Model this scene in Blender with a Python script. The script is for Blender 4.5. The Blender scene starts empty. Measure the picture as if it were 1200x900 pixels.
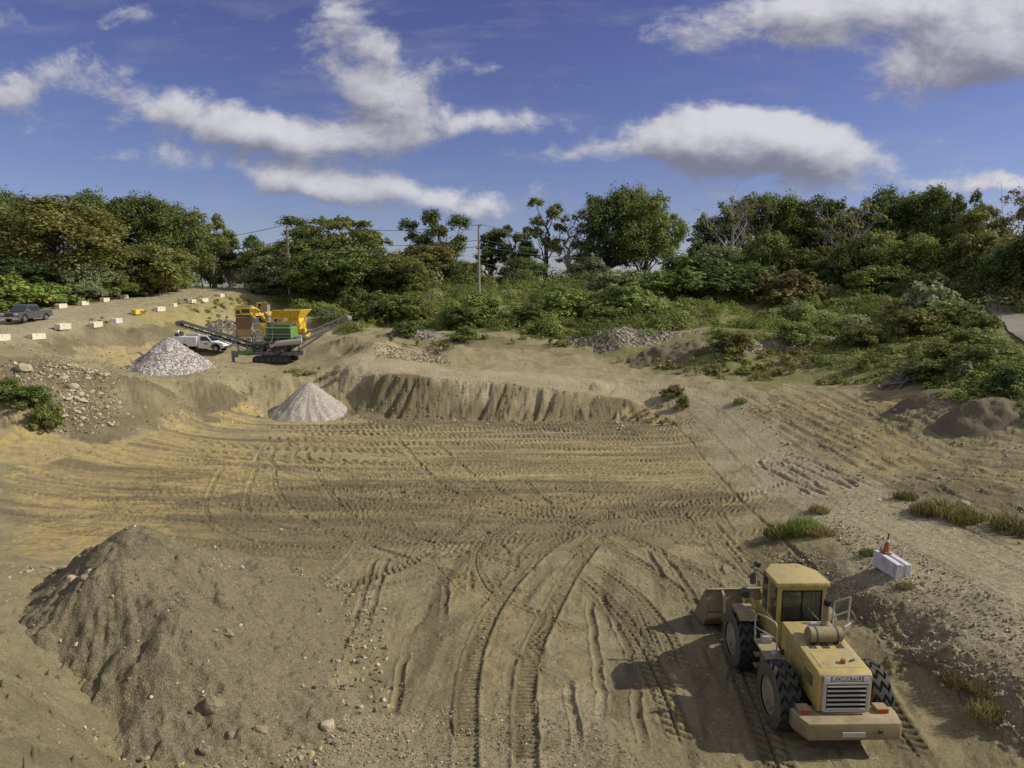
import bpy, bmesh, math, random
import numpy as np
from mathutils import Vector, Matrix

scene = bpy.context.scene
COL = scene.collection
RAD = math.radians

# ------------------------------------------------------------------ camera
F = 832.0 / 1200.0                     # focal length over picture width (24 mm equivalent on 4:3)
CAM = np.array([0.0, 0.0, 12.7])
PITCH = RAD(7.87)
SP, CP = math.sin(PITCH), math.cos(PITCH)
cam_data = bpy.data.cameras.new("camera")
cam_data.sensor_width = 36.0
cam_data.lens = 36.0 * F
cam_data.clip_start = 0.1
cam_data.clip_end = 20000.0
cam = bpy.data.objects.new("camera", cam_data)
cam.location = CAM
cam.rotation_euler = (RAD(90) - PITCH, 0, 0)
COL.objects.link(cam)
scene.camera = cam

# ------------------------------------------------------------------ exposure, sun, sky
scene.view_settings.view_transform = 'Standard'
scene.view_settings.look = 'None'
scene.view_settings.exposure = 0.26
scene.view_settings.gamma = 1.0
scene.view_settings.use_curve_mapping = False
scene.cycles.use_denoising = True
scene.cycles.max_bounces = 6
scene.cycles.diffuse_bounces = 3
scene.cycles.transparent_max_bounces = 6

SUN_EL, SUN_AZ = RAD(35), RAD(89)      # azimuth from +Y (straight ahead) towards +X
sun_data = bpy.data.lights.new("sun", 'SUN')
sun_data.energy = 4.0
sun_data.angle = RAD(0.6)
sun_data.color = (1.0, 0.93, 0.80)
sun = bpy.data.objects.new("sun", sun_data)
sun_dir = Vector((math.sin(SUN_AZ) * math.cos(SUN_EL), math.cos(SUN_AZ) * math.cos(SUN_EL), math.sin(SUN_EL)))
sun.rotation_euler = (-sun_dir).to_track_quat('-Z', 'Y').to_euler()
sun.location = (60, 0, 60)
COL.objects.link(sun)

def ray(px, py):
    """world direction through a point of the photograph (1200 x 900)"""
    a, b = (px - 600) / 832.0, (py - 450) / 832.0
    return np.array([a, CP - b * SP, -SP - b * CP])

world = bpy.data.worlds.new("World")
scene.world = world
world.use_nodes = True
WN, WL = world.node_tree.nodes, world.node_tree.links
WN.clear()

def cloud_group(detail):
    """density of the clouds for a point (u, v) = (dx/dy, dz/dy) of the sky straight ahead"""
    g = bpy.data.node_groups.new("cloud_thickness", 'ShaderNodeTree')
    g.interface.new_socket("uv", in_out='INPUT', socket_type='NodeSocketVector')
    g.interface.new_socket("density", in_out='OUTPUT', socket_type='NodeSocketFloat')
    n, l = g.nodes, g.links
    gi, go = n.new('NodeGroupInput'), n.new('NodeGroupOutput')
    def math_(op, a, b=None, clamp=False):
        m = n.new('ShaderNodeMath'); m.operation = op; m.use_clamp = clamp
        for i, v in enumerate((a, b)):
            if v is None: continue
            if isinstance(v, (int, float)): m.inputs[i].default_value = v
            else: l.new(v, m.inputs[i])
        return m.outputs[0]
    def noise(scale, det, rough, stretch=(1, 1, 1), off=(0, 0, 0), dist=0.0):
        mp = n.new('ShaderNodeMapping'); mp.inputs['Scale'].default_value = stretch; mp.inputs['Location'].default_value = off
        l.new(gi.outputs[0], mp.inputs[0])
        t = n.new('ShaderNodeTexNoise'); t.inputs['Scale'].default_value = scale; t.inputs['Detail'].default_value = det
        t.inputs['Roughness'].default_value = rough; t.inputs['Distortion'].default_value = dist
        l.new(mp.outputs[0], t.inputs['Vector'])
        return t.outputs['Fac']
    # warped position
    wx = noise(7.0, 3, .6, off=(3, 1, 0)); wy = noise(7.0, 3, .6, off=(9, 4, 2))
    cx = n.new('ShaderNodeCombineXYZ')
    l.new(math_('MULTIPLY', math_('SUBTRACT', wx, .5), .07), cx.inputs[0])
    l.new(math_('MULTIPLY', math_('SUBTRACT', wy, .5), .045), cx.inputs[1])
    ad = n.new('ShaderNodeVectorMath'); ad.operation = 'ADD'
    l.new(gi.outputs[0], ad.inputs[0]); l.new(cx.outputs[0], ad.inputs[1])
    blobs = [  # centre x, y, half width, half height in photo pixels, turn, weight
        (140, 100, 90, 30, 16, .66), (250, 140, 90, 26, 14, .76), (335, 160, 75, 20, 8, .86), (430, 158, 80, 16, 0, .62),
        (12, 108, 45, 32, 15, .6), (390, 42, 40, 42, 40, .5), (438, 85, 46, 48, 50, .80), (485, 125, 70, 28, 20, .78), (580, 143, 58, 15, 0, .84),
        (350, 215, 75, 19, 2, 1.05), (440, 224, 85, 18, 3, .86), (545, 238, 85, 18, 0, .74),
        (800, 160, 66, 24, -4, 1.05), (880, 158, 92, 26, 0, 1.2), (965, 172, 62, 24, 6, 1.15), (890, 196, 118, 22, 0, .80), (880, 228, 110, 12, 0, .5),
        (880, 12, 120, 24, 0, .85), (960, 38, 110, 20, -5, .6), (1060, 4, 120, 18, 0, .7), (1125, 66, 85, 30, -8, 1.15), (1185, 35, 90, 55, 0, 1.1),
        (1165, 216, 85, 14, -4, 1.15), (825, 68, 50, 18, 0, .55),
        (185, 20, 36, 24, 30, .5), (8, 15, 40, 26, 0, .6), (640, 178, 70, 8, 0, .42), (610, 88, 110, 10, 8, .40), (190, 184, 90, 13, 4, .5),
    ]
    tot = None
    for (px, py, rx, ry, rot, w) in blobs:
        d = ray(px, py); u, v = d[0] / d[1], d[2] / d[1]
        mp = n.new('ShaderNodeMapping'); mp.vector_type = 'TEXTURE'
        mp.inputs['Location'].default_value = (u, v, 0)
        mp.inputs['Rotation'].default_value = (0, 0, -RAD(rot))
        mp.inputs['Scale'].default_value = (rx / 832 * 1.2, ry / 832 * 1.2, 1)
        l.new(ad.outputs[0], mp.inputs[0])
        le = n.new('ShaderNodeVectorMath'); le.operation = 'DOT_PRODUCT'
        l.new(mp.outputs[0], le.inputs[0]); l.new(mp.outputs[0], le.inputs[1])
        e = math_('MULTIPLY', math_('EXPONENT', math_('MULTIPLY', le.outputs['Value'], -1.1)), w)
        tot = e if tot is None else math_('ADD', tot, e)
    fb = noise(8.0, detail, .64, stretch=(1, 1.6, 1), off=(2, 7, 0), dist=.2)
    d0 = math_('ADD', math_('MULTIPLY', tot, .95), math_('MULTIPLY', math_('SUBTRACT', fb, .5), 2.7))
    l.new(math_('SUBTRACT', d0, .38), go.inputs[0])
    return g

def build_world():
    def math_(op, a, b=None, clamp=False):
        m = WN.new('ShaderNodeMath'); m.operation = op; m.use_clamp = clamp
        for i, v in enumerate((a, b)):
            if v is None: continue
            if isinstance(v, (int, float)): m.inputs[i].default_value = v
            else: WL.new(v, m.inputs[i])
        return m.outputs[0]
    tc = WN.new('ShaderNodeTexCoord')
    sky = WN.new('ShaderNodeTexSky'); sky.sky_type = 'NISHITA'; sky.sun_disc = False
    sky.sun_elevation = SUN_EL; sky.sun_rotation = SUN_AZ
    sky.altitude = 0; sky.air_density = 1.0; sky.dust_density = 0.4; sky.ozone_density = 3.0
    tint = WN.new('ShaderNodeMix'); tint.data_type = 'RGBA'; tint.blend_type = 'MULTIPLY'; tint.inputs[0].default_value = 1
    _te = WN.new('ShaderNodeSeparateXYZ'); WL.new(tc.outputs['Generated'], _te.inputs[0])
    _tr = WN.new('ShaderNodeValToRGB'); _e = _tr.color_ramp.elements; _e[0].position = .0; _e[0].color = (.62, .60, .77, 1); _e[1].position = .38; _e[1].color = (.53, .405, .66, 1)
    WL.new(_te.outputs[2], _tr.inputs[0]); WL.new(_tr.outputs[0], tint.inputs['B'])
    WL.new(sky.outputs[0], tint.inputs['A'])
    sep = WN.new('ShaderNodeSeparateXYZ'); WL.new(tc.outputs['Generated'], sep.inputs[0])
    y = math_('MAXIMUM', math_('ABSOLUTE', sep.outputs[1]), .12)
    uv = WN.new('ShaderNodeCombineXYZ')
    WL.new(math_('DIVIDE', sep.outputs[0], y), uv.inputs[0]); WL.new(math_('DIVIDE', sep.outputs[2], y), uv.inputs[1])
    a = WN.new('ShaderNodeGroup'); a.node_tree = cloud_group(9); WL.new(uv.outputs[0], a.inputs[0])
    sh = WN.new('ShaderNodeVectorMath'); sh.operation = 'ADD'; sh.inputs[1].default_value = (.010, .026, 0)
    WL.new(uv.outputs[0], sh.inputs[0])
    b = WN.new('ShaderNodeGroup'); b.node_tree = cloud_group(8); WL.new(sh.outputs[0], b.inputs[0])
    thick = math_('MINIMUM', a.outputs[0], 1.3)
    lr = WN.new('ShaderNodeMapRange'); lr.interpolation_type = 'SMOOTHSTEP'; lr.inputs['From Min'].default_value = -.95; lr.inputs['From Max'].default_value = 1.25
    WL.new(math_('SUBTRACT', a.outputs[0], b.outputs[0]), lr.inputs[0]); lit = lr.outputs[0]
    # thin high streaks
    mp = WN.new('ShaderNodeMapping'); mp.inputs['Scale'].default_value = (1, 5, 1); mp.inputs['Rotation'].default_value = (0, 0, -.12); WL.new(uv.outputs[0], mp.inputs[0])
    st = WN.new('ShaderNodeTexNoise'); st.inputs['Scale'].default_value = 5; st.inputs['Detail'].default_value = 7; st.inputs['Roughness'].default_value = .62; WL.new(mp.outputs[0], st.inputs['Vector'])
    streak = math_('MULTIPLY', math_('SUBTRACT', st.outputs['Fac'], .5, True), .9)
    dm = WN.new('ShaderNodeMapRange'); dm.interpolation_type = 'SMOOTHSTEP'; dm.inputs['From Min'].default_value = -.06; dm.inputs['From Max'].default_value = .62
    dm.inputs['To Max'].default_value = .90
    WL.new(a.outputs[0], dm.inputs[0])
    dens = math_('MAXIMUM', dm.outputs[0], math_('MINIMUM', streak, .22))
    ramp = WN.new('ShaderNodeMix'); ramp.data_type = 'RGBA'
    ramp.inputs['A'].default_value = (1.7, 1.75, 2.25, 1)
    ramp.inputs['B'].default_value = (5.9, 5.85, 6.1, 1)
    WL.new(lit, ramp.inputs[0])
    mix = WN.new('ShaderNodeMix'); mix.data_type = 'RGBA'
    WL.new(dens, mix.inputs[0]); WL.new(tint.outputs['Result'], mix.inputs['A']); WL.new(ramp.outputs['Result'], mix.inputs['B'])
    # unseen broken bright cloud overhead and behind the camera, added for fill light
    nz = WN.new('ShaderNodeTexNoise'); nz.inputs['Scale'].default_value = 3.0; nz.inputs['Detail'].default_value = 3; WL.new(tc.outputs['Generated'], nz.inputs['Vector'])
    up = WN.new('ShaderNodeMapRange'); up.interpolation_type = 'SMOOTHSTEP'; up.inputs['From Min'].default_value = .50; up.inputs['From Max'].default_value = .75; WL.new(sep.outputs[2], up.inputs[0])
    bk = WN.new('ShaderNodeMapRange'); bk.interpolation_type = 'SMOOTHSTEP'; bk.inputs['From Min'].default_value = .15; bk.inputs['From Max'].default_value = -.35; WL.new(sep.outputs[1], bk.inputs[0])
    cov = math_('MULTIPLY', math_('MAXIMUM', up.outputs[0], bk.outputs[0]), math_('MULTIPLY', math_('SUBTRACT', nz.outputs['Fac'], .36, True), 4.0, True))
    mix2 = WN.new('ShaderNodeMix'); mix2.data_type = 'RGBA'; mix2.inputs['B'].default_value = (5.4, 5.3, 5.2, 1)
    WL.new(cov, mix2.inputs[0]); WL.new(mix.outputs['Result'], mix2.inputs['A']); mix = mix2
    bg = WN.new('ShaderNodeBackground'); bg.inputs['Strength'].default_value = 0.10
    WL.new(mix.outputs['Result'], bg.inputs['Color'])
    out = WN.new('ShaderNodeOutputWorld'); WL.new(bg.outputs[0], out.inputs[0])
build_world()
try:
    world.cycles.sampling_method = 'MANUAL'; world.cycles.sample_map_resolution = 512
except Exception:
    pass

# ------------------------------------------------------------------ helpers
def tag(o, label=None, cat=None, group=None, kind=None):
    if label: o['label'] = label
    if cat: o['category'] = cat
    if group: o['group'] = group
    if kind: o['kind'] = kind
    return o

def link(name, me, mat=None, parent=None):
    o = bpy.data.objects.new(name, me)
    COL.objects.link(o)
    if mat is not None and not me.materials: me.materials.append(mat)
    if parent is not None: o.parent = parent
    return o

def empty(name, loc=(0, 0, 0), rz=0.0):
    o = bpy.data.objects.new(name, None); COL.objects.link(o)
    o.empty_display_size = .3
    o.location = loc; o.rotation_euler = (0, 0, rz)
    return o

def np_mesh(name, v, f, smooth=False):
    """mesh from arrays; f is (n,4) or (n,3)"""
    me = bpy.data.meshes.new(name)
    v = np.asarray(v, np.float32); f = np.asarray(f, np.int32)
    k = f.shape[1]
    me.vertices.add(len(v)); me.vertices.foreach_set('co', v.ravel())
    me.loops.add(f.size); me.loops.foreach_set('vertex_index', f.ravel())
    me.polygons.add(len(f))
    me.polygons.foreach_set('loop_start', np.arange(0, f.size, k, dtype=np.int32))
    me.polygons.foreach_set('loop_total', np.full(len(f), k, np.int32))
    me.polygons.foreach_set('use_smooth', np.full(len(f), smooth, bool))
    me.update(calc_edges=True)
    return me

def copy_tree(o, parent=None):
    c = o.copy(); COL.objects.link(c)
    if parent is not None: c.parent = parent
    for ch in [x for x in bpy.data.objects if x.parent is o]:
        copy_tree(ch, c)
    return c

def hash2(ix, iy, seed):
    n = (ix.astype(np.int64) * 374761393 + iy.astype(np.int64) * 668265263 + seed * 974634757) & 0x7fffffff
    n = ((n ^ (n >> 13)) * 1274126177) & 0x7fffffff
    n = n ^ (n >> 16)
    return (n & 0xffff) / 65535.0

def vnoise(x, y, seed=0):
    ix, iy = np.floor(x), np.floor(y)
    fx, fy = x - ix, y - iy
    fx = fx * fx * fx * (fx * (fx * 6 - 15) + 10); fy = fy * fy * fy * (fy * (fy * 6 - 15) + 10)
    ix = ix.astype(np.int64); iy = iy.astype(np.int64)
    a, b = hash2(ix, iy, seed), hash2(ix + 1, iy, seed)
    c, d = hash2(ix, iy + 1, seed), hash2(ix + 1, iy + 1, seed)
    return (a + (b - a) * fx) * (1 - fy) + (c + (d - c) * fx) * fy - .5

def fbm(x, y, scale, octaves=4, seed=0, gain=.5):
    """about -0.5 .. 0.5; scale = size of the largest lump in metres"""
    r = np.zeros_like(x, dtype=float); amp, f = 1.0, 1.0 / scale
    for o in range(octaves):
        r += amp * vnoise(x * f + 17.3 * o, y * f - 9.1 * o, seed + o); amp *= gain; f *= 2.03
    return r

def sstep(a, b, x):
    t = np.clip((x - a) / (b - a), 0, 1); return t * t * (3 - 2 * t)

# ------------------------------------------------------------------ materials
def mat(name, col, rough=.6, metal=0.0, spec=.3, var=0.0, var_scale=3.0, bump=0.0, bump_scale=20.0,
        dust=0.0, dust_col=(.34, .28, .18), dirt=0.0):
    m = bpy.data.materials.new(name); m.use_nodes = True
    n, l = m.node_tree.nodes, m.node_tree.links
    p = n['Principled BSDF']
    p.inputs['Roughness'].default_value = rough; p.inputs['Metallic'].default_value = metal
    p.inputs['Specular IOR Level'].default_value = spec
    c4 = (*col, 1)
    p.inputs['Base Color'].default_value = c4
    tc = n.new('ShaderNodeTexCoord')
    src = None
    if var or dust or dirt:
        t = n.new('ShaderNodeTexNoise'); t.inputs['Scale'].default_value = var_scale; t.inputs['Detail'].default_value = 6; t.inputs['Roughness'].default_value = .65
        l.new(tc.outputs['Object'], t.inputs['Vector'])
        mx = n.new('ShaderNodeMix'); mx.data_type = 'RGBA'
        mx.inputs['A'].default_value = (*[c * (1 - var) for c in col], 1); mx.inputs['B'].default_value = (*[min(1, c * (1 + var)) for c in col], 1)
        l.new(t.outputs['Fac'], mx.inputs[0]); src = mx.outputs['Result']
        if dirt:
            t2 = n.new('ShaderNodeTexNoise'); t2.inputs['Scale'].default_value = var_scale * 1.7; t2.inputs['Detail'].default_value = 8; t2.inputs['Roughness'].default_value = .7
            mp = n.new('ShaderNodeMapping'); mp.inputs['Scale'].default_value = (1, 1, .35); l.new(tc.outputs['Object'], mp.inputs[0]); l.new(mp.outputs[0], t2.inputs['Vector'])
            r2 = n.new('ShaderNodeMapRange'); r2.inputs['From Min'].default_value = .5; r2.inputs['From Max'].default_value = .68; r2.inputs['To Max'].default_value = dirt
            l.new(t2.outputs['Fac'], r2.inputs[0])
            m3 = n.new('ShaderNodeMix'); m3.data_type = 'RGBA'; m3.inputs['B'].default_value = (.14, .11, .075, 1)
            l.new(r2.outputs[0], m3.inputs[0]); l.new(src, m3.inputs['A']); src = m3.outputs['Result']
        if dust:
            ge = n.new('ShaderNodeNewGeometry'); sx = n.new('ShaderNodeSeparateXYZ'); l.new(ge.outputs['Normal'], sx.inputs[0])
            rg = n.new('ShaderNodeMapRange'); rg.inputs['From Min'].default_value = -.5; rg.inputs['From Max'].default_value = 1.0
            rg.inputs['To Min'].default_value = .12; rg.inputs['To Max'].default_value = 1.0; l.new(sx.outputs[2], rg.inputs[0])
            ad = n.new('ShaderNodeMath'); ad.operation = 'MULTIPLY'; l.new(rg.outputs[0], ad.inputs[0])
            t3 = n.new('ShaderNodeMapRange'); t3.inputs['From Min'].default_value = .3; t3.inputs['From Max'].default_value = .7
            t3.inputs['To Min'].default_value = .35; t3.inputs['To Max'].default_value = 1.3; l.new(t.outputs['Fac'], t3.inputs[0])
            l.new(t3.outputs[0], ad.inputs[1])
            ml = n.new('ShaderNodeMath'); ml.operation = 'MULTIPLY'; ml.inputs[1].default_value = dust; ml.use_clamp = True; l.new(ad.outputs[0], ml.inputs[0])
            m4 = n.new('ShaderNodeMix'); m4.data_type = 'RGBA'; m4.inputs['B'].default_value = (*dust_col, 1)
            l.new(ml.outputs[0], m4.inputs[0]); l.new(src, m4.inputs['A']); src = m4.outputs['Result']
        l.new(src, p.inputs['Base Color'])
    if bump:
        t = n.new('ShaderNodeTexNoise'); t.inputs['Scale'].default_value = bump_scale; t.inputs['Detail'].default_value = 5
        l.new(tc.outputs['Object'], t.inputs['Vector'])
        b = n.new('ShaderNodeBump'); b.inputs['Strength'].default_value = bump; b.inputs['Distance'].default_value = .02
        l.new(t.outputs['Fac'], b.inputs['Height']); l.new(b.outputs[0], p.inputs['Normal'])
    return m
# ------------------------------------------------------------------ terrain heights
def Ph(px, py, h):
    """ground point seen at a photo pixel whose height is known"""
    d = ray(px, py); t = (h - CAM[2]) / d[2]; p = CAM + t * d
    return (p[0], p[1], h)

CTRL = []
def cp(*pts):
    for p in pts: CTRL.append(Ph(*p))
def wp(*pts):
    for p in pts: CTRL.append(p)
# pit floor
for y_ in (18, 24, 30, 36, 42, 48, 54, 60, 65):
    for x_ in (-9, -3, 3, 9):
        if x_ == -9 and y_ < 26: continue
        wp((x_, y_, 0))
wp((-15, 36, 0), (-15, 44, 0), (-15, 52, .05), (-14, 60, 0), (-20, 34, .3), (-20, 40, .35), (-20, 46, .5), (-20, 60, .1), (12, 28, 0), (12, 34, 0), (12, 22, 0), (12, 17, .1),
   (0, 10, 0), (8, 10, 0), (-5, 14, .2), (-13, 30, .1), (-10, 27, 0))
# toe of the far bank
wp((-25, 70.5, .35), (-20, 71.5, .35), (-16, 70.5, .3), (-20, 66, 0), (-24, 67, .1))
cp((450, 493, 0), (500, 495, 0), (550, 497, 0), (600, 500, 0), (650, 502, 0), (700, 505, 0), (760, 511, 0), (250, 500, .3), (205, 505, .7))
# crest of the far bank and the pale road behind it
cp((440, 437, 3.9), (500, 440, 3.65), (560, 444, 3.4), (610, 449, 3.0), (650, 453, 2.7), (690, 458, 2.3), (720, 463, 1.9), (760, 472, 1.4), (790, 485, .9), (808, 505, .3))
cp((480, 431, 4.1), (560, 437, 3.8), (640, 445, 3.1), (700, 451, 2.8), (800, 462, 2.4), (410, 432, 4.1), (380, 436, 3.5), (330, 441, 3.3), (290, 442, 3.3), (250, 441, 3.75))
cp((470, 470, 1.6), (250, 465, 2.0), (200, 458, 2.8), (230, 480, 1.0))
# left: sand bench, rubble slope, haul road
cp((0, 505, 2.6), (60, 508, 2.1), (130, 512, 1.6), (0, 560, 1.3), (60, 560, .9), (0, 600, .5), (130, 545, .6), (0, 640, .35), (170, 500, 1.5))
cp((130, 440, 5.0), (95, 432, 5.6), (60, 428, 6.1), (0, 425, 6.6), (0, 412, 7.3), (170, 447, 4.3), (60, 470, 3.9), (100, 490, 2.7), (20, 480, 3.9), (150, 480, 2.5))
cp((100, 405, 6.3), (100, 425, 4.9), (60, 416, 6.2), (150, 395, 6.6), (170, 415, 4.8), (150, 432, 4.3), (200, 437, 3.95), (170, 441, 4.0), (230, 441, 3.85), (200, 442, 3.85), (145, 441, 4.3), (230, 425, 4.3), (160, 385, 7.6))
for y_ in range(60, 150, 8):
    hr = 8.1 + .066 * (y_ - 71.6)
    hr = min(hr, 12.1)
    wp((-47.8, y_, hr), (-54, y_, hr), (-61, y_, hr + .15))
    wp((-70, y_, hr + .8))
wp((-50, 50, 7.0), (-60, 50, 7.0), (-46, 44, 5.6), (-43, 36, 4.5))
# plateau with the machines
cp((240, 412, 4.8), (270, 410, 4.8), (215, 412, 4.8), (330, 428, 3.75), (300, 422, 3.9), (360, 428, 3.75), (400, 420, 4.3), (280, 398, 5.0), (330, 405, 4.9), (360, 398, 5.2))
wp((-43.5, 96, 7.2), (-40.5, 100, 5.6), (-43.5, 106, 7.8), (-40, 110, 6.0), (-44, 116, 9.0), (-40, 120, 8.2), (-43, 86, 6.4), (-36, 100, 5.3), (-30, 100, 5.3), (-34, 112, 6.0), (-28, 110, 6.0))
# dirt hill beside the screener, ridge and rubble mounds
cp((410, 392, 6.9), (440, 400, 6.4), (390, 400, 6.0), (470, 398, 6.1), (450, 417, 4.9), (500, 415, 4.6), (420, 415, 5.0))
cp((560, 430, 3.8), (640, 436, 3.4), (700, 442, 3.0), (760, 445, 3.0), (520, 427, 3.95))
cp((540, 408, 5.3), (600, 407, 5.2), (660, 410, 4.9), (700, 414, 4.6), (560, 398, 6.0), (650, 398, 5.8), (750, 402, 5.6), (800, 402, 6.0), (840, 412, 5.6), (830, 442, 3.3), (740, 425, 4.1), (780, 430, 3.8))
# right: road, berm, dirt field, grown-over slope
cp((850, 460, 2.8), (900, 540, .9), (850, 520, .5), (830, 540, .15), (870, 580, .15), (1000, 600, 1.1), (950, 590, .9), (905, 600, .25), (1150, 720, 1.6), (1045, 672, 1.55), (1080, 690, 1.6),
   (1200, 745, 1.8), (1200, 640, 2.0), (1200, 560, 2.8), (1200, 500, 4.2), (1100, 460, 4.3), (1000, 455, 3.8), (950, 450, 3.4), (1000, 520, 2.3), (1100, 560, 2.2), (1100, 600, 1.7), (1100, 510, 3.2), (900, 480, 2.2))
cp((900, 660, .05), (960, 640, .9), (930, 620, .75), (1020, 690, 1.45), (1110, 745, 1.5), (1200, 800, 1.5), (1060, 760, .25), (1130, 840, .15), (1200, 895, .25), (1000, 720, .35))
cp((1200, 475, 5.2), (1150, 440, 6), (1075, 445, 4.9), (1130, 480, 4.5), (1100, 400, 7.2), (1180, 375, 9), (1200, 392, 8.5), (1165, 358, 10.2), (1000, 420, 5.5), (1000, 385, 7.5), (900, 380, 7.5), (900, 420, 5.0), (900, 352, 10.5), (1200, 430, 7.0), (1100, 360, 9.6))
cp((450, 386, 6.3), (540, 386, 6.5), (640, 393, 6.2), (720, 396, 6.3), (500, 360, 9.2), (620, 360, 9.2), (740, 360, 9.4), (820, 360, 9.6), (400, 375, 7.6), (350, 365, 8.6))
for x_ in range(-150, 151, 30):
    wp((x_, 140, 11.8), (x_, 170, 12.0), (x_, 230, 12.0), (x_, 320, 12.0))
wp((-30, 130, 10.6), (0, 130, 11.0), (30, 130, 11.2), (60, 125, 11.4), (-100, 90, 10.5), (-100, 60, 9.5), (-100, 20, 8), (-70, 30, 6), (-70, 115, 11.6), (-90, 115, 11.8))
wp((60, 60, 9.5), (80, 80, 11), (100, 50, 11), (100, 110, 12), (60, 100, 10.8), (45, 40, 6.5), (40, 25, 4.2), (60, 20, 7), (30, 15, 2.6), (22, 12, 1.9), (18, 6, 1.4))
# near left bank
cp((0, 660, 2.7), (40, 668, 2.4), (60, 740, 2.45), (140, 897, .7), (0, 895, 4.0), (0, 780, 3.7), (100, 820, 1.5), (80, 895, 2.2), (40, 695, 2.55), (20, 745, 3.0), (0, 700, 3.1), (40, 895, 3.1), (90, 668, 1.2))
wp((-16, 15, 4.0), (-25, 22, 3.6), (-30, 28, 2.8), (-30, 36, 1.3), (-40, 25, 4.2), (-14, 8, 4), (-30, 5, 5), (0, -20, 2), (-40, -30, 6), (40, -30, 6), (-150, -50, 9), (150, -50, 9), (-150, 50, 11), (150, 50, 12))
CTRL = np.array(CTRL, float)

def rbf_fit(P):
    d = np.sqrt(((P[:, None, :2] - P[None, :, :2]) ** 2).sum(-1))
    n = len(P)
    A = np.zeros((n + 3, n + 3)); A[:n, :n] = d - 0.35 * np.eye(n)
    A[:n, n] = 1; A[:n, n + 1:] = P[:, :2]; A[n, :n] = 1; A[n + 1:, :n] = P[:, :2].T
    b = np.zeros(n + 3); b[:n] = P[:, 2]
    return np.linalg.solve(A, b)

GX0, GX1, GY0, GY1, GS = -160.0, 160.0, -60.0, 330.0, 0.5
def base_grid():
    w = rbf_fit(CTRL)
    xs = np.arange(GX0, GX1 + GS / 2, GS); ys = np.arange(GY0, GY1 + GS / 2, GS)
    H = np.zeros((len(ys), len(xs)))
    n = len(CTRL)
    cx, cy = CTRL[:, 0].astype(np.float32), CTRL[:, 1].astype(np.float32)
    w32 = w[:n].astype(np.float32)
    xs32 = xs.astype(np.float32)
    dx2 = (xs32[:, None] - cx[None]) ** 2
    for i, y in enumerate(ys):
        H[i] = np.sqrt(dx2 + ((np.float32(y) - cy) ** 2)[None]) @ w32
        H[i] += w[n] + w[n + 1] * xs + w[n + 2] * y
    X, Y = np.meshgrid(xs, ys)
    far = sstep(150, 175, Y)
    H = H * (1 - far) + 12.0 * far
    H = np.clip(H, -.3, 12.6)
    # lumps, stronger away from the graded floor and roads
    rough = sstep(.6, 3.0, H) * .55 + .06
    road = sstep(14, 11, np.abs(X + 54.5)) * sstep(55, 65, Y)
    rough = rough * (1 - .8 * road)
    H = H + rough * fbm(X, Y, 6.0, 4, 5) * .9
    return xs, ys, H
_xs, _ys, GH = base_grid()

# ridges, scallops and rills added on the base grid
def add_features():
    X, Y = np.meshgrid(_xs, _ys)
    gy, gx = np.gradient(GH, GS)
    slope = np.sqrt(gx * gx + gy * gy)
    # scalloped cut in the ridge behind the pale road
    m2 = sstep(.25, .6, slope) * sstep(-9, -7, X) * sstep(11, 9, X) * sstep(79, 81, Y) * sstep(91, 88, Y)
    GH[:] += m2 * .55 * (np.abs(np.cos((X + .3 * fbm(X, Y, 3, 2, 33)) * math.pi / 2.9)) ** 4 - .3)
add_features()

def hb(x, y):
    """ground height at arrays x, y"""
    x = np.asarray(x, float); y = np.asarray(y, float)
    fx = np.clip((x - GX0) / GS, 0, len(_xs) - 1.001); fy = np.clip((y - GY0) / GS, 0, len(_ys) - 1.001)
    ix, iy = fx.astype(int), fy.astype(int); tx, ty = fx - ix, fy - iy
    h = (GH[iy, ix] * (1 - tx) + GH[iy, ix + 1] * tx) * (1 - ty) + (GH[iy + 1, ix] * (1 - tx) + GH[iy + 1, ix + 1] * tx) * ty
    # the digger left a sharp lip along the top of the far bank
    top = np.interp(x, CREST[:, 0], CREST[:, 2]); yc = np.interp(x, CREST[:, 0], CREST[:, 1])
    m = sstep(-15.5, -12.5, x) * sstep(14.5, 11, x) * sstep(63, 65.5, y) * sstep(yc + 3.0, yc + 1.2, y)
    t = np.clip(h / np.maximum(top, .2), 0, 1); t2 = np.clip((t - .46) * 1.75 + .46, 0.02, .985)
    return np.where((t < 1) & (m > 0), h * (1 - m) + m * np.minimum(top * t2, np.maximum(h, top * t2)), h)
CREST = np.array([Ph(*q) for q in ((440, 437, 3.9), (500, 440, 3.65), (560, 444, 3.4), (610, 449, 3.0), (650, 453, 2.7), (690, 458, 2.3), (720, 463, 1.9), (760, 472, 1.4), (790, 485, .9))])

def hz(x, y): return float(hb(np.array([x]), np.array([y]))[0])

def ground_at(px, py, tmin=6.0, tmax=240.0):
    """first ground point along the sight line of a photo pixel"""
    d = ray(px, py)
    t = np.arange(tmin, tmax, .1)
    P = CAM[None] + t[:, None] * d[None]
    under = P[:, 2] < hb(P[:, 0], P[:, 1])
    k = np.argmax(under)
    if not under[k]: k = len(t) - 1
    return P[k, 0], P[k, 1]

def gpoly(pts): return np.array([ground_at(*p) for p in pts])

def at_depth(px, depth):
    """ground point at a picture column and a distance"""
    x = (px - 600) / 832.0 * depth
    return x, depth, hz(x, depth)

def inside(poly, x, y):
    r = np.zeros(x.shape, bool); n = len(poly)
    for i in range(n):
        x0, y0 = poly[i]; x1, y1 = poly[(i + 1) % n]
        if y0 == y1: continue
        c = ((y0 <= y) & (y < y1)) | ((y1 <= y) & (y < y0))
        r ^= c & (x < x0 + (y - y0) / (y1 - y0) * (x1 - x0))
    return r

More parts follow.
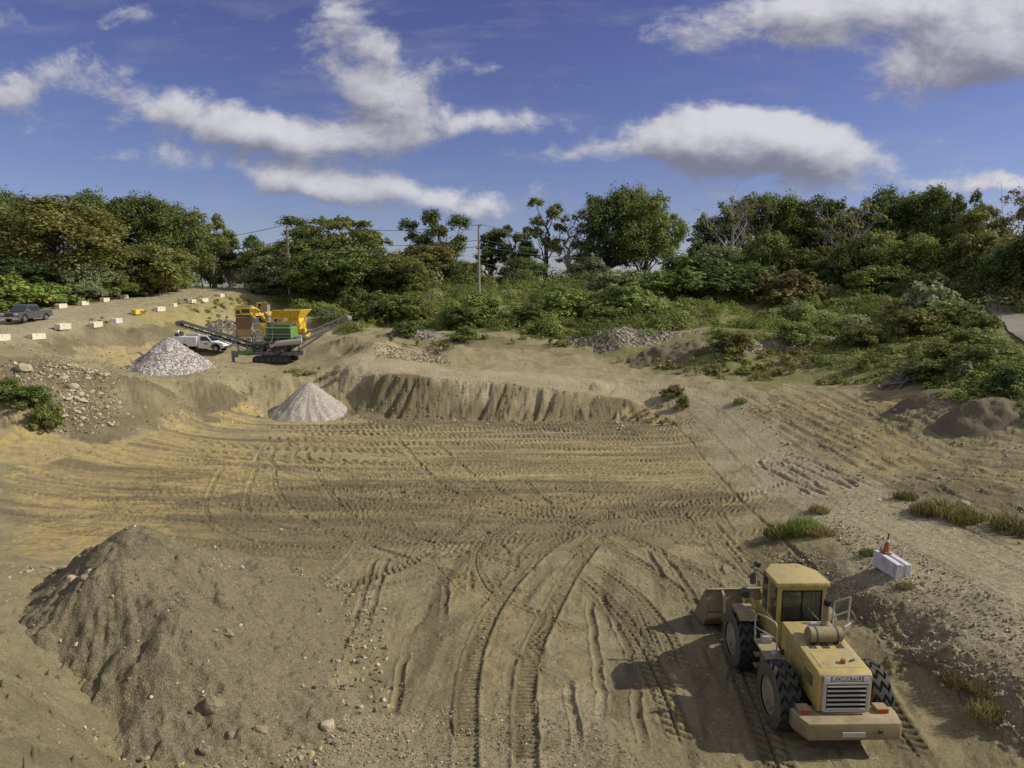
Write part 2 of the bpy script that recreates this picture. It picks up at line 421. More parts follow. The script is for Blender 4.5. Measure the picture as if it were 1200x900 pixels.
# ------------------------------------------------------------------ ground sheet: fan of rows round the place the camera flies over
def fan_axes():
    th = np.concatenate([np.arange(-180, -46, 4.0), np.arange(-46, 46.01, 0.068), np.arange(50, 180, 4.0)])
    r = [1.0]
    while r[-1] < 16.5: r.append(r[-1] + .6)
    while r[-1] < 4000:
        q = r[-1]
        if q < 78: s = min(max(.9 * q * q / 9017.0, .02), .34)
        elif q < 150: s = .42
        else: s = q * .06
        r.append(q + s)
    return np.radians(th), np.array(r)
TH, RR = fan_axes()
FX = np.sin(TH)[None, :] * RR[:, None]; FY = np.cos(TH)[None, :] * RR[:, None]
FZ = hb(FX, FY)
print("fan", FX.shape)
def spline(pts, step):
    P = np.array(pts, float); P = np.vstack([2 * P[0] - P[1], P, 2 * P[-1] - P[-2]])
    out = []
    for i in range(1, len(P) - 2):
        n = max(2, int(np.hypot(*(P[i + 1] - P[i])) / step))
        t = np.linspace(0, 1, n, endpoint=False)[:, None]
        a, b, c, d = P[i - 1], P[i], P[i + 1], P[i + 2]
        out.append(.5 * (2 * b + (c - a) * t + (2 * a - 5 * b + 4 * c - d) * t ** 2 + (3 * b - a - 3 * c + d) * t ** 3))
    return np.vstack(out + [P[-2][None]])

VEG_POLYS, MASKS = [], {}

def build_masks():
    wx = FX + 3.0 * fbm(FX, FY, 3.0, 4, 41); wy = FY + 4.0 * fbm(FX, FY, 3.0, 4, 43)
    def pm(pts): return inside(gpoly(pts), wx, wy).astype(np.float32)
    n1 = fbm(FX, FY, 9, 5, 51); n2 = fbm(FX, FY, 2.2, 4, 53)
    sand = pm([(0, 505), (60, 508), (130, 512), (230, 505), (300, 520), (300, 560), (270, 600), (240, 640), (150, 640), (60, 655), (0, 660)])
    sand = np.maximum(sand, .55 * pm([(130, 430), (60, 435), (130, 405), (215, 400), (200, 440)]))
    sand = np.maximum(sand, .75 * pm([(195, 352), (270, 342), (300, 352), (285, 378), (240, 385), (190, 385), (150, 372)]))
    sand = np.maximum(sand, .6 * pm([(150, 500), (240, 485), (330, 440), (300, 470), (280, 505), (200, 520)]))
    sand = np.maximum(sand, .7 * pm([(1000, 455), (1040, 460), (1095, 455), (1090, 470), (1010, 478)]))
    sand = np.maximum(sand, .28 * pm([(300, 500), (520, 500), (800, 530), (850, 570), (640, 600), (400, 600), (290, 560)]))
    sand = np.maximum(sand, .45 * pm([(860, 465), (1000, 470), (1200, 560), (1200, 575), (1000, 540)]))
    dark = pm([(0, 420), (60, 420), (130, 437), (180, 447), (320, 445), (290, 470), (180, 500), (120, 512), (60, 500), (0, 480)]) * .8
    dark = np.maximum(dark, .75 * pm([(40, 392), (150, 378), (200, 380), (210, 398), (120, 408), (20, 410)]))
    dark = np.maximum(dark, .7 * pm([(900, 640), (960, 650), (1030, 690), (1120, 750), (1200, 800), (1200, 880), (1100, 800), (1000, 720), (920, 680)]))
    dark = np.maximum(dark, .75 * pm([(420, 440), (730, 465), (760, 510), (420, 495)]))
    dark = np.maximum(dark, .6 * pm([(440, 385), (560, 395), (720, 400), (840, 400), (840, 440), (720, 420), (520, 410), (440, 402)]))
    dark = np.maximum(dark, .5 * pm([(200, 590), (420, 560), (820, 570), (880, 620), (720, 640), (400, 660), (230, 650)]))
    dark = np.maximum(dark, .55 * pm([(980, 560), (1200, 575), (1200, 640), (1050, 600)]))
    rc = spline(gpoly([(400, 430), (480, 433), (560, 439), (640, 447), (720, 455), (800, 465), (850, 490), (905, 537), (985, 592), (1090, 655), (1200, 716), (1290, 762)]), 1.0)
    dr = np.full(FX.shape, 1e3, np.float32)
    for c_ in rc: dr = np.minimum(dr, np.hypot(FX - c_[0], FY - c_[1]))
    roadm = sstep(3.9, 1.6, dr + 2.6 * fbm(FX, FY, 3.5, 5, 45, .6))
    MASKS['road'] = roadm
    grav = roadm * .9
    grav = np.maximum(grav, .35 * pm([(400, 426), (520, 432), (700, 450), (830, 456), (930, 540), (1010, 600), (1200, 700), (1200, 760), (1100, 720), (980, 630), (900, 560), (830, 500), (780, 468), (700, 458), (520, 441), (400, 436)]))
    grav = np.maximum(grav, .75 * sstep(6.4, 5.0, np.abs(FX + 54 + .8 * fbm(FX, FY, 5, 4, 47))) * sstep(56, 62, FY) * sstep(146, 142, FY))
    grav = np.maximum(grav, .30 * pm([(-40, 410), (40, 400), (110, 382), (200, 362), (262, 347), (240, 340), (205, 343), (100, 358), (-40, 382)]))
    grav = np.maximum(grav, .55 * pm([(300, 850), (400, 838), (520, 830), (700, 850), (760, 900), (280, 900)]))
    grav = np.maximum(grav, .8 * pm([(450, 402), (510, 410), (520, 425), (440, 418)]))
    grav = np.maximum(grav, .9 * pm([(255, 365), (300, 365), (300, 400), (250, 400)]))
    veg = pm([(400, 392), (450, 382), (540, 388), (640, 396), (720, 400), (790, 388), (850, 385), (960, 400), (1000, 440), (1090, 448), (1110, 480), (1180, 480), (1200, 510), (1300, 520), (1300, 380), (1160, 350), (1000, 337), (800, 335), (500, 333), (290, 338), (310, 356), (350, 370)])
    veg = np.maximum(veg, .75 * pm([(700, 400), (840, 385), (1000, 400), (1010, 450), (880, 450), (740, 425)]))
    veg = np.maximum(veg, .35 * pm([(195, 352), (270, 342), (300, 352), (285, 378), (190, 385), (150, 372)]) )
    veg = np.maximum(veg, .3 * pm([(520, 395), (740, 400), (740, 425), (690, 410), (560, 405)]))
    veg = np.maximum(veg, ((FX < -63) & (FY > 60)) * 1.0)
    veg = np.maximum(veg, sstep(128, 140, FY))
    MASKS.update(sand=sand, dark=dark, grav=grav, veg=veg)
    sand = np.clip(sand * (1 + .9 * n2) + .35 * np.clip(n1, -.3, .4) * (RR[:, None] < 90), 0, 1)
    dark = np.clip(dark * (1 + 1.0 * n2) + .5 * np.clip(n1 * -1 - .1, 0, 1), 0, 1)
    floor = (FZ < 1.2) & (RR[:, None] < 75)
    mid_ = sstep(30, 36, FY)
    st1 = mid_ * fbm(FX * .10, FY, 1.5, 5, 55, .62) + (1 - mid_) * fbm(FX + .15 * FY, FY * .14, .9, 5, 56, .62)
    st2 = mid_ * fbm(FX * .08, FY, 1.1, 5, 57, .62) + (1 - mid_) * fbm(FX - .12 * FY, FY * .12, .7, 5, 58, .62)
    sand = np.clip(sand + floor * 1.5 * np.clip(st1 - .10, 0, 1) * (.55 + .45 * mid_), 0, 1)
    dark = np.clip(dark + floor * 1.9 * np.clip(st2 - .08, 0, 1), 0, 1)
    return np.stack([sand, dark, np.clip(grav * (1 + .6 * n2), 0, 1), veg], -1)
VC = build_masks()

# micro relief
RMASK = np.clip(sstep(.7, 2.5, FZ), 0, 1)
FZ = FZ + (RR[:, None] < 160) * ((.035 + .06 * RMASK) * (1 - .5 * MASKS['road']) * fbm(FX, FY, .9, 4, 61) + .03 * fbm(FX, FY, .22, 2, 67) * (RR[:, None] < 60))
def slopes():
    e = .5
    gx = (hb(FX + e, FY) - hb(FX - e, FY)) / (2 * e); gy = (hb(FX, FY + e) - hb(FX, FY - e)) / (2 * e)
    return gx, gy, np.hypot(gx, gy)
_gx, _gy, SLOPE = slopes()
near = (RR[:, None] < 130)
# runnels down every steep face: noise drawn out along the fall line
_n = SLOPE + 1e-6; _c = FX * (-_gy / _n) + FY * (_gx / _n)
steep = sstep(.28, .6, SLOPE) * near
bank = steep * sstep(-17, -12, FX) * sstep(13, 9, FX) * sstep(62, 65, FY) * sstep(77, 75, FY)
_u = FX - .55 * (FY - 68) + 1.1 * fbm(FX, FY, 4, 3, 31)
_g1 = 1 - 2 * np.abs(fbm(_u, FY * .12, 1.9, 3, 35)); _g2 = 1 - 2 * np.abs(fbm(_u + .4 * vnoise(FX, FY, 3), FY * .3, .7, 3, 36))
FZ = FZ - bank * (.40 * np.clip(_g1, 0, 1) ** 3 * 1.4 + .16 * np.clip(_g2, 0, 1) ** 2 - .15)
FZ = FZ + bank * .22 * fbm(_u, FY * .35, .8, 3, 37)
FZ = FZ + (steep - bank).clip(0, 1) * (.30 - .18 * (FX > 15)) * fbm(FX, FY, 1.3, 5, 63, .6)
clod = sstep(.15, .32, fbm(FX, FY, .35, 2, 69)) * (.02 + .09 * steep) * (RR[:, None] < 75)
FZ = FZ + clod * (1 - .8 * MASKS['road'])
BASE_FZ = FZ.copy()
DISP = np.zeros_like(FZ); WET = np.zeros_like(FZ)

def track(world_pts, width=.6, kind='tyre', depth=.05, pitch=.32, lug=.03, berm=.02, seed=0, strength=1.0, pale=False):
    """press one wheel or crawler track along a world path into the ground sheet"""
    C = spline(world_pts, .35)
    C[1:-1] += .05 * np.random.default_rng(seed + 1000).normal(size=(len(C) - 2, 2)) if kind == 'rut' else 0
    total = float(np.hypot(*np.diff(C, axis=0).T).sum())
    s0 = 0.0; hw = width / 2; reach = hw * 1.7
    for i in range(len(C) - 1):
        a, b = C[i], C[i + 1]; L = math.hypot(*(b - a))
        if L < 1e-4: continue
        ux, uy = (b - a) / L
        cx, cy = (a + b) / 2; R = math.hypot(cx, cy); e = L / 2 + reach
        th = math.atan2(cx, cy); dt = e / max(R - e, 1)
        j0, j1 = np.searchsorted(TH, [th - dt, th + dt]); i0, i1 = np.searchsorted(RR, [R - e, R + e])
        if j1 <= j0 or i1 <= i0: s0 += L; continue
        X, Y = FX[i0:i1, j0:j1] - a[0], FY[i0:i1, j0:j1] - a[1]
        t = X * ux + Y * uy; d = X * uy - Y * ux
        ad = np.abs(d)
        ok = (t >= 0) & (t < L) & (ad < reach)
        if not ok.any(): s0 += L; continue
        s = s0 + t
        inn = sstep(hw * 1.08, hw * .85, ad)
        rim = np.exp(-((ad - hw * 1.25) / (hw * .25)) ** 2)
        if kind == 'tyre':
            ph = (s + np.sign(d) * ad * .55) / pitch
            lg = sstep(.25, .45, np.abs((ph % 1) - .5) * 2) * sstep(.02, .06, ad)
        elif kind == 'crawler':
            ph = s / pitch
            lg = sstep(.45, .75, np.abs((ph % 1) - .5) * 2)
        elif kind == 'diag':
            ph = (s + d * .8) / pitch
            lg = sstep(.3, .6, np.abs((ph % 1) - .5) * 2)
        else:
            lg = 0 * s
        fade = .55 + .9 * vnoise(s * .35, d * 0 + seed * 7.7, 5) + .5
        ends = sstep(0, 1.2, s) * sstep(total, total - 1.2, s)
        if kind == 'rut': inn = sstep(hw * 1.2, hw * .1, ad) * ends * np.clip(.75 + 1.1 * vnoise(s * .8, d * 2.5, 9 + seed), .2, 1.2)
        else: inn = inn * ends * np.clip(1.05 + 1.1 * vnoise(s * .22, d * .6 + seed * 3.1, 12), .2, 1)
        rim = rim * ends
        val = -depth * 1.35 + lug * 1.15 * lg * 2 * fade
        k = ok * inn * strength
        D = DISP[i0:i1, j0:j1]
        D[:] = np.where(ok, D * (1 - k) + k * val + berm * rim * strength * ok * (D > -.01), D)
        if kind != 'rut':
            W = WET[i0:i1, j0:j1]; W[:] = W * (1 - .9 * k) + .9 * k * (np.clip(1.05 - lg * 1.7 * fade, -.7, 1) if not pale else -.65 - .35 * lg); W[:] = np.where(ok, np.maximum(W, .8 * strength * ends * np.exp(-((ad - hw * .95) / (.05 + hw * .08)) ** 2)), W)
        else:
            W = WET[i0:i1, j0:j1]; W[:] = np.where(ok, np.maximum(W, k * .7), W)
        s0 += L

def wpath(px): return np.array([ground_at(*p) for p in px])
def shift(P, d):
    T = np.gradient(P, axis=0); n = np.stack([T[:, 1], -T[:, 0]], 1); n /= np.linalg.norm(n, axis=1)[:, None] + 1e-9
    return P + n * d

rng = np.random.default_rng(7)
# grading passes across the floor: long gently curved lug prints side by side
def grading():
    ys = np.arange(33.0, 65.0, .95)
    for i, y0 in enumerate(ys):
        x0 = -27 + 5 * rng.random() + (4 if y0 > 55 else 0); x1 = 11 + 6 * rng.random()
        if y0 < 38: x1 = -5 + 7 * rng.random()
        xs = np.linspace(x0, x1, 9)
        bow = .006 * np.clip(-6 - xs, 0, 40) ** 2 * (1.0 if y0 < 54 else .4)
        w = y0 + bow + .5 * np.sin(xs * .21 + i * 1.7) + .25 * rng.normal()
        P = np.stack([xs, w], 1)
        if rng.random() < .85:
            track(P, .8, 'diag', .04, .38 + .05 * rng.random(), .05, .02, seed=i, strength=.95)
        else:
            track(P, .3, 'rut', .05, seed=i)
grading()
# broad arcs climbing the sand bench on the left
for k, off in enumerate((0, 1.1, 2.6, 4.0, 5.5, 7.0)):
    P = shift(wpath([(-20, 548), (60, 566), (140, 572), (230, 565), (330, 556)]), off - 2)
    track(P, .55, 'tyre' if k % 2 else 'rut', .05, .36, .03, .02, seed=90 + k, strength=.8)
for off in (0, 1.0, 2.2, 3.4):
    P = shift(wpath([(110, 512), (150, 528), (215, 540), (290, 540), (350, 530)]), off)
    track(P, .3, 'rut', .06, seed=40, strength=.9)
def pair(px, gauge, **kw):
    P = wpath(px)
    track(shift(P, gauge / 2), **kw); track(shift(P, -gauge / 2), **kw)
# wheel tracks over the floor
track(wpath([(318, 545), (322, 575), (345, 602), (400, 631), (470, 655), (550, 681), (625, 700)]), .62, 'tyre', .06, .3, .035, .035, 1, pale=True)
track(wpath([(365, 545), (378, 568), (398, 592), (450, 620), (540, 648), (640, 672)]), .62, 'tyre', .06, .3, .035, .035, 2, pale=True)
track(wpath([(462, 512), (490, 545), (525, 575), (575, 600), (640, 618)]), .6, 'tyre', .05, .3, .03, .03, 3, pale=True)
track(wpath([(505, 515), (540, 548), (580, 575), (640, 600), (690, 612)]), .6, 'tyre', .05, .3, .03, .03, 4, pale=True)
track(wpath([(572, 560), (580, 575), (610, 596), (655, 608), (720, 610)]), .55, 'tyre', .05, .3, .03, .03, 5, pale=True)
track(wpath([(612, 560), (628, 580), (655, 598), (690, 606)]), .55, 'tyre', .05, .3, .03, .03, 6, pale=True)
for r_, o_ in ((0, 0), (1.0, .8), (2.6, 0), (3.6, .5)):
    P = wpath([(440, 522), (380, 512), (325, 518), (300, 536), (318, 556), (380, 572), (480, 584), (600, 592)])
    track(shift(P, -r_), .42, 'rut' if o_ else 'tyre', .05, .3, .03, .03, 10, pale=True)
for r_ in (0, 2.2):
    P = wpath([(262, 545), (245, 575), (240, 600), (262, 622), (320, 640), (430, 645)])
    track(shift(P, -r_), .45, 'tyre', .05, .3, .03, .03, 11, pale=True)
# from the meeting point of the tracks to the right
track(wpath([(655, 640), (690, 612), (750, 590), (830, 580), (930, 576)]), .7, 'tyre', .06, .3, .035, .03, 12)
track(wpath([(665, 655), (715, 622), (780, 602), (850, 596), (910, 598)]), .7, 'tyre', .06, .3, .035, .03, 13)
track(wpath([(520, 612), (620, 612), (720, 606), (830, 588), (950, 556)]), .6, 'tyre', .05, .3, .03, .03, 14)
track(wpath([(690, 628), (740, 655), (790, 690), (845, 735)]), .6, 'tyre', .06, .3, .03, .03, 15)
track(wpath([(700, 618), (770, 645), (840, 690), (870, 720)]), .6, 'tyre', .05, .3, .03, .03, 16)
track(wpath([(730, 612), (800, 632), (860, 665), (900, 700)]), .5, 'rut', .06, seed=17)
track(wpath([(672, 672), (712, 708), (745, 750), (775, 810), (800, 880)]), .75, 'tyre', .06, .34, .045, .04, 18)
track(wpath([(690, 660), (735, 690), (775, 735), (800, 790)]), .6, 'tyre', .05, .3, .03, .03, 19)
track(wpath([(850, 735), (875, 800), (905, 880), (930, 960)]), .8, 'tyre', .06, .34, .045, .04, 20)
track(wpath([(1000, 780), (1035, 830), (1085, 900)]), .8, 'tyre', .06, .34, .045, .04, 21)
# straight scrapes beside the mound and in the middle
for px in ([(440, 650), (425, 700), (410, 740), (392, 790)], [(455, 650), (440, 700), (425, 745)], [(524, 668), (522, 700), (520, 735)], [(562, 640), (555, 660), (550, 700)],
           [(476, 760), (468, 800), (462, 850)], [(700, 690), (735, 760), (748, 830), (755, 890)], [(690, 700), (700, 780), (706, 850)], [(664, 790), (672, 840), (680, 890)],
           [(835, 610), (870, 650), (890, 690)], [(800, 600), (830, 640), (850, 680)], [(770, 640), (800, 680), (822, 720)], [(640, 620), (610, 645), (600, 680)], [(755, 640), (790, 700)], [(560, 615), (590, 640), (600, 660)]):
    track(wpath(px), .3, 'rut', .045, berm=.03, seed=22)
# scrapes fanning out from where the tracks meet, and long drag marks over the near floor
r5 = np.random.default_rng(12)
hub = np.array(ground_at(680, 618))
for i in range(46):
    a = RAD(r5.uniform(112, 255)) if i < 34 else RAD(r5.uniform(60, 300)); d0 = r5.uniform(2.5, 9); L_ = r5.uniform(1.5, 6)
    p0 = hub + d0 * np.array([math.sin(a), math.cos(a)]); a += r5.normal() * .12; p1 = p0 + L_ * np.array([math.sin(a), math.cos(a)]); m_ = (p0 + p1) / 2 + r5.normal(size=2) * .12
    track(np.array([p0, m_, p1]), r5.uniform(.14, .55), 'rut' if r5.random() < .7 else 'tyre', r5.uniform(.015, .04), .3, .02, .02, seed=200 + i, strength=r5.uniform(.5, 1))
for i in range(80):
    x_, y_ = r5.uniform(-10, 9), r5.uniform(17, 31); a = r5.normal() * .28; L_ = r5.uniform(1.2, 5)
    p0 = np.array([x_, y_]); p1 = p0 + L_ * np.array([math.sin(a), math.cos(a)])
    track(np.array([p0, (p0 + p1) / 2 + r5.normal(size=2) * .06, p1]), r5.uniform(.12, .4), 'rut', r5.uniform(.012, .035), berm=.015, seed=260 + i, strength=r5.uniform(.5, 1))
for i in range(26):
    x_, y_ = r5.uniform(-24, 12), r5.uniform(31, 63); L_ = r5.uniform(3, 11); a = RAD(90) + r5.normal() * .16
    p0 = np.array([x_, y_]); p1 = p0 + L_ * np.array([math.sin(a), math.cos(a)])
    track(np.array([p0, (p0 + p1) / 2 + r5.normal(size=2) * .3, p1]), r5.uniform(.3, .9), 'rut', r5.uniform(.02, .05), berm=.03, seed=300 + i, strength=r5.uniform(.6, 1))
# more wheel tracks crossing each other over the middle of the floor
for i in range(22):
    c_ = np.array(ground_at(r5.uniform(330, 860), r5.uniform(560, 660))); a = r5.uniform(0, 6.28); k_ = r5.uniform(-.07, .07); P = []
    for q in np.linspace(-1, 1, 9):
        t_ = q * r5.uniform(7, 12); P.append(c_ + t_ * np.array([math.sin(a + k_ * t_), math.cos(a + k_ * t_)]))
    P = np.array(sorted(P, key=lambda p_: (p_ - c_) @ np.array([math.sin(a), math.cos(a)])))
    P = P[(np.abs(P[:, 0] + 2) < 17) & (P[:, 1] < 60) & (P[:, 1] > 17)]
    if len(P) > 3: track(P, r5.uniform(.5, .7), 'tyre', r5.uniform(.03, .06), .32, .035, .03, seed=400 + i, strength=r5.uniform(.35, .95), pale=r5.random() < .5)
# crawler prints of an excavator down the middle
track(wpath([(668, 622), (628, 655), (588, 700), (562, 750), (550, 800), (547, 850), (546, 940)]), .62, 'crawler', .07, .2, .04, .05, 23)
track(wpath([(700, 632), (672, 670), (645, 720), (624, 765), (615, 820), (616, 870), (618, 940)]), .62, 'crawler', .07, .2, .04, .05, 24)
# ruts of the road coming down on the right
road = wpath([(720, 452), (800, 462), (850, 490), (905, 540), (985, 598), (1090, 660), (1200, 722), (1290, 770)])
for off, kd in ((-3.9, 'rut'), (-2.0, 'tyre'), (.1, 'tyre'), (2.2, 'tyre'), (3.6, 'rut'), (5.5, 'rut'), (6.8, 'rut'), (8.4, 'rut')):
    track(shift(road, -off), .3 if kd == 'rut' else .5, kd, .04 if kd == 'rut' else .02, .3, .015, .02, seed=int(off * 10))
for k, px in enumerate(([(868, 468), (930, 500), (1010, 540), (1110, 570), (1220, 590)], [(900, 462), (960, 500), (1040, 535), (1130, 558), (1220, 570)], [(940, 458), (1000, 490), (1080, 525), (1160, 545), (1230, 552)],
           [(985, 462), (1040, 490), (1100, 515), (1180, 530)], [(880, 480), (950, 520), (1030, 560), (1110, 590), (1220, 615)], [(1020, 470), (1080, 495), (1150, 512), (1220, 520)])):
    for off in (0, .8, 2.0): track(shift(wpath(px), -off), .5, 'rut', .028, berm=.02, seed=30 + k)
for r_ in (0, 1.6, 2.6):
    P = wpath([(980, 585), (940, 570), (895, 548), (890, 538), (915, 533), (960, 545), (1010, 575)])
    track(shift(P, r_), .35, 'rut', .06, berm=.04, seed=44)
# the haul road above, the plateau and the sandy ramp
for off in (-4.6, -3, -1.2, .6, 2.6, 4.2):
    track(np.array([(-54.5 + off, 62), (-54.7 + off, 90), (-55 + off, 120), (-56 + off, 138)]), .4, 'rut', .05, berm=.03, seed=50)
for off in (0, 1.8, 3.6, 5.2):
    track(shift(wpath([(75, 442), (130, 432), (190, 420), (250, 416)]), off - 2), .4, 'rut', .06, berm=.04, seed=51)
FZ = BASE_FZ + DISP

def build_ground():
    nr, nt = FX.shape
    V = np.stack([FX, FY, FZ], -1).reshape(-1, 3)
    V = np.vstack([V, [[0, 0, hz(0, 0)]]])
    i = np.arange(nr - 1)[:, None] * nt; j = np.arange(nt)[None, :]; j2 = (j + 1) % nt
    Q = np.stack([i + j, i + j2, i + nt + j2, i + nt + j], -1).reshape(-1, 4)[:, ::-1]
    me = np_mesh("ground", V, Q, True)
    # close the middle
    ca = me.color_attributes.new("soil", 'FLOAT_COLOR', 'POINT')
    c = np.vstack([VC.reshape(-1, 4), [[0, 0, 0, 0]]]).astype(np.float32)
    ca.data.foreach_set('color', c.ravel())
    at = me.attributes.new("press", 'FLOAT', 'POINT')
    at.data.foreach_set('value', np.append(WET.reshape(-1), 0).astype(np.float32))
    return me

def ground_material():
    m = bpy.data.materials.new("bare_earth"); m.use_nodes = True
    n, l = m.node_tree.nodes, m.node_tree.links
    p = n['Principled BSDF']; p.inputs['Roughness'].default_value = .95; p.inputs['Specular IOR Level'].default_value = .12
    ge = n.new('ShaderNodeNewGeometry')
    def noise(scale, det=6, rough=.6, stretch=None):
        t = n.new('ShaderNodeTexNoise'); t.inputs['Scale'].default_value = scale; t.inputs['Detail'].default_value = det; t.inputs['Roughness'].default_value = rough
        if stretch:
            mp = n.new('ShaderNodeMapping'); mp.inputs['Scale'].default_value = stretch; l.new(ge.outputs['Position'], mp.inputs[0]); l.new(mp.outputs[0], t.inputs['Vector'])
        else: l.new(ge.outputs['Position'], t.inputs['Vector'])
        return t.outputs['Fac']
    def rng_(x, a, b, c=0., d=1.):
        r = n.new('ShaderNodeMapRange'); r.inputs['From Min'].default_value = a; r.inputs['From Max'].default_value = b; r.inputs['To Min'].default_value = c; r.inputs['To Max'].default_value = d
        l.new(x, r.inputs[0]); return r.outputs[0]
    def mul(a, b):
        q = n.new('ShaderNodeMath'); q.operation = 'MULTIPLY'; q.use_clamp = True
        for i, v in enumerate((a, b)):
            if isinstance(v, float): q.inputs[i].default_value = v
            else: l.new(v, q.inputs[i])
        return q.outputs[0]
    def mixc(f, a, b):
        x = n.new('ShaderNodeMix'); x.data_type = 'RGBA'
        if isinstance(f, float): x.inputs[0].default_value = f
        else: l.new(f, x.inputs[0])
        for k, v in (('A', a), ('B', b)):
            if isinstance(v, tuple): x.inputs[k].default_value = (*v, 1)
            else: l.new(v, x.inputs[k])
        return x.outputs['Result']
    at = n.new('ShaderNodeAttribute'); at.attribute_name = 'soil'
    sp = n.new('ShaderNodeSeparateColor'); l.new(at.outputs['Color'], sp.inputs[0])
    pr = n.new('ShaderNodeAttribute'); pr.attribute_name = 'press'
    fine = noise(7.0, 10, .78); mid = noise(.8, 9, .72); grit = noise(22.0, 8, .85)
    col = mixc(rng_(mid, .3, .7), (.205, .178, .106), (.350, .306, .182))
    sand = mixc(rng_(fine, .3, .7), (.36, .275, .105), (.52, .41, .18))
    col = mixc(mul(sp.outputs[0], rng_(noise(1.6, 9, .72), .38, .58, .08, 1.)), col, sand)
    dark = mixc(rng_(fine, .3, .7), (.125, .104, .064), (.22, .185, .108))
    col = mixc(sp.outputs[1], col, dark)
    # pressed soil of the tracks is damp and darker
    col = mixc(mul(pr.outputs['Fac'], rng_(mid, .25, .7, .35, .95)), col, (.115, .095, .056))
    ng = n.new('ShaderNodeMath'); ng.operation = 'MULTIPLY'; ng.inputs[1].default_value = -1.0; ng.use_clamp = True; l.new(pr.outputs['Fac'], ng.inputs[0])
    col = mixc(mul(ng.outputs[0], rng_(mid, .3, .7, .35, 1.)), col, (.42, .35, .19))
    # stones
    vo = n.new('ShaderNodeTexVoronoi'); vo.inputs['Scale'].default_value = 9.0; l.new(ge.outputs['Position'], vo.inputs['Vector'])
    vs = n.new('ShaderNodeSeparateColor'); l.new(vo.outputs['Color'], vs.inputs[0])
    stone = mixc(vs.outputs[0], (.23, .195, .125), (.52, .45, .31))
    isst = n.new('ShaderNodeMath'); isst.operation = 'GREATER_THAN'; l.new(vs.outputs[1], isst.inputs[0]); isst.inputs[1].default_value = .35
    gcol = mixc(mul(isst.outputs[0], .75), mixc(rng_(fine, .3, .7), (.32, .28, .18), (.47, .415, .28)), stone)
    col = mixc(mul(sp.outputs[2], rng_(noise(.5, 7, .7), .36, .56, .72, 1.)), col, gcol)
    # scattered pale stones everywhere
    vo2 = n.new('ShaderNodeTexVoronoi'); vo2.inputs['Scale'].default_value = 2.6; l.new(ge.outputs['Position'], vo2.inputs['Vector'])
    lt = n.new('ShaderNodeMath'); lt.operation = 'LESS_THAN'; l.new(vo2.outputs['Distance'], lt.inputs[0]); lt.inputs[1].default_value = .13
    v2 = n.new('ShaderNodeSeparateColor'); l.new(vo2.outputs['Color'], v2.inputs[0])
    gt = n.new('ShaderNodeMath'); gt.operation = 'GREATER_THAN'; l.new(v2.outputs[2], gt.inputs[0]); gt.inputs[1].default_value = .6
    col = mixc(mul(mul(lt.outputs[0], gt.outputs[0]), .7), col, (.42, .37, .28))
    # leaf litter and low green under the plants
    vg = mixc(rng_(noise(1.1, 7, .7), .3, .7), (.15, .155, .06), (.18, .205, .065))
    vg = mixc(rng_(noise(3.3, 6, .7), .5, .7), vg, (.22, .18, .095))
    col = mixc(mul(at.outputs['Alpha'], rng_(noise(.45, 6, .6), .25, .5, .55, 1.)), col, vg)
    # grain
    gr = mixc(rng_(grit, .34, .66), (.50, .50, .53), (1.52, 1.50, 1.44))
    mm = n.new('ShaderNodeMix'); mm.data_type = 'RGBA'; mm.blend_type = 'MULTIPLY'; mm.inputs[0].default_value = 1.; l.new(col, mm.inputs['A']); l.new(gr, mm.inputs['B'])
    l.new(mm.outputs['Result'], p.inputs['Base Color'])
    b1 = n.new('ShaderNodeBump'); b1.inputs['Strength'].default_value = 1.0; b1.inputs['Distance'].default_value = .10
    ad = n.new('ShaderNodeMath'); ad.operation = 'ADD'; l.new(fine, ad.inputs[0]); l.new(mul(grit, .55), ad.inputs[1])
    ad2 = n.new('ShaderNodeMath'); ad2.operation = 'ADD'; l.new(ad.outputs[0], ad2.inputs[0])
    l.new(mul(mul(sp.outputs[2], vs.outputs[1]), .45), ad2.inputs[1])
    l.new(ad2.outputs[0], b1.inputs['Height']); l.new(b1.outputs[0], p.inputs['Normal'])
    return m
M_GROUND = ground_material()
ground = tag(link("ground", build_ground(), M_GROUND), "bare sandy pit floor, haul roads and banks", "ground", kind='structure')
# ------------------------------------------------------------------ leaf clouds, trees, shrubs, weeds
def leaf_material(name, rough=.6, trans=.38):
    m = bpy.data.materials.new(name); m.use_nodes = True
    n, l = m.node_tree.nodes, m.node_tree.links
    p = n['Principled BSDF']; p.inputs['Roughness'].default_value = rough; p.inputs['Specular IOR Level'].default_value = .25
    oi = n.new('ShaderNodeObjectInfo')
    at = n.new('ShaderNodeAttribute'); at.attribute_name = 'tint'
    sp = n.new('ShaderNodeSeparateColor'); l.new(at.outputs['Color'], sp.inputs[0])
    hs = n.new('ShaderNodeHueSaturation'); l.new(oi.outputs['Color'], hs.inputs['Color'])
    l.new(sp.outputs[0], hs.inputs['Hue']); l.new(sp.outputs[1], hs.inputs['Value']); hs.inputs['Saturation'].default_value = 1.0
    l.new(hs.outputs[0], p.inputs['Base Color'])
    tr = n.new('ShaderNodeBsdfTranslucent'); l.new(hs.outputs[0], tr.inputs['Color'])
    mx = n.new('ShaderNodeMixShader'); mx.inputs[0].default_value = trans
    l.new(p.outputs[0], mx.inputs[1]); l.new(tr.outputs[0], mx.inputs[2])
    l.new(mx.outputs[0], n['Material Output'].inputs['Surface'])
    return m
M_LEAF = leaf_material("leaves")
M_BARK = mat("bark", (.12, .095, .07), .9, var=.35, var_scale=6, bump=.6, bump_scale=9)
M_BARE = mat("grey_bark", (.30, .27, .24), .9, var=.3, var_scale=5)
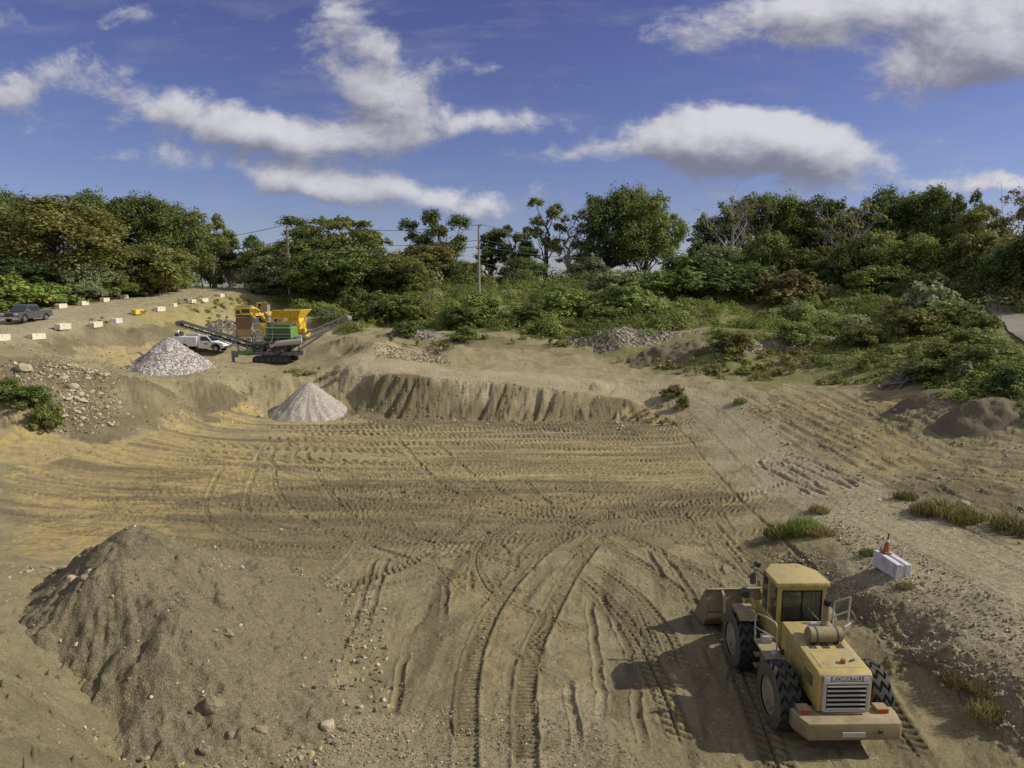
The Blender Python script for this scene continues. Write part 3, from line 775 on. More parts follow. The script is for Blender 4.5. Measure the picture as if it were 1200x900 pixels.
M_STEM = mat("dry_stems", (.20, .16, .09), .9, var=.3)

def quads(C, N, S, r, asp=1.5):
    """leaf faces: centres, normals, sizes"""
    k = len(C)
    up = r.normal(size=(k, 3)); T = np.cross(N, up); T /= np.linalg.norm(T, axis=1)[:, None] + 1e-9
    B = np.cross(N, T)
    T *= S[:, None] * .5; B *= S[:, None] * .5 * asp
    V = np.stack([C - B, C + T * .9 - B * .1, C + B, C - T * .9 - B * .1], 1).reshape(-1, 3)
    return V, np.arange(4 * k).reshape(-1, 4)

def leaf_mesh(name, V, Fq, hue, val):
    me = np_mesh(name, V, Fq)
    ca = me.color_attributes.new("tint", 'FLOAT_COLOR', 'CORNER')
    c = np.ones((len(Fq) * 4, 4), np.float32)
    c[:, 0] = np.repeat(hue, 4); c[:, 1] = np.repeat(val, 4)
    ca.data.foreach_set('color', c.ravel())
    me.materials.append(M_LEAF)
    return me

def crown_points(blobs, n, size, r, fill=.35, clump=.9):
    """leaves gathered in clumps spread over and through ellipsoids: returns C, N, S, hue, value"""
    blobs = np.array(blobs, float)
    area = (blobs[:, 3] * blobs[:, 4]) ** .8
    cnt = np.maximum((area / area.sum() * n).astype(int), 8)
    Cs, Ns, Ss, Hs, Vs = [], [], [], [], []
    for b, k in zip(blobs, cnt):
        nc = max(4, int(k / 26))
        d = r.normal(size=(nc, 3)); d /= np.linalg.norm(d, axis=1)[:, None]
        d[:, 2] = np.where(d[:, 2] < -.35, -d[:, 2] * .6, d[:, 2])
        rad = 1 - fill * r.random(nc) ** 1.5
        cc = b[:3] + d * rad[:, None] * b[3:6]
        ch, cv = r.normal(.5, .012, nc), np.clip(r.normal(1.0, .20, nc), .5, 1.6)
        idx = r.integers(0, nc, k)
        e = r.normal(size=(k, 3)); e /= np.linalg.norm(e, axis=1)[:, None]
        cs = clump * min(b[3], b[5]) * .38 * (.6 + .8 * r.random(nc))
        off = e * (cs[idx] * (.35 + .65 * r.random(k)))[:, None]; off[:, 2] *= .9
        C = cc[idx] + off
        N = e * .8 + d[idx] * .55 + np.array([0, 0, .55]) + .5 * r.normal(size=(k, 3)); N /= np.linalg.norm(N, axis=1)[:, None]
        Cs.append(C); Ns.append(N); Ss.append(size * (.6 + .8 * r.random(k))); Hs.append(ch[idx] + r.normal(0, .008, k)); Vs.append(cv[idx] * np.clip(r.normal(1, .15, k), .6, 1.5))
    return [np.concatenate(x) for x in (Cs, Ns, Ss, Hs, Vs)]

def tube_arrays(pts, radii, sides=6):
    P = np.array(pts, float); n = len(P)
    T = np.gradient(P, axis=0); T /= np.linalg.norm(T, axis=1)[:, None] + 1e-9
    ref = np.array([.3, .9, .1]); A = np.cross(T, ref); A /= np.linalg.norm(A, axis=1)[:, None] + 1e-9; B = np.cross(T, A)
    a = np.linspace(0, 2 * np.pi, sides, endpoint=False)
    V = P[:, None] + np.array(radii)[:, None, None] * (np.cos(a)[None, :, None] * A[:, None] + np.sin(a)[None, :, None] * B[:, None])
    i = np.arange(n - 1)[:, None] * sides; j = np.arange(sides)[None]; j2 = (j + 1) % sides
    Q = np.stack([i + j, i + j2, i + sides + j2, i + sides + j], -1).reshape(-1, 4)
    return V.reshape(-1, 3), Q

class Geo:
    def __init__(s): s.v, s.f, s.n = [], [], 0
    def add(s, V, Q): s.v.append(V); s.f.append(Q + s.n); s.n += len(V)
    def mesh(s, name, m, smooth=True):
        me = np_mesh(name, np.vstack(s.v), np.vstack(s.f), smooth); me.materials.append(m); return me

def limb(g, a, b, r0, r1, r, wob=.12, n=6, sides=6):
    a, b = np.array(a, float), np.array(b, float); L = np.linalg.norm(b - a)
    t = np.linspace(0, 1, n)[:, None]
    P = a + (b - a) * t + np.sin(t * np.pi) * r.normal(size=(1, 3)) * wob * L + r.normal(size=(n, 3)) * .02 * L * (t > 0) * (t < 1)
    P[:, 2] += (np.sin(t[:, 0] * np.pi) * .06 * L)
    g.add(*tube_arrays(P, r0 + (r1 - r0) * t[:, 0], sides)); return P

TREES = {}
def tree_kind(key, seed, h, w, base, nleaf, size, style='round', bare=False):
    """trunk with limbs and a leaf crown, in metres; base = height where the crown starts"""
    r = np.random.default_rng(seed); g = Geo(); blobs = []
    nb = {'round': 17, 'dense': 24, 'tall': 11, 'sparse': 9, 'umbrella': 16, 'bush': 12, 'bare': 14, 'open': 13}[style]
    ch = h - base
    for i in range(nb):
        u = (i + .5) / nb; ang = i * 2.4 + r.random() * .8
        if style in ('round', 'dense'):
            z = base + ch * (.12 + .80 * u); prof = math.sqrt(max(.05, 1 - ((u - .38) / .66) ** 2)); rr = w * .5 * prof * (.35 + .55 * r.random()); br = w * .17 * (.8 + .55 * r.random())
        elif style == 'open':
            z = base + ch * (.1 + .82 * u); prof = math.sqrt(max(.08, 1 - ((u - .5) / .62) ** 2)); rr = w * .5 * prof * (.5 + .5 * r.random()); br = w * .15 * (.7 + .6 * r.random())
        elif style == 'tall':
            z = base + ch * (.1 + .84 * u); rr = w * .36 * (1 - .5 * u) * (.3 + .7 * r.random()); br = w * .24 * (.7 + .5 * r.random())
        elif style == 'sparse':
            z = base + ch * (.05 + .9 * u); rr = w * .42 * (.4 + .6 * r.random()) * (1 - .35 * u); br = w * .17 * (.7 + .6 * r.random())
        elif style == 'umbrella':
            z = base + ch * (.45 + .45 * r.random()) - 0.0; rr = w * .47 * math.sqrt((i + .3) / nb); z = base + ch * (.88 - .50 * (rr / (w * .5)) ** 2) + r.normal() * .05 * ch; br = w * .12 * (.8 + .5 * r.random())
        elif style == 'bare':
            z = base + ch * (.25 + .7 * u); rr = w * .45 * math.sqrt(max(.1, 1 - (u - .3) ** 2 * 1.6)) * (.6 + .4 * r.random()); br = w * .11
        else:
            z = ch * (.15 + .6 * u); rr = w * .42 * (1 - .55 * u ** 1.5) * (.45 + .55 * r.random()); br = w * .20 * (.7 + .6 * r.random())
        fl = .95 if style != 'umbrella' else .5
        blobs.append((rr * math.cos(ang), rr * math.sin(ang), z - br * fl * .3, br, br, br * fl))
    tr = .022 * h + .05
    if style == 'bush':
        for i in range(5):
            b = blobs[int(r.integers(nb))]; limb(g, (r.normal() * .15, r.normal() * .15, -.2), b[:3], .05 * h / 3 + .02, .015, r, .1, 5, 5)
    else:
        lean = r.normal(size=2) * .025 * h
        top = (lean[0], lean[1], base + ch * (.62 if style not in ('umbrella',) else .35))
        P = limb(g, (0, 0, -.4), top, tr * 1.25, tr * .35, r, .015, 9, 8)
        for b in blobs:
            zz = min(max(b[2] - (.25 + .2 * r.random()) * ch - .12 * math.hypot(b[0], b[1]), base * .75), top[2])
            k = int(np.argmin(np.abs(P[:, 2] - zz))); 
            Q = limb(g, P[k], b[:3], tr * (.42 if not bare else .36), tr * .07, r, .10, 6, 5)
            for q in range(7 if (bare or style in ('sparse', 'open')) else 2):
                s = Q[2 + int(r.integers(4))]; e = s + (np.array(b[:3]) - P[k]) * .25 + r.normal(size=3) * b[3] * (.5 if not bare else .9) + np.array([0, 0, b[3] * (.05 if not bare else .3)])
                W = limb(g, s, e, tr * .12, tr * .03, r, .12, 4, 4)
                if bare:
                    for z_ in range(3):
                        s2 = W[1 + int(r.integers(3))]; limb(g, s2, s2 + r.normal(size=3) * b[3] * .5 + np.array([0, 0, b[3] * .25]), tr * .05, tr * .02, r, .12, 3, 3)
    tme = g.mesh(key + "_trunk", M_BARE if bare else M_BARK)
    C, N, S, H, Vv = crown_points(blobs, nleaf, size, r, .55 if style != 'bush' else .75, 1.15)
    ok = C[:, 2] > .05
    V, Q = quads(C[ok], N[ok], S[ok], r)
    cme = leaf_mesh(key + "_crown", V, Q, H[ok], Vv[ok])
    zt = np.percentile(C[:, 2], 99.6); wt = np.percentile(np.abs(C[:, 0]), 98.5) * 2
    TREES[key] = (tme, cme, float(zt), float(wt))

for s_ in range(4): tree_kind(f"oak{s_}", 100 + s_, 18, 14, 5.0 - s_ * .5, 24000, .28, 'dense')
tree_kind("open0", 120, 17, 14, 6.5, 14000, .28, 'open'); tree_kind("open1", 121, 18, 12, 7, 12500, .28, 'open')
for s_ in range(3): tree_kind(f"low{s_}", 130 + s_, 10, 11, 1.6, 17000, .27, 'round')
for s_ in range(2): tree_kind(f"tall{s_}", 140 + s_, 18, 8, 5, 8000, .28, 'tall')
tree_kind("sparse0", 150, 18, 9, 6, 5400, .28, 'sparse'); tree_kind("sparse1", 151, 16, 9, 4, 2000, .27, 'sparse', True)
tree_kind("umbrella", 160, 16, 20, 5, 14000, .29, 'umbrella')
tree_kind("bare0", 170, 16, 14, 4.5, 1700, .30, 'bare', True); tree_kind("bare1", 171, 16, 13, 4.5, 2600, .30, 'bare', True)
for s_ in range(5): tree_kind(f"bush{s_}", 180 + s_, 4, 5.0, 0, 5200, .18, 'bush')

GREENS = {'dark': (.072, .100, .031), 'mid': (.108, .136, .042), 'olive': (.112, .124, .040), 'brown': (.112, .104, .046), 'yellow': (.145, .165, .040),
          'grey': (.165, .195, .115), 'deep': (.045, .072, .025), 'lime': (.135, .172, .045), 'rust': (.115, .100, .046), 'straw': (.165, .150, .068), 'fresh': (.122, .165, .050)}
GREENS = {k: tuple(c * q for c, q in zip(v, (1.72, 1.62, 1.40))) for k, v in GREENS.items()}
trng = random.Random(5)
def place_tree(kind, px, depth, top_py, width_px, tone, label, name='tree', group=None, cat='tree', sink=0.0, ground_xy=None):
    if ground_xy: x, y = ground_xy; z = hz(x, y)
    else: x, y, z = at_depth(px, depth)
    tm, cm, zt, wt = TREES[kind]
    d = ray(px, top_py); ztop = CAM[2] + d[2] / d[1] * y
    hgt = max(ztop - z + sink, 1.2); wid = width_px / 832.0 * y * 1.04
    root = empty(name, (x, y, z - .1 - sink), trng.random() * 6.28)
    root.scale = (wid / wt, wid / wt, max(hgt / zt, .62 * wid / wt))
    tag(root, label, cat, group)
    t = bpy.data.objects.new('trunk' if cat == 'tree' else 'stem', tm); COL.objects.link(t); t.parent = root
    c = bpy.data.objects.new('crown' if cat == 'tree' else 'foliage', cm); COL.objects.link(c); c.parent = root
    g = GREENS[tone]; k = .88 + .24 * trng.random(); c.color = (g[0] * k * (.95 + .1 * trng.random()), g[1] * k, g[2] * k, 1)
    return root

T_ = [  # kind, column, distance, top row, width in the photo, tone, label
 # behind the haul road on the left
 ("oak0", -30, 112, 222, 110, 'dark', "broad dark oak at the very edge of the wood, past the pickup truck"),
 ("oak1", 22, 122, 226, 80, 'dark', "dark green oak poking up behind the olive tree over the pickup truck"),
 ("oak2", 78, 106, 239, 135, 'olive', "big rounded brownish olive tree in front of the wood by the haul road"),
 ("oak3", 132, 126, 224, 80, 'dark', "tall dark oak with the highest top in the wood beside the haul road"),
 ("oak0", 178, 128, 229, 88, 'dark', "wide dark oak directly right of the tallest oak by the haul road"),
 ("oak1", 222, 131, 240, 74, 'mid', "mid green oak whose crown steps down towards the gate"),
 ("open1", 252, 140, 252, 46, 'mid', "thin olive topped tree leaning over the gate"),
 ("low0", 182, 117, 286, 84, 'olive', "low olive tree at the foot of the dark oaks, above the far blocks"),
 ("low1", 98, 103, 302, 64, 'grey', "small grey green tree under the big olive tree"),
 ("low2", 128, 108, 312, 52, 'mid', "small mid green tree just right of the grey green one by the road"),
 ("low2", 209, 124, 300, 34, 'mid', "low leafy tree beside the left gate leaf"),
 ("low0", 30, 99, 300, 66, 'deep', "dark low tree in the gap behind the pickup truck"),
 ("low1", 160, 114, 318, 40, 'brown', "small brownish tree at the road edge behind the far row of blocks"),
 ("tall1", 272, 158, 277, 32, 'dark', "slim dark tree standing behind the open gate"),
 ("open0", 290, 160, 276, 50, 'dark', "dark tree with bare trunks right behind the gate opening"),
 ("low0", 250, 172, 296, 40, 'deep', "dark thick tree closing the view beyond the left half of the gate"),
 ("low2", 274, 174, 298, 44, 'deep', "dark thick tree closing the view beyond the right half of the gate"),
 ("tall0", 255, 160, 286, 34, 'dark', "narrow dark tree between the gate and the oak wood"),
 # centre left
 ("low0", 312, 142, 288, 48, 'mid', "rounded green tree between the gate and the first utility pole"),
 ("low2", 328, 146, 284, 34, 'olive', "small yellowish tree touching the first utility pole"),
 ("tall0", 360, 150, 283, 44, 'dark', "dark tree just right of the first utility pole"),
 ("umbrella", 402, 141, 253, 108, 'mid', "wide umbrella shaped tree with spreading boughs above the crusher"),
 ("low1", 395, 134, 286, 112, 'mid', "leafy tree filling in below the umbrella shaped tree"),
 ("low2", 340, 131, 316, 86, 'grey', "grey green shrubby tree behind the yellow crusher"),
 ("low0", 385, 127, 318, 92, 'dark', "dark bushy tree above the screener conveyor tip"),
 ("low1", 316, 136, 318, 56, 'grey', "greyish bush tree at the right of the gate"),
 ("low2", 445, 138, 296, 70, 'mid', "green tree left of the tall gapped oak"),
 ("low0", 470, 133, 318, 70, 'mid', "low broad tree below the tall gapped oak"),
 ("open0", 512, 164, 248, 72, 'dark', "tall dark oak with sky showing through, left of the second utility pole"),
 ("low1", 500, 155, 296, 80, 'olive', "reddish olive tree at the foot of the tall gapped oak"),
 ("low2", 545, 150, 306, 54, 'mid', "low green tree in front of the second utility pole"),
 ("tall1", 577, 166, 283, 36, 'dark', "small dark round topped tree right of the second utility pole"),
 ("open1", 603, 165, 264, 50, 'dark', "medium dark tree with a loose crown right of the second pole"),
 ("low0", 612, 158, 302, 52, 'dark', "dark low tree under the loose crowned tree"),
 ("sparse0", 640, 166, 232, 56, 'mid', "tall thin tree with see-through foliage in the middle of the skyline"),
 ("sparse1", 668, 164, 246, 48, 'brown', "nearly bare brownish tree between the thin tree and the great oak"),
 ("oak3", 712, 166, 222, 76, 'dark', "great dark oak, left half of the highest crown on the skyline"),
 ("oak1", 752, 163, 220, 80, 'mid', "great oak, right half of the highest crown on the skyline"),
 ("open0", 776, 168, 246, 40, 'mid', "loose edge tree hanging off the great oak's right side"),
 ("low1", 690, 158, 300, 50, 'grey', "low twiggy tree under the great oak"),
 # right wood
 ("tall0", 822, 150, 262, 44, 'dark', "dark narrow tree at the left end of the right hand wood"),
 ("oak2", 880, 146, 228, 84, 'dark', "dark oak behind the grey bare branched tree"),
 ("bare0", 853, 138, 228, 84, 'olive', "pale grey tree with bare spreading branches and few leaves"),
 ("oak0", 918, 144, 230, 70, 'mid', "mid green oak between the two pale branched trees"),
 ("oak3", 955, 141, 229, 72, 'dark', "dark oak crown left of the brownish thinning tree"),
 ("bare1", 990, 126, 238, 80, 'olive', "thinning olive leaved tree with a forked pale trunk"),
 ("oak1", 1040, 134, 221, 84, 'dark', "tall dark oak with a lumpy top in the right hand wood"),
 ("oak2", 1078, 130, 220, 78, 'dark', "dark oak standing next to the lumpy topped one, above the bright green tree"),
 ("open1", 1122, 124, 224, 46, 'dark', "upright dark tree with a ragged top near the wood's high right end"),
 ("open0", 1165, 112, 240, 90, 'olive', "olive tinted tree on the rise above the paved path"),
 ("sparse1", 1186, 106, 222, 50, 'rust', "ragged half bare tree rising over the paved path"),
 ("low2", 1140, 104, 272, 90, 'olive', "broad olive tree on the slope left of the paved path"),
 ("low0", 1190, 94, 284, 90, 'dark', "dark tree overhanging the paved path"),
 ("low1", 1222, 88, 262, 100, 'dark', "big dark tree cut by the frame above the path"),
 ("low2", 838, 137, 286, 70, 'grey', "rounded grey green willow like tree below the bare branched tree"),
 ("low1", 895, 128, 274, 56, 'mid', "fresh green tree below the bare branched tree's right side"),
 ("low0", 935, 126, 292, 66, 'mid', "small green tree in the middle of the right hand wood's front"),
 ("low2", 972, 120, 300, 52, 'dark', "dark low tree below the thinning tree"),
 ("low1", 1008, 116, 272, 66, 'mid', "green tree in front of the lumpy topped oak"),
 ("oak3", 1058, 110, 276, 72, 'lime', "bright yellow green tree standing out in front of the right hand wood"),
 ("low0", 1022, 107, 312, 66, 'fresh', "low fresh green tree at the wood's front edge"),
 ("low1", 1102, 106, 298, 60, 'mid', "mid green tree right of the bright yellow green one"),
 ("low2", 1080, 100, 328, 60, 'dark', "small dark tree behind the pale willow bush"),
 ("oak0", 1110, 128, 252, 60, 'dark', "dark oak in the second row behind the yellow green tree"),
 ("oak2", 1000, 138, 250, 60, 'deep', "deep green oak in the shade behind the thinning tree"),
 ("low2", 870, 126, 300, 50, 'dark', "dark undergrown tree left of the fresh green one"),
]
for t in T_:
    place_tree(t[0], t[1], t[2], t[3], t[4], t[5], t[6])

S_ = [  # shrubs that stand out
 ("bush0", 18, 92, 336, 78, 'lime', "yellow green roadside bush behind the dark pickup truck"),
 ("bush1", 62, 97, 340, 60, 'fresh', "leafy bush behind the pickup truck's cargo bed"),
 ("bush2", -25, 86, 344, 60, 'mid', "green bush at the road edge ahead of the pickup truck"),
 ("bush3", 112, 107, 341, 36, 'grey', "grey green bush behind the second far block"),
 ("bush4", 150, 113, 336, 42, 'mid', "mid green bush behind the middle of the far row of blocks"),
 ("bush0", 190, 123, 328, 36, 'olive', "olive bush behind the end of the far row of blocks"),
 ("bush1", 212, 130, 330, 26, 'brown', "brownish bush beside the left gate leaf"),
 ("bush2", 304, 128, 336, 26, 'grey', "grey bush at the corner of the right gate leaf"),
 ("bush0", 815, 118, 316, 100, 'dark', "large dark green mound of leaves at the foot of the willow tree"),
 ("bush2", 866, 114, 328, 80, 'dark', "dark leafy mound next to the large one, in front of the wood"),
 ("bush3", 915, 108, 328, 76, 'brown', "reddish brown shrub before the right hand wood"),
 ("bush4", 760, 116, 318, 74, 'fresh', "bright green rounded shrub below the great oak"),
 ("bush1", 722, 120, 316, 66, 'grey', "pale grey shrub below the great oak"),
 ("bush0", 1092, 80, 330, 64, 'grey', "pale silvery willow bush on the slope"),
 ("bush3", 1062, 84, 346, 52, 'olive', "small olive bush left of the pale willow bush"),
 ("bush4", 1120, 77, 358, 70, 'mid', "green bush at the right foot of the pale willow bush"),
 ("bush2", 1080, 76, 372, 70, 'olive', "low olive bush below the pale willow bush"),
 ("bush1", 565, 108, 344, 62, 'fresh', "fresh green bush rising from the thicket behind the scalloped ridge"),
 ("bush2", 540, 103, 358, 54, 'dark', "dark bush at the edge of the thicket behind the ridge"),
 ("bush3", 665, 106, 352, 72, 'fresh', "spreading bright bush in the middle of the thicket"),
 ("bush4", 620, 102, 366, 50, 'dark', "dark bush low in the thicket over the scalloped ridge"),
 ("bush0", 740, 104, 356, 74, 'fresh', "feathery green bush in the thicket near the rubble mounds"),
 ("bush1", 710, 99, 372, 50, 'mid', "low mid green bush just above the rubble mounds"),
 ("bush2", 470, 110, 346, 60, 'mid', "mid green bush behind the dirt hill"),
 ("bush3", 430, 112, 338, 54, 'dark', "dark bush above the conveyor's raised end"),
 ("bush4", 478, 92, 384, 40, 'dark', "dark bush growing on the grey rubble heap"),
 ("bush0", 545, 89, 390, 34, 'mid', "green bush on the rubble heap left of the scalloped ridge"),
 ("bush1", 20, 51.5, 462, 56, 'dark', "dark green bush on the lip of the sand bench"),
 ("bush2", 46, 50.5, 472, 36, 'mid', "smaller green bush on the lip of the sand bench beside the dark one"),
 ("bush3", -8, 52, 462, 44, 'mid', "bush at the frame edge on the lip of the sand bench"),
 ("bush4", 860, 78, 398, 50, 'olive', "olive bush on the grown-over rubble mound"),
 ("bush0", 935, 80, 398, 50, 'mid', "green bush on the slope above the dirt field"),
 ("bush1", 1010, 76, 410, 56, 'olive', "olive bush left of the brushwood heap"),
 ("bush2", 1118, 60, 422, 56, 'olive', "olive bush right of the brushwood heap"),
 ("bush3", 1160, 55, 420, 64, 'mid', "leafy green bush on the slope below the paved path"),
 ("bush4", 1196, 48, 440, 60, 'dark', "dark bush at the frame edge above the dirt field"),
 ("bush0", 1190, 47, 474, 44, 'deep', "deep green bush at the foot of the bare mound by the dirt field"),
 ("bush1", 1100, 57, 446, 60, 'mid', "mid green bush on the tongue of growth by the dirt field"),
 ("bush2", 1140, 62, 404, 60, 'mid', "mid green bush halfway up the slope below the path"),
 ("bush3", 1150, 72, 376, 40, 'mid', "green bush beside the paved path"),
 ("bush0", 790, 68, 476, 26, 'brown', "dry brown bush on the bank end below the pale road"),
 ("bush1", 803, 65.5, 494, 14, 'yellow', "small yellow green tuft at the very end of the bank"),
]
for t in S_:
    place_tree(t[0], t[1], t[2], t[3], t[4], t[5], t[6], 'shrub', None, 'shrub')

# ---- thicket and ground cover: leaf masses nobody could count
def scatter(poly, density, r, seed_noise=None, thresh=-.2):
    P = gpoly(poly); x0, y0 = P.min(0); x1, y1 = P.max(0)
    n = int((x1 - x0) * (y1 - y0) * density)
    x, y = r.uniform(x0, x1, n), r.uniform(y0, y1, n)
    k = inside(P, x + 1.5 * fbm(x, y, 3, 3, 71), y + 2 * fbm(x, y, 3, 3, 73))
    if seed_noise is not None: k &= fbm(x, y, 7.0, 4, seed_noise) > thresh
    return x[k], y[k]

def mass(name, label, groups, seed):
    """groups: list of (x, y, height array, width array, leaves per clump, leaf size, tone list)"""
    r = np.random.default_rng(seed); VV, QQ, HH, LL, CC, nv = [], [], [], [], [], 0
    for (x, y, hh, ww, k, size, tones) in groups:
        z = hb(x, y); n = len(x)
        if n == 0: continue
        th = r.random((n, k)) * 2 * np.pi; ph = r.random((n, k)) ** .6; rad = (.55 + .45 * r.random((n, k)))
        hx = ww[:, None] * .5 * rad * np.sqrt(1 - (ph * .9) ** 2) * np.cos(th); hy = ww[:, None] * .5 * rad * np.sqrt(1 - (ph * .9) ** 2) * np.sin(th); hz_ = hh[:, None] * ph * (.75 + .35 * r.random((n, k)))
        C = np.stack([x[:, None] + hx, y[:, None] + hy, z[:, None] + hz_], -1).reshape(-1, 3)
        C[:, 2] = np.maximum(C[:, 2], hb(C[:, 0], C[:, 1]) + .02)
        N = np.stack([hx / ww[:, None] * 2.2, hy / ww[:, None] * 2.2, .35 + ph], -1).reshape(-1, 3) + .45 * r.normal(size=(n * k, 3)); N /= np.linalg.norm(N, axis=1)[:, None]
        S = np.repeat(size * (.6 + .8 * r.random(n)), k) * (.7 + .6 * r.random(n * k))
        V, Q = quads(C, N, S, r); VV.append(V); QQ.append(Q + nv); nv += len(V)
        T = np.array([GREENS[t] for t in tones]); ti = r.integers(0, len(tones), n)
        CC.append(np.repeat(T[ti] * np.clip(r.normal(1, .15, n), .6, 1.5)[:, None], k, 0) * np.clip(r.normal(1, .14, n * k), .6, 1.5)[:, None])
    me = np_mesh(name, np.vstack(VV), np.vstack(QQ))
    c = np.vstack(CC); c4 = np.ones((len(c) * 4, 4), np.float32); c4[:, :3] = np.repeat(c, 4, 0)
    ca = me.color_attributes.new("tint", 'FLOAT_COLOR', 'CORNER'); ca.data.foreach_set('color', c4.ravel())
    o = link(name, me, M_MASS); tag(o, label, name.replace('_', ' '), kind='stuff'); return o

def mass_material():
    m = bpy.data.materials.new("mixed_leaves"); m.use_nodes = True
    n, l = m.node_tree.nodes, m.node_tree.links
    p = n['Principled BSDF']; p.inputs['Roughness'].default_value = .65; p.inputs['Specular IOR Level'].default_value = .2
    at = n.new('ShaderNodeAttribute'); at.attribute_name = 'tint'; l.new(at.outputs['Color'], p.inputs['Base Color'])
    tr = n.new('ShaderNodeBsdfTranslucent'); l.new(at.outputs['Color'], tr.inputs['Color'])
    mx = n.new('ShaderNodeMixShader'); mx.inputs[0].default_value = .35
    l.new(p.outputs[0], mx.inputs[1]); l.new(tr.outputs[0], mx.inputs[2]); l.new(mx.outputs[0], n['Material Output'].inputs['Surface'])
    return m
M_MASS = mass_material()

_path = None
def near_path(x, y):
    global _path
    if _path is None: _path = spline([ground_at(*q) for q in PATH_PX], .6)
    d = np.full(x.shape, 1e9)
    for c in _path: d = np.minimum(d, np.hypot(x - c[0], y - c[1]))
    return d < 2.0
PATH_PX = [(1290, 430), (1240, 408), (1205, 390), (1185, 374), (1170, 362), (1160, 354)]
def build_masses():
    r = np.random.default_rng(77)
    U = lambda a, b, x: a + (b - a) * r.random(len(x))
    # thicket on the slope behind the pit
    g = []
    belt = [(405, 392), (450, 384), (540, 388), (640, 395), (720, 398), (790, 388), (850, 384), (960, 396), (1060, 392), (1080, 350), (1000, 338), (800, 333), (500, 331), (310, 338), (320, 352), (370, 372)]
    x, y = scatter(belt, .11, r, 81, -.25); g.append((x, y, U(.9, 2.3, x), U(2.4, 5.0, x), 330, .21, ['mid', 'fresh', 'olive', 'grey', 'mid', 'lime', 'fresh']))
    x, y = scatter(belt, .5, r, 83, -.3); g.append((x, y, U(.4, 1.3, x), U(1.0, 2.4, x), 80, .17, ['fresh', 'olive', 'mid', 'yellow', 'lime', 'mid']))
    back = [(60, 338), (250, 330), (310, 331), (500, 329), (800, 330), (1000, 334), (1100, 340), (1000, 333), (500, 325)]
    # the low storey under the skyline trees
    for (x0, x1, y0, y1, n) in ((-62, 20, 138, 178, 170), (20, 75, 120, 165, 130), (-110, -64, 84, 150, 190), (55, 90, 84, 125, 80)):
        x = r.uniform(x0, x1, n); y = r.uniform(y0, y1, n)
        k = ~((x > -61) & (x < -47) & (y < 150)); x, y = x[k], y[k]
        g.append((x, y, U(2.0, 4.2, x), U(3.5, 7.0, x), 280, .28, ['dark', 'mid', 'olive', 'grey', 'dark', 'mid']))
    mass('thicket', "tangled green thicket covering the slope behind the pit", g, 5)
    # weeds and low growth
    g = []
    right = [(830, 388), (1000, 395), (1060, 380), (1160, 362), (1260, 420), (1260, 520), (1195, 505), (1175, 478), (1110, 478), (1085, 455), (1010, 452), (880, 446), (840, 430)]
    x, y = scatter(right, 1.5, r, 85, -.22); k = ~near_path(x, y); x, y = x[k], y[k]; g.append((x, y, U(.15, .55, x), U(.6, 1.8, x), 50, .13, ['fresh', 'lime', 'fresh', 'straw', 'yellow', 'mid', 'olive']))
    x, y = scatter(right, .05, r, 86, -.05); k = ~near_path(x, y); x, y = x[k], y[k]; g.append((x, y, U(.6, 1.5, x), U(1.2, 2.6, x), 190, .16, ['fresh', 'mid', 'olive', 'grey', 'dark']))
    tongue = [(1085, 470), (1100, 442), (1200, 430), (1260, 470), (1240, 500), (1180, 470), (1110, 482)]
    x, y = scatter(tongue, 1.6, r); g.append((x, y, U(.4, 1.0, x), U(.7, 1.6, x), 60, .15, ['fresh', 'lime', 'mid', 'yellow']))
    rub = [(690, 402), (840, 392), (960, 400), (960, 440), (840, 446), (740, 425)]
    x, y = scatter(rub, .9, r, 87, .0); g.append((x, y, U(.25, .8, x), U(.5, 1.5, x), 40, .17, ['olive', 'brown', 'straw', 'mid', 'brown']))
    rub2 = [(440, 392), (560, 392), (720, 402), (700, 412), (560, 405), (450, 402)]
    x, y = scatter(rub2, .5, r, 88, .02); g.append((x, y, U(.3, .9, x), U(.6, 1.6, x), 50, .18, ['mid', 'olive', 'dark']))
    slope = [(195, 354), (260, 346), (290, 352), (300, 372), (285, 380), (190, 388), (150, 374)]
    x, y = scatter(slope, .42, r, 89, .0); g.append((x, y, U(.2, .6, x), U(.4, 1.3, x), 36, .15, ['olive', 'mid', 'straw']))
    road = [(40, 388), (110, 374), (260, 345), (262, 350), (120, 384), (60, 396)]
    x, y = scatter(road, .35, r, 92, .12); g.append((x, y, U(.15, .4, x), U(.3, .9, x), 26, .12, ['olive', 'straw', 'mid']))
    verge = [(-40, 372), (60, 366), (205, 338), (200, 332), (60, 350), (-40, 356)]
    x, y = scatter(verge, .9, r, 90, -.2); k = x < -62; x, y = x[k], y[k]; g.append((x, y, U(.3, .9, x), U(.6, 1.8, x), 60, .16, ['mid', 'olive', 'yellow', 'dark']))
    edge = [(350, 433), (395, 431), (410, 438), (370, 441), (320, 441)]
    x, y = scatter(edge, 1.6, r, 91, -.05); g.append((x, y, U(.2, .6, x), U(.4, 1.2, x), 40, .13, ['olive', 'mid', 'straw']))
    bankend = [(735, 470), (790, 478), (812, 505), (770, 500), (735, 490)]
    x, y = scatter(bankend, 1.0, r, 93, .0); g.append((x, y, U(.2, .5, x), U(.3, .9, x), 36, .12, ['brown', 'straw', 'olive']))
    mass('weeds', "low weeds and scrub spreading over the slopes round the pit", g, 6)
build_masses()

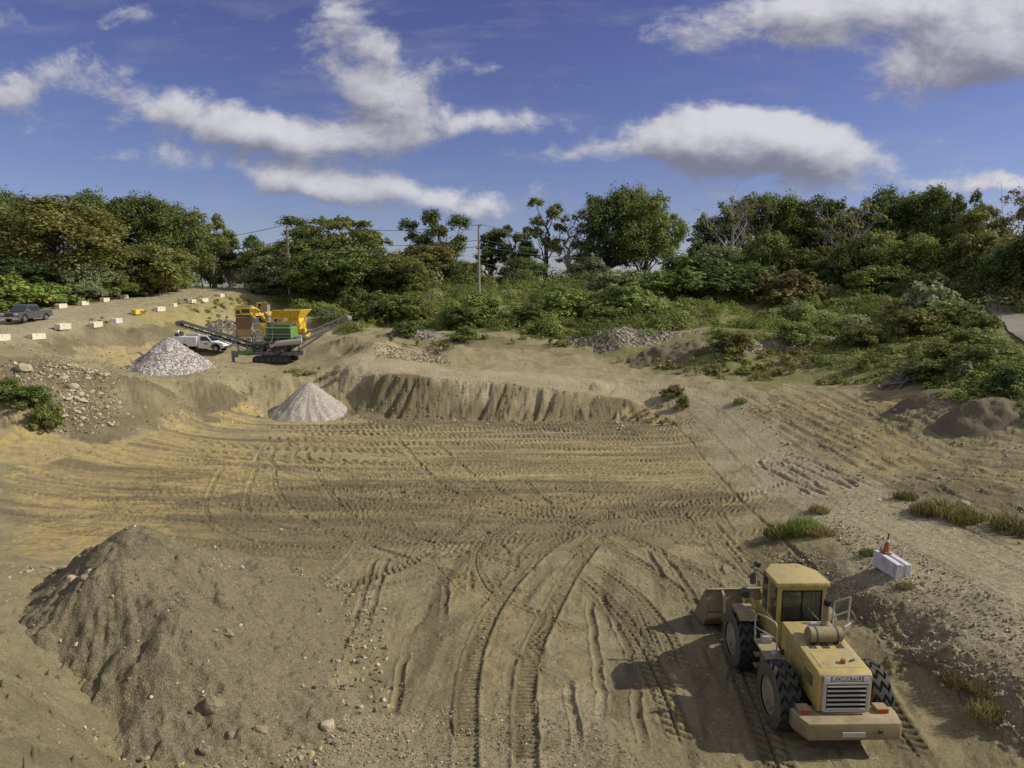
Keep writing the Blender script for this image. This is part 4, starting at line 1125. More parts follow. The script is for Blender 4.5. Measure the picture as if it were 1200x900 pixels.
# ---- tufts of grass standing by themselves near the road
def tuft_mesh(name, seed, n, spread, hgt):
    r = np.random.default_rng(seed); V, Q, c = [], [], []
    for i in range(n):
        a = r.random() * 6.28; d = spread * math.sqrt(r.random()); x, y = d * math.cos(a), d * math.sin(a); h = hgt * (.45 + .7 * r.random()) * (1 - .4 * d / spread)
        lx, ly = r.normal(size=2) * .35 * h; w = .012 + .012 * r.random(); b_ = r.random() * 3.14; wx, wy = w * math.cos(b_), w * math.sin(b_); k = len(V)
        V += [(x - wx, y - wy, -.05), (x + wx, y + wy, -.05), (x + lx * .4 + wx * .8, y + ly * .4 + wy * .8, h * .6), (x + lx * .4 - wx * .8, y + ly * .4 - wy * .8, h * .6), (x + lx + wx * .2, y + ly + wy * .2, h), (x + lx - wx * .2, y + ly - wy * .2, h)]
        Q += [(k, k + 1, k + 2, k + 3), (k + 3, k + 2, k + 4, k + 5)]; c += [r.normal(.5, .02), np.clip(r.normal(1, .22), .5, 1.6)] * 1
    me = np_mesh(name, np.array(V), np.array(Q)); ca = me.color_attributes.new("tint", 'FLOAT_COLOR', 'CORNER')
    hv = np.array(c).reshape(-1, 2); c4 = np.ones((len(Q) * 4, 4), np.float32); c4[:, :2] = np.repeat(hv, 8, 0); ca.data.foreach_set('color', c4.ravel()); me.materials.append(M_LEAF); return me
TUFTS = [tuft_mesh(f"tuft_{i}", 500 + i, 420, .75, .62) for i in range(3)]
for i, (px, py, s, tone, lab) in enumerate(((918, 628, 1.1, 'olive', "green grass tuft on the floor's edge left of the stony berm"), (942, 622, 1.25, 'lime', "bigger green grass tuft at the top of the stony berm"), (962, 628, .8, 'straw', "dry grass tuft at the right of the two green ones on the berm"),
        (1085, 600, 1.1, 'straw', "yellow grass tuft at the roadside above the traffic cone"), (1110, 603, 1.35, 'straw', "large yellowish grass tuft along the descending road"), (1135, 611, 1.0, 'olive', "greenish end tuft of the yellow grass along the road"),
        (1190, 622, 1.3, 'brown', "brown dry weed clump at the frame edge beside the road"), (1020, 650, .5, 'olive', "small grass tuft behind the whitewashed block"), (1120, 800, .55, 'rust', "reddish dead weeds low on the stony berm"), (1150, 812, .5, 'rust', "second patch of reddish dead weeds on the berm"),
        (1160, 838, .7, 'straw', "dry straw clump near the foot of the berm"), (960, 600, .7, 'straw', "little dry tuft at the road edge above the berm"), (1060, 690, .4, 'straw', "wisp of dry grass below the whitewashed block"),
        (868, 472, .9, 'fresh', "single green weed at the top of the descending road"), (1062, 584, .7, 'brown', "dull weed beside the pale flat rock and yellow grass"))):
    x, y = ground_at(px, py); o = bpy.data.objects.new("grass_clump", TUFTS[i % 3]); COL.objects.link(o); o.location = (x, y, hz(x, y)); o.scale = (s * 1.2, s * .9, s); o.rotation_euler = (0, 0, i * 1.3)
    g = GREENS[tone]; o.color = (g[0] * .85, g[1] * .85, g[2] * .85, 1); tag(o, lab, "grass clump")
# ------------------------------------------------------------------ mesh builder
class MB:
    def __init__(s): s.bm = bmesh.new()
    def _take(s, t, M=None):
        if M is not None: t.transform(M)
        me = bpy.data.meshes.new("tmp"); t.to_mesh(me); t.free(); s.bm.from_mesh(me); bpy.data.meshes.remove(me)
        return s
    def box(s, c, size, rot=(0, 0, 0), bev=0.0):
        t = bmesh.new(); bmesh.ops.create_cube(t, size=1.0)
        t.transform(Matrix.Diagonal((*size, 1)))
        if bev: bmesh.ops.bevel(t, geom=t.edges[:], offset=bev, segments=2, profile=.6, affect='EDGES')
        R = Matrix.Rotation(rot[2], 4, 'Z') @ Matrix.Rotation(rot[1], 4, 'Y') @ Matrix.Rotation(rot[0], 4, 'X')
        return s._take(t, Matrix.Translation(c) @ R)
    def bar(s, a, b, w, h, bev=0.0):
        """square bar from a to b, w across, h high"""
        a, b = Vector(a), Vector(b); d = b - a
        q = d.to_track_quat('X', 'Z').to_matrix().to_4x4()
        t = bmesh.new(); bmesh.ops.create_cube(t, size=1.0); t.transform(Matrix.Diagonal((d.length, w, h, 1)))
        if bev: bmesh.ops.bevel(t, geom=t.edges[:], offset=bev, segments=1, affect='EDGES')
        return s._take(t, Matrix.Translation((a + b) / 2) @ q)
    def cyl(s, a, b, r0, r1=None, seg=20, bev=0.0):
        a, b = Vector(a), Vector(b); d = b - a; r1 = r0 if r1 is None else r1
        t = bmesh.new(); bmesh.ops.create_cone(t, cap_ends=True, segments=seg, radius1=r0, radius2=r1, depth=d.length)
        if bev: bmesh.ops.bevel(t, geom=[e for e in t.edges if len(e.link_faces) == 2 and e.calc_face_angle(0) > .9], offset=bev, segments=2, affect='EDGES')
        return s._take(t, Matrix.Translation((a + b) / 2) @ d.to_track_quat('Z', 'Y').to_matrix().to_4x4())
    def tube(s, pts, r, seg=8):
        V, Q = tube_arrays(pts, [r] * len(pts), seg)
        vs = [s.bm.verts.new(v) for v in V]
        for q in Q: s.bm.faces.new([vs[i] for i in q])
        s.bm.faces.new(vs[:seg][::-1]); s.bm.faces.new(vs[-seg:]); return s
    def prism(s, poly, a, b, axis='X', bev=0.0, taper=None):
        """polygon pushed from a to b along an axis; X: poly is (y,z); Y: (x,z); Z: (x,y)"""
        t = bmesh.new()
        def P(u, v, w): return {'X': (w, u, v), 'Y': (u, w, v), 'Z': (u, v, w)}[axis]
        A = [t.verts.new(P(u, v, a)) for u, v in poly]; B = [t.verts.new(P(u, v, b)) for u, v in poly]
        t.faces.new(A); t.faces.new(B[::-1]); n = len(poly)
        for i in range(n): t.faces.new([A[i], B[i], B[(i + 1) % n], A[(i + 1) % n]])
        bmesh.ops.recalc_face_normals(t, faces=t.faces[:])
        if bev: bmesh.ops.bevel(t, geom=t.edges[:], offset=bev, segments=2, profile=.6, affect='EDGES')
        if taper:
            for v in t.verts: v.co = taper(v.co)
        return s._take(t)
    def poly(s, pts):
        s.bm.faces.new([s.bm.verts.new(p) for p in pts]); return s
    def build(s, name, m, parent=None, smooth=None):
        bmesh.ops.recalc_face_normals(s.bm, faces=s.bm.faces[:])
        me = bpy.data.meshes.new(name); s.bm.to_mesh(me); s.bm.free()
        me.materials.append(m)
        if smooth:
            me.polygons.foreach_set('use_smooth', [True] * len(me.polygons))
            me.set_sharp_from_angle(angle=RAD(smooth))
        o = bpy.data.objects.new(name, me); COL.objects.link(o)
        if parent is not None: o.parent = parent
        return o

def text_mesh(name, body, size, m, parent, loc, rot, extrude=.006, bold=0.0):
    cu = bpy.data.curves.new(name, 'FONT'); cu.body = body; cu.size = size; cu.extrude = extrude; cu.align_x = 'CENTER'; cu.align_y = 'CENTER'; cu.offset = bold
    to = bpy.data.objects.new(name + "_curve", cu); COL.objects.link(to)
    bpy.context.view_layer.update()
    dg = bpy.context.evaluated_depsgraph_get()
    me = bpy.data.meshes.new_from_object(to.evaluated_get(dg)); bpy.data.objects.remove(to); bpy.data.curves.remove(cu)
    me.materials.clear(); me.materials.append(m)
    o = bpy.data.objects.new(name, me); COL.objects.link(o); o.parent = parent; o.location = loc; o.rotation_euler = rot
    return o

DUST = (.33, .285, .175)
M = {
    'yellow': mat("worn_yellow_paint", (.47, .36, .080), .6, var=.26, var_scale=1.8, dust=.74, dust_col=DUST, dirt=.85),
    'yellow2': mat("yellow_paint", (.72, .49, .035), .5, var=.2, var_scale=1.5, dust=.3, dust_col=DUST, dirt=.6),
    'tan': mat("dusty_steel", (.20, .155, .085), .75, var=.3, var_scale=2.4, dust=.72, dust_col=DUST, dirt=.7),
    'grey': mat("grey_steel", (.16, .16, .17), .55, var=.25, var_scale=2, dust=.35, dust_col=DUST, dirt=.3),
    'lgrey': mat("pale_grey_paint", (.42, .41, .38), .55, var=.15, dust=.35, dust_col=DUST),
    'dark': mat("dark_steel", (.045, .045, .048), .6, var=.3, dust=.16, dust_col=DUST),
    'black': mat("black_recess", (.012, .012, .013), .7),
    'tyreside': mat("dusty_tyre_side", (.085, .076, .058), .9, var=.25, var_scale=3, dust=.25, dust_col=DUST),
    'rubber': mat("dusty_rubber", (.030, .030, .030), .85, var=.3, var_scale=5, dust=.14, dust_col=(.24, .20, .14)),
    'sidewall': mat("dusty_rim", (.25, .215, .14), .85, var=.2, var_scale=3, dust=.4, dust_col=DUST),
    'glass': mat("window_glass", (.012, .015, .017), .06, spec=.7),
    'seat': mat("seat_cloth", (.035, .034, .034), .8),
    'red': mat("red_lens", (.42, .03, .02), .3), 'orange': mat("orange_plastic", (.29, .095, .035), .5, var=.1, dust=.15, dust_col=DUST),
    'lens': mat("clear_lens", (.60, .60, .58), .15, spec=.6), 'white': mat("white_paint", (.74, .74, .74), .4, var=.04, var_scale=.8),
    'wlet': mat("white_lettering", (.62, .62, .60), .5),
    'green': mat("green_paint", (.07, .24, .045), .5, var=.2, dust=.35, dust_col=DUST, dirt=.3),
    'rustbrown': mat("rusty_brown_steel", (.20, .125, .06), .85, var=.35, var_scale=2.5, dirt=.5),
    'rusttan': mat("worn_tan_steel", (.36, .25, .12), .8, var=.3, var_scale=2.5),
    'charcoal': mat("charcoal_car_paint", (.075, .077, .086), .25, spec=.6),
    'chrome': mat("bright_metal", (.55, .55, .57), .25, .9),
    'galv': mat("galvanised_steel", (.38, .39, .41), .45, .5, var=.15),
    'concrete': mat("pale_concrete", (.62, .57, .46), .9, var=.22, var_scale=3.0, bump=.5, bump_scale=18, dirt=.55),
    'concrete2': mat("whitewashed_concrete", (.58, .58, .585), .85, var=.16, var_scale=2.5, bump=.6, bump_scale=22, dirt=.6),
    'concyellow': mat("yellow_painted_concrete", (.62, .47, .07), .8, var=.2, var_scale=3.0, bump=.4, bump_scale=18, dirt=.35),
    'wood': mat("weathered_wood", (.30, .26, .21), .9, var=.3, var_scale=4, bump=.4, bump_scale=14),
    'logs': mat("grey_dead_wood", (.17, .15, .13), .9, var=.4, var_scale=3, bump=.5, bump_scale=10),
    'wire': mat("dark_cable", (.05, .05, .06), .6),
    'plate': mat("yellow_plate", (.60, .42, .05), .5),
}

# ------------------------------------------------------------------ heaps
def heap_material(name, a, b, c, scale, bump=1.0, dist=.06):
    m = bpy.data.materials.new(name); m.use_nodes = True
    n, l = m.node_tree.nodes, m.node_tree.links
    p = n['Principled BSDF']; p.inputs['Roughness'].default_value = .92; p.inputs['Specular IOR Level'].default_value = .15
    ge = n.new('ShaderNodeNewGeometry')
    vo = n.new('ShaderNodeTexVoronoi'); vo.inputs['Scale'].default_value = scale; l.new(ge.outputs['Position'], vo.inputs['Vector'])
    sp = n.new('ShaderNodeSeparateColor'); l.new(vo.outputs['Color'], sp.inputs[0])
    cr = n.new('ShaderNodeValToRGB'); e = cr.color_ramp.elements
    e[0].position = 0; e[0].color = (*a, 1); e[1].position = 1; e[1].color = (*c, 1)
    k = e.new(.5); k.color = (*b, 1)
    l.new(sp.outputs[0], cr.inputs[0])
    no = n.new('ShaderNodeTexNoise'); no.inputs['Scale'].default_value = 1.2; no.inputs['Detail'].default_value = 7; no.inputs['Roughness'].default_value = .7; l.new(ge.outputs['Position'], no.inputs['Vector'])
    mr = n.new('ShaderNodeMapRange'); mr.inputs['To Min'].default_value = .70; mr.inputs['To Max'].default_value = 1.3; l.new(no.outputs['Fac'], mr.inputs[0])
    mm = n.new('ShaderNodeMix'); mm.data_type = 'RGBA'; mm.blend_type = 'MULTIPLY'; mm.inputs[0].default_value = 1
    l.new(cr.outputs[0], mm.inputs['A']); l.new(mr.outputs[0], mm.inputs['B']); l.new(mm.outputs['Result'], p.inputs['Base Color'])
    ad = n.new('ShaderNodeMath'); ad.operation = 'ADD'; l.new(sp.outputs[1], ad.inputs[0]); l.new(vo.outputs['Distance'], ad.inputs[1])
    bu = n.new('ShaderNodeBump'); bu.inputs['Strength'].default_value = bump; bu.inputs['Distance'].default_value = dist; l.new(ad.outputs[0], bu.inputs['Height']); l.new(bu.outputs[0], p.inputs['Normal'])
    return m
M_STONES = heap_material("crushed_stone", (.20, .18, .19), (.40, .365, .36), (.62, .55, .46), 5.0)
M_FINE = heap_material("fine_gravel", (.22, .20, .19), (.36, .325, .29), (.50, .44, .36), 13.0, .8, .03)
M_SOIL = heap_material("excavated_soil", (.115, .097, .062), (.155, .132, .084), (.215, .185, .118), 26.0, .8, .02)
M_RUBB = heap_material("grey_rubble", (.085, .078, .066), (.165, .145, .112), (.34, .29, .21), 3.2, 1.0, .2)

def heap(name, label, cat, x0, x1, y0, y1, step, zfun, m, sink=.12):
    """a heap lying on the ground: only the part above the ground sheet is kept"""
    xs = np.arange(x0, x1, step); ys = np.arange(y0, y1, step)
    X, Y = np.meshgrid(xs, ys); Z = zfun(X, Y); G = hb(X, Y)
    nx = len(xs); ny = len(ys)
    keep = Z > G - sink
    i = np.arange(ny - 1)[:, None] * nx; j = np.arange(nx - 1)[None]
    Q = np.stack([i + j, i + j + 1, i + nx + j + 1, i + nx + j], -1).reshape(-1, 4)
    k = keep.reshape(-1); Q = Q[k[Q].any(1)]
    u, inv = np.unique(Q, return_inverse=True)
    V = np.stack([X, Y, np.maximum(Z, G - .6)], -1).reshape(-1, 3)[u]
    c = V[:, :2].mean(0); base = np.array([c[0], c[1], hz(c[0], c[1])])
    me = np_mesh(name, V - base, inv.reshape(-1, 4), True)
    o = link(name, me, m); o.location = base
    return tag(o, label, cat)

def cone_z(cx, cy, top, slope, round_=.5, rough=.12, seed=1, rill=0.0, elong=(1, 1)):
    def f(X, Y):
        dx, dy = (X - cx) / elong[0], (Y - cy) / elong[1]
        d = np.hypot(dx, dy); dd = np.sqrt(d * d + round_ ** 2) - round_
        a = np.arctan2(dy, dx)
        return top - dd * slope * (1 + .10 * vnoise(a * 2.2 + 10, d * .1, seed)) + rough * fbm(X, Y, 1.2, 5, seed + 3) * np.clip(d, .2, 2) + rill * np.sin(a * 23 + 3 * vnoise(d * .7, a * 4, seed)) * np.clip(d * .12, 0, .4)
    return f
p = Ph(200, 437, 3.95); px_, py_ = p[0], p[1]
PILE_TOP = CAM[2] + ray(198, 396)[2] / ray(198, 396)[1] * (py_ + 3.2)
heap("gravel_pile", "pointed heap of coarse grey and pinkish crushed stone beside the white truck", "gravel pile", px_ - 11, px_ + 8, py_ - 7, py_ + 11, .10,
     cone_z(px_ - 1.5, py_ + 3.2, PILE_TOP, .82, .5, .16, 3), M_STONES)
p = Ph(351, 492, 0.0); gx_, gy_ = p[0], p[1]
heap("gravel_pile", "smooth cone of fine grey gravel at the foot of the far bank", "gravel pile", gx_ - 9, gx_ + 9, gy_ - 7, gy_ + 10, .09,
     cone_z(gx_ + .1, gy_ + 3.4, CAM[2] + ray(351, 448)[2] / ray(351, 448)[1] * (gy_ + 3.4), .82, .3, .10, 5, .12), M_FINE)

# foreground soil mound: two summits joined by a ridge
A1, A2 = Ph(158, 618, 4.5), Ph(137, 659, 4.05)
def mound_z(X, Y):
    def seg(ax, ay, az, bx, by, bz, slope, rd=.25):
        vx, vy = bx - ax, by - ay; L2 = vx * vx + vy * vy
        t = np.clip(((X - ax) * vx + (Y - ay) * vy) / L2, 0, 1)
        d = np.hypot(X - ax - t * vx, Y - ay - t * vy)
        return az + (bz - az) * t - (np.sqrt(d * d + rd * rd) - rd) * slope
    wob = .5 * fbm(X, Y, 3.5, 3, 203)
    z = seg(A1[0], A1[1], A1[2], A1[0] - .3, A1[1] + .5, A1[2] - .15, .66)
    z = np.maximum(z, seg(A1[0], A1[1], A1[2] - .1, A1[0] - 3.4, A1[1] + 1.6, 2.5, .75))
    z = np.maximum(z, seg(A2[0], A2[1], A2[2], A2[0] + 1.9, A2[1] - 1.2, 3.0, .63, .4))
    z = np.maximum(z, seg(A2[0] + 1.9, A2[1] - 1.2, 3.0, A2[0] + 3.6, A2[1] - 1.8, 1.9, .60, .5))
    d = np.hypot(X - A1[0] + .2, Y - A1[1] + .6); a = np.arctan2(Y - A1[1] + .6, X - A1[0] + .2)
    m = np.clip(d * .3, .15, 1)
    ril = -np.abs(np.sin(a * 9 + 2.2 * vnoise(d * .5, a * 3, 209))) ** 6 * .10 - np.abs(np.sin(a * 31 + 3 * vnoise(d * .9, a * 5, 211))) ** 3 * .05
    z = z + m * (wob * .9 + ril * sstep(5.5, 2, d) + .27 * fbm(X, Y, 1.3, 5, 205, .56)) + .035 * fbm(X, Y, .3, 3, 207, .6) + .07 * vnoise(a * 26, d * .55, 231) * np.clip(d * .4, 0, 1) + .04 * vnoise(a * 60, d * .9, 233) * np.clip(d * .4, 0, 1) + .07 * sstep(.2, .36, fbm(X, Y, .34, 2, 219)) + .10 * sstep(.22, .34, fbm(X, Y, .8, 2, 221))
    # little slip face below the crest
    slip = sstep(.25, -.25, (Y - A2[1] + .55 + .8 * fbm(X, Y, 1.6, 3, 213)) ) * sstep(2.4, 1.2, np.abs(X - A2[0] - .3))
    return z - .18 * slip
heap("soil_mound", "big brown mound of loose soil with two peaks on the near pit floor", "mound", -22, -4, 13.5, 31, .055, mound_z, M_SOIL)

def bump_z(cx, cy, hh, R, seed, elong=(1, 1), rough=.4, turn=0.0):
    """a low heap lying on the ground, hh high, R in radius"""
    def f(X, Y):
        c, s_ = math.cos(turn), math.sin(turn)
        dx, dy = ((X - cx) * c + (Y - cy) * s_) / elong[0], (-(X - cx) * s_ + (Y - cy) * c) / elong[1]
        d = np.hypot(dx, dy) * (1 + .5 * fbm(X, Y, 5, 3, seed)) / R
        pr = np.clip(1 - d, -.3, 1); pr = np.where(pr > 0, pr * (1.6 - .6 * pr), pr)
        return hb(X, Y) + hh * pr + rough * fbm(X, Y, 1.3, 5, seed + 3, .6) * np.clip(pr * 2.5, 0, 1)
    return f
for (px, dep, hh, sl, el, nm, lab, mm) in (
    (278, 102, 2.3, .62, (1.25, .8), 'rubble_heap', "grey and white rubble heap under the yellow excavator", M_RUBB),
    (482, 92, 1.2, .45, (1.9, .9), 'rubble_heap', "dark rubble heap with bushes on it behind the dirt hill", M_RUBB),
    (735, 90, 1.1, .35, (2.6, 1.0), 'rubble_heap', "long grey rubble heap above the right end of the scalloped ridge", M_RUBB),
    (790, 81, 1.0, .32, (2.0, 1.2), 'rubble_heap', "weedy brown rubble heap right of the long grey one", M_SOIL),
    (905, 80, .8, .32, (3.4, 1.0), 'rubble_heap', "low stony ridge among the weeds above the dirt field", M_RUBB)):
    x, y, z = at_depth(px, dep)
    heap(nm, lab, "rubble heap", x - 22, x + 22, y - 12, y + 14, .16, bump_z(x, y, hh, hh / sl, int(px), el, .5), mm)
x, y = ground_at(1160, 500)
heap("soil_mound", "smooth bare hump of brown soil beside the deep green bush on the right", "mound", x - 10, x + 10, y - 8, y + 12, .12, bump_z(x + .3, y + 1.2, .9, 2.6, 77, (1.3, .9), .35), M_SOIL)
x, y = ground_at(1092, 470)
heap("soil_mound", "small sandy hump at the edge of the dirt field below the brushwood heap", "mound", x - 8, x + 8, y - 6, y + 8, .12, bump_z(x, y + .6, .8, 1.5, 78, (1.4, .9), .15), M_SOIL)

# ------------------------------------------------------------------ stones
def stone_mesh(name, seed, m, flat=.7, sub=2):
    r = np.random.default_rng(seed); t = bmesh.new(); bmesh.ops.create_icosphere(t, subdivisions=sub, radius=1.0)
    P = np.array([v.co[:] for v in t.verts])
    for k in range(9):
        n_ = r.normal(size=3); n_ /= np.linalg.norm(n_); d = .58 + .3 * r.random()
        q = P @ n_; P = P - np.where(q > d, (q - d) * .92, 0)[:, None] * n_
    P += .04 * r.normal(size=P.shape); P *= np.array([1.0, .62 + .3 * r.random(), flat * (.7 + .4 * r.random())])
    for v, p_ in zip(t.verts, P): v.co = p_
    me = bpy.data.meshes.new(name); t.to_mesh(me); t.free(); me.materials.append(m); return me
M_ROCK = mat("tan_rock", (.40, .34, .24), .9, var=.28, var_scale=1.6, bump=.6, bump_scale=5, dirt=.4)
M_ROCKG = mat("grey_brown_rock", (.22, .185, .12), .9, var=.3, var_scale=1.6, bump=.6, bump_scale=5, dirt=.3)
ROCKS = [stone_mesh(f"rock_{i}", 300 + i, M_ROCK, .55) for i in range(5)]
BOULD = [stone_mesh(f"boulder_{i}", 320 + i, M_ROCKG, .9, 3) for i in range(4)]
rr_ = random.Random(11)
def put_rock(me, x, y, size, label, group=None, name='rock', z=None, sink=.25):
    o = bpy.data.objects.new(name, me); COL.objects.link(o)
    z = hz(x, y) if z is None else z
    o.location = (x, y, z + size * (.5 - sink)); o.scale = (size,) * 3
    o.rotation_euler = (rr_.uniform(-.35, .35), rr_.uniform(-.35, .35), rr_.uniform(0, 6.28))
    return tag(o, label, 'rock', group)
def mz(x, y): return float(mound_z(np.array([x]), np.array([y]))[0])
def mound_at(px, py):
    d = ray(px, py); t = np.arange(12, 40, .02); P = CAM + t[:, None] * d
    k = np.argmax(P[:, 2] < np.maximum(mound_z(P[:, 0], P[:, 1]), hb(P[:, 0], P[:, 1]))); return P[k]
for (px, py, s, k, lab) in ((265, 745, .28, 0, "grey boulder lodged high on the right flank of the soil mound"), (250, 828, .30, 1, "round boulder half sunk in the lower flank of the soil mound"),
                            (305, 858, .24, 2, "upright grey boulder at the toe of the soil mound"), (385, 852, .28, 3, "pale tan boulder at the edge of the gravel patch"),
                            (270, 862, .14, 1, "little stone lying left of the upright grey boulder"), (240, 880, .18, 2, "clod of earth at the bottom toe of the soil mound"),
                            (85, 680, .24, 3, "flat pale stone in the hollow left of the soil mound"), (100, 678, .16, 0, "small stone beside the flat pale one left of the soil mound")):
    P = mound_at(px, py); put_rock(BOULD[k] if k != 3 else ROCKS[1], P[0], P[1], s, lab, None, 'boulder', P[2], .3)
# loose rocks on the rubble slope at the left
poly = gpoly([(20, 432), (95, 430), (135, 445), (140, 470), (135, 500), (110, 510), (75, 495), (55, 470), (15, 455)])
n_ = 0; r2 = np.random.default_rng(19)
while n_ < 110:
    x, y = r2.uniform(*np.percentile(poly[:, 0], [0, 100])), r2.uniform(*np.percentile(poly[:, 1], [0, 100]))
    if not inside(poly, np.array([x]), np.array([y]))[0]: continue
    s = .10 + .30 * r2.random() ** 2.2
    put_rock(ROCKS[n_ % 5], x, y, s, "angular tan rock lying loose on the rubble slope below the haul road", "rocks on the rubble slope"); n_ += 1
for (px, py, s, lab) in ((28, 436, .9, "big flat slab on the upper part of the rubble slope"), (85, 456, .6, "long pale slab in the middle of the rubble slope"), (97, 472, .5, "dark edged block on the right side of the rubble slope"),
                         (1128, 594, .45, "pale flat rock on the dirt beside the right hand ruts"), (1110, 597, .30, "small rock left of the pale flat one beside the ruts"), (722, 496, .30, "white stone at the toe of the far bank's right end"), (729, 500, .22, "second white stone at the toe of the far bank"),
                         (925, 521, .26, "white stone on the edge of the descending road"), (150, 486, .18, "white stone low on the slope left of the gravel cone"), (306, 489, .42, "tan rock at the left foot of the fine gravel cone"),
                         (1050, 482, .22, "white stone beside the pale sandy bank"), (905, 482, .24, "yellowish stone at the top of the descending road")):
    x, y = ground_at(px, py); put_rock(ROCKS[int(px) % 5], x, y, s, lab)

def stones(name, label, pts, sizes, m, seed):
    r = np.random.default_rng(seed); t = bmesh.new(); bmesh.ops.create_icosphere(t, subdivisions=1, radius=1.0)
    bv = np.array([v.co[:] for v in t.verts]); bf = np.array([[v.index for v in f.verts] for f in t.faces]); t.free()
    n = len(pts); A = r.normal(size=(n, 4)); A /= np.linalg.norm(A, axis=1)[:, None]
    w, x, y, z = A.T
    R = np.stack([1 - 2 * (y * y + z * z), 2 * (x * y - z * w), 2 * (x * z + y * w), 2 * (x * y + z * w), 1 - 2 * (x * x + z * z), 2 * (y * z - x * w), 2 * (x * z - y * w), 2 * (y * z + x * w), 1 - 2 * (x * x + y * y)], -1).reshape(n, 3, 3)
    S = bv[None] * (1 + .28 * r.normal(size=(n, len(bv), 1))) * np.array([1, .75, .6]) * sizes[:, None, None]
    V = np.einsum('nij,nkj->nki', R, S) + pts[:, None]
    Fc = bf[None] + (np.arange(n) * len(bv))[:, None, None]
    me = np_mesh(name, V.reshape(-1, 3), Fc.reshape(-1, 3))
    ca = me.color_attributes.new("tint", 'FLOAT_COLOR', 'CORNER')
    pal = np.array([(.17, .14, .09), (.22, .185, .115), (.46, .41, .31), (.26, .23, .17), (.34, .28, .15), (.15, .125, .08)]); c = pal[r.integers(0, len(pal), n)] * r.uniform(.8, 1.2, (n, 1))
    c4 = np.ones((n * len(bf) * 3, 4), np.float32); c4[:, :3] = np.repeat(c, len(bf) * 3, 0); ca.data.foreach_set('color', c4.ravel())
    o = link(name, me, m); tag(o, label, 'loose stones', kind='stuff'); return o
M_PEB = bpy.data.materials.new("pebbles"); M_PEB.use_nodes = True
_a = M_PEB.node_tree.nodes.new('ShaderNodeAttribute'); _a.attribute_name = 'tint'
M_PEB.node_tree.links.new(_a.outputs['Color'], M_PEB.node_tree.nodes['Principled BSDF'].inputs['Base Color']); M_PEB.node_tree.nodes['Principled BSDF'].inputs['Roughness'].default_value = .9

def fan_z(x, y):
    """height of the finished ground sheet, tracks included"""
    th = np.arctan2(x, y); r = np.hypot(x, y)
    j = np.clip(np.searchsorted(TH, th) - 1, 0, len(TH) - 2); i = np.clip(np.searchsorted(RR, r) - 1, 0, len(RR) - 2)
    a = (th - TH[j]) / (TH[j + 1] - TH[j]); b = (r - RR[i]) / (RR[i + 1] - RR[i])
    return (FZ[i, j] * (1 - a) + FZ[i, j + 1] * a) * (1 - b) + (FZ[i + 1, j] * (1 - a) + FZ[i + 1, j + 1] * a) * b
def pebble_fields():
    r = np.random.default_rng(55); P, S = [], []
    def field(poly, n, s0, s1, pw=2.5, clus=None):
        A = gpoly(poly); x = r.uniform(A[:, 0].min(), A[:, 0].max(), n); y = r.uniform(A[:, 1].min(), A[:, 1].max(), n)
        k = inside(A, x, y)
        if clus is not None: k &= fbm(x, y, 2.5, 3, 95) > clus
        x, y = x[k], y[k]; s = s0 + (s1 - s0) * r.random(len(x)) ** pw
        P.append(np.stack([x, y, fan_z(x, y) + s * .25], 1)); S.append(s)
    field([(250, 850), (330, 838), (520, 830), (700, 850), (760, 900), (760, 960), (200, 960)], 9000, .012, .045, 3)
    field([(300, 640), (880, 640), (860, 900), (300, 900)], 2600, .012, .05, 3)
    field([(900, 650), (960, 648), (1025, 692), (1110, 748), (1210, 800), (1240, 900), (1130, 840), (1050, 760), (960, 700)], 6000, .012, .075, 4)
    field([(960, 600), (1060, 640), (1230, 740), (1300, 800), (1200, 800), (1020, 690)], 3200, .015, .07, 3)
    field([(0, 425), (95, 430), (140, 445), (140, 500), (110, 512), (60, 505), (0, 470)], 2600, .05, .17, 2.5)
    field([(0, 400), (130, 385), (330, 440), (290, 500), (140, 510), (60, 430)], 2200, .04, .13, 3)
    field([(440, 402), (510, 408), (530, 426), (440, 420)], 1500, .06, .17, 2)
    field([(850, 460), (1100, 460), (1200, 500), (1200, 640), (1000, 600)], 1500, .03, .12, 3)
    field([(400, 430), (560, 437), (800, 462), (900, 540), (830, 500), (720, 462), (410, 440)], 2600, .03, .09, 3)
    field([(0, 500), (300, 500), (850, 520), (850, 640), (200, 640), (0, 640)], 1500, .02, .08, 3)
    field([(0, 660), (60, 680), (130, 895), (0, 895)], 500, .015, .06, 3)
    n = 1700; x = r.uniform(-21, -5, n); y = r.uniform(14.5, 30, n); z = mound_z(x, y); k = z > hb(x, y) + .02
    x, y, z = x[k], y[k], z[k]; s = .012 + .085 * r.random(len(x)) ** 4; P.append(np.stack([x, y, z + s * .2], 1)); S.append(s)
    n = 5000; a = r.random(n) * 6.28; d = 5.5 + 3.4 * r.random(n); x = -12.4 + d * np.sin(a); y = 22.2 + d * np.cos(a); k = (mound_z(x, y) < hb(x, y) + .05) & (mound_z(x, y) > hb(x, y) - 1.0) & (y > 14)
    x, y = x[k], y[k]; s = .02 + .09 * r.random(len(x)) ** 4; P.append(np.stack([x, y, fan_z(x, y) + s * .2], 1)); S.append(s)
    field([(400, 484), (520, 488), (640, 494), (740, 502), (760, 512), (640, 506), (500, 500), (400, 498)], 1500, .04, .16, 3)
    field([(420, 440), (560, 446), (720, 465), (740, 500), (560, 494), (420, 486)], 1600, .03, .12, 4)
    return np.vstack(P), np.concatenate(S)
_P, _S = pebble_fields()
stones('loose_stones', "pebbles and stones scattered over the bare ground", _P, _S, M_PEB, 4)
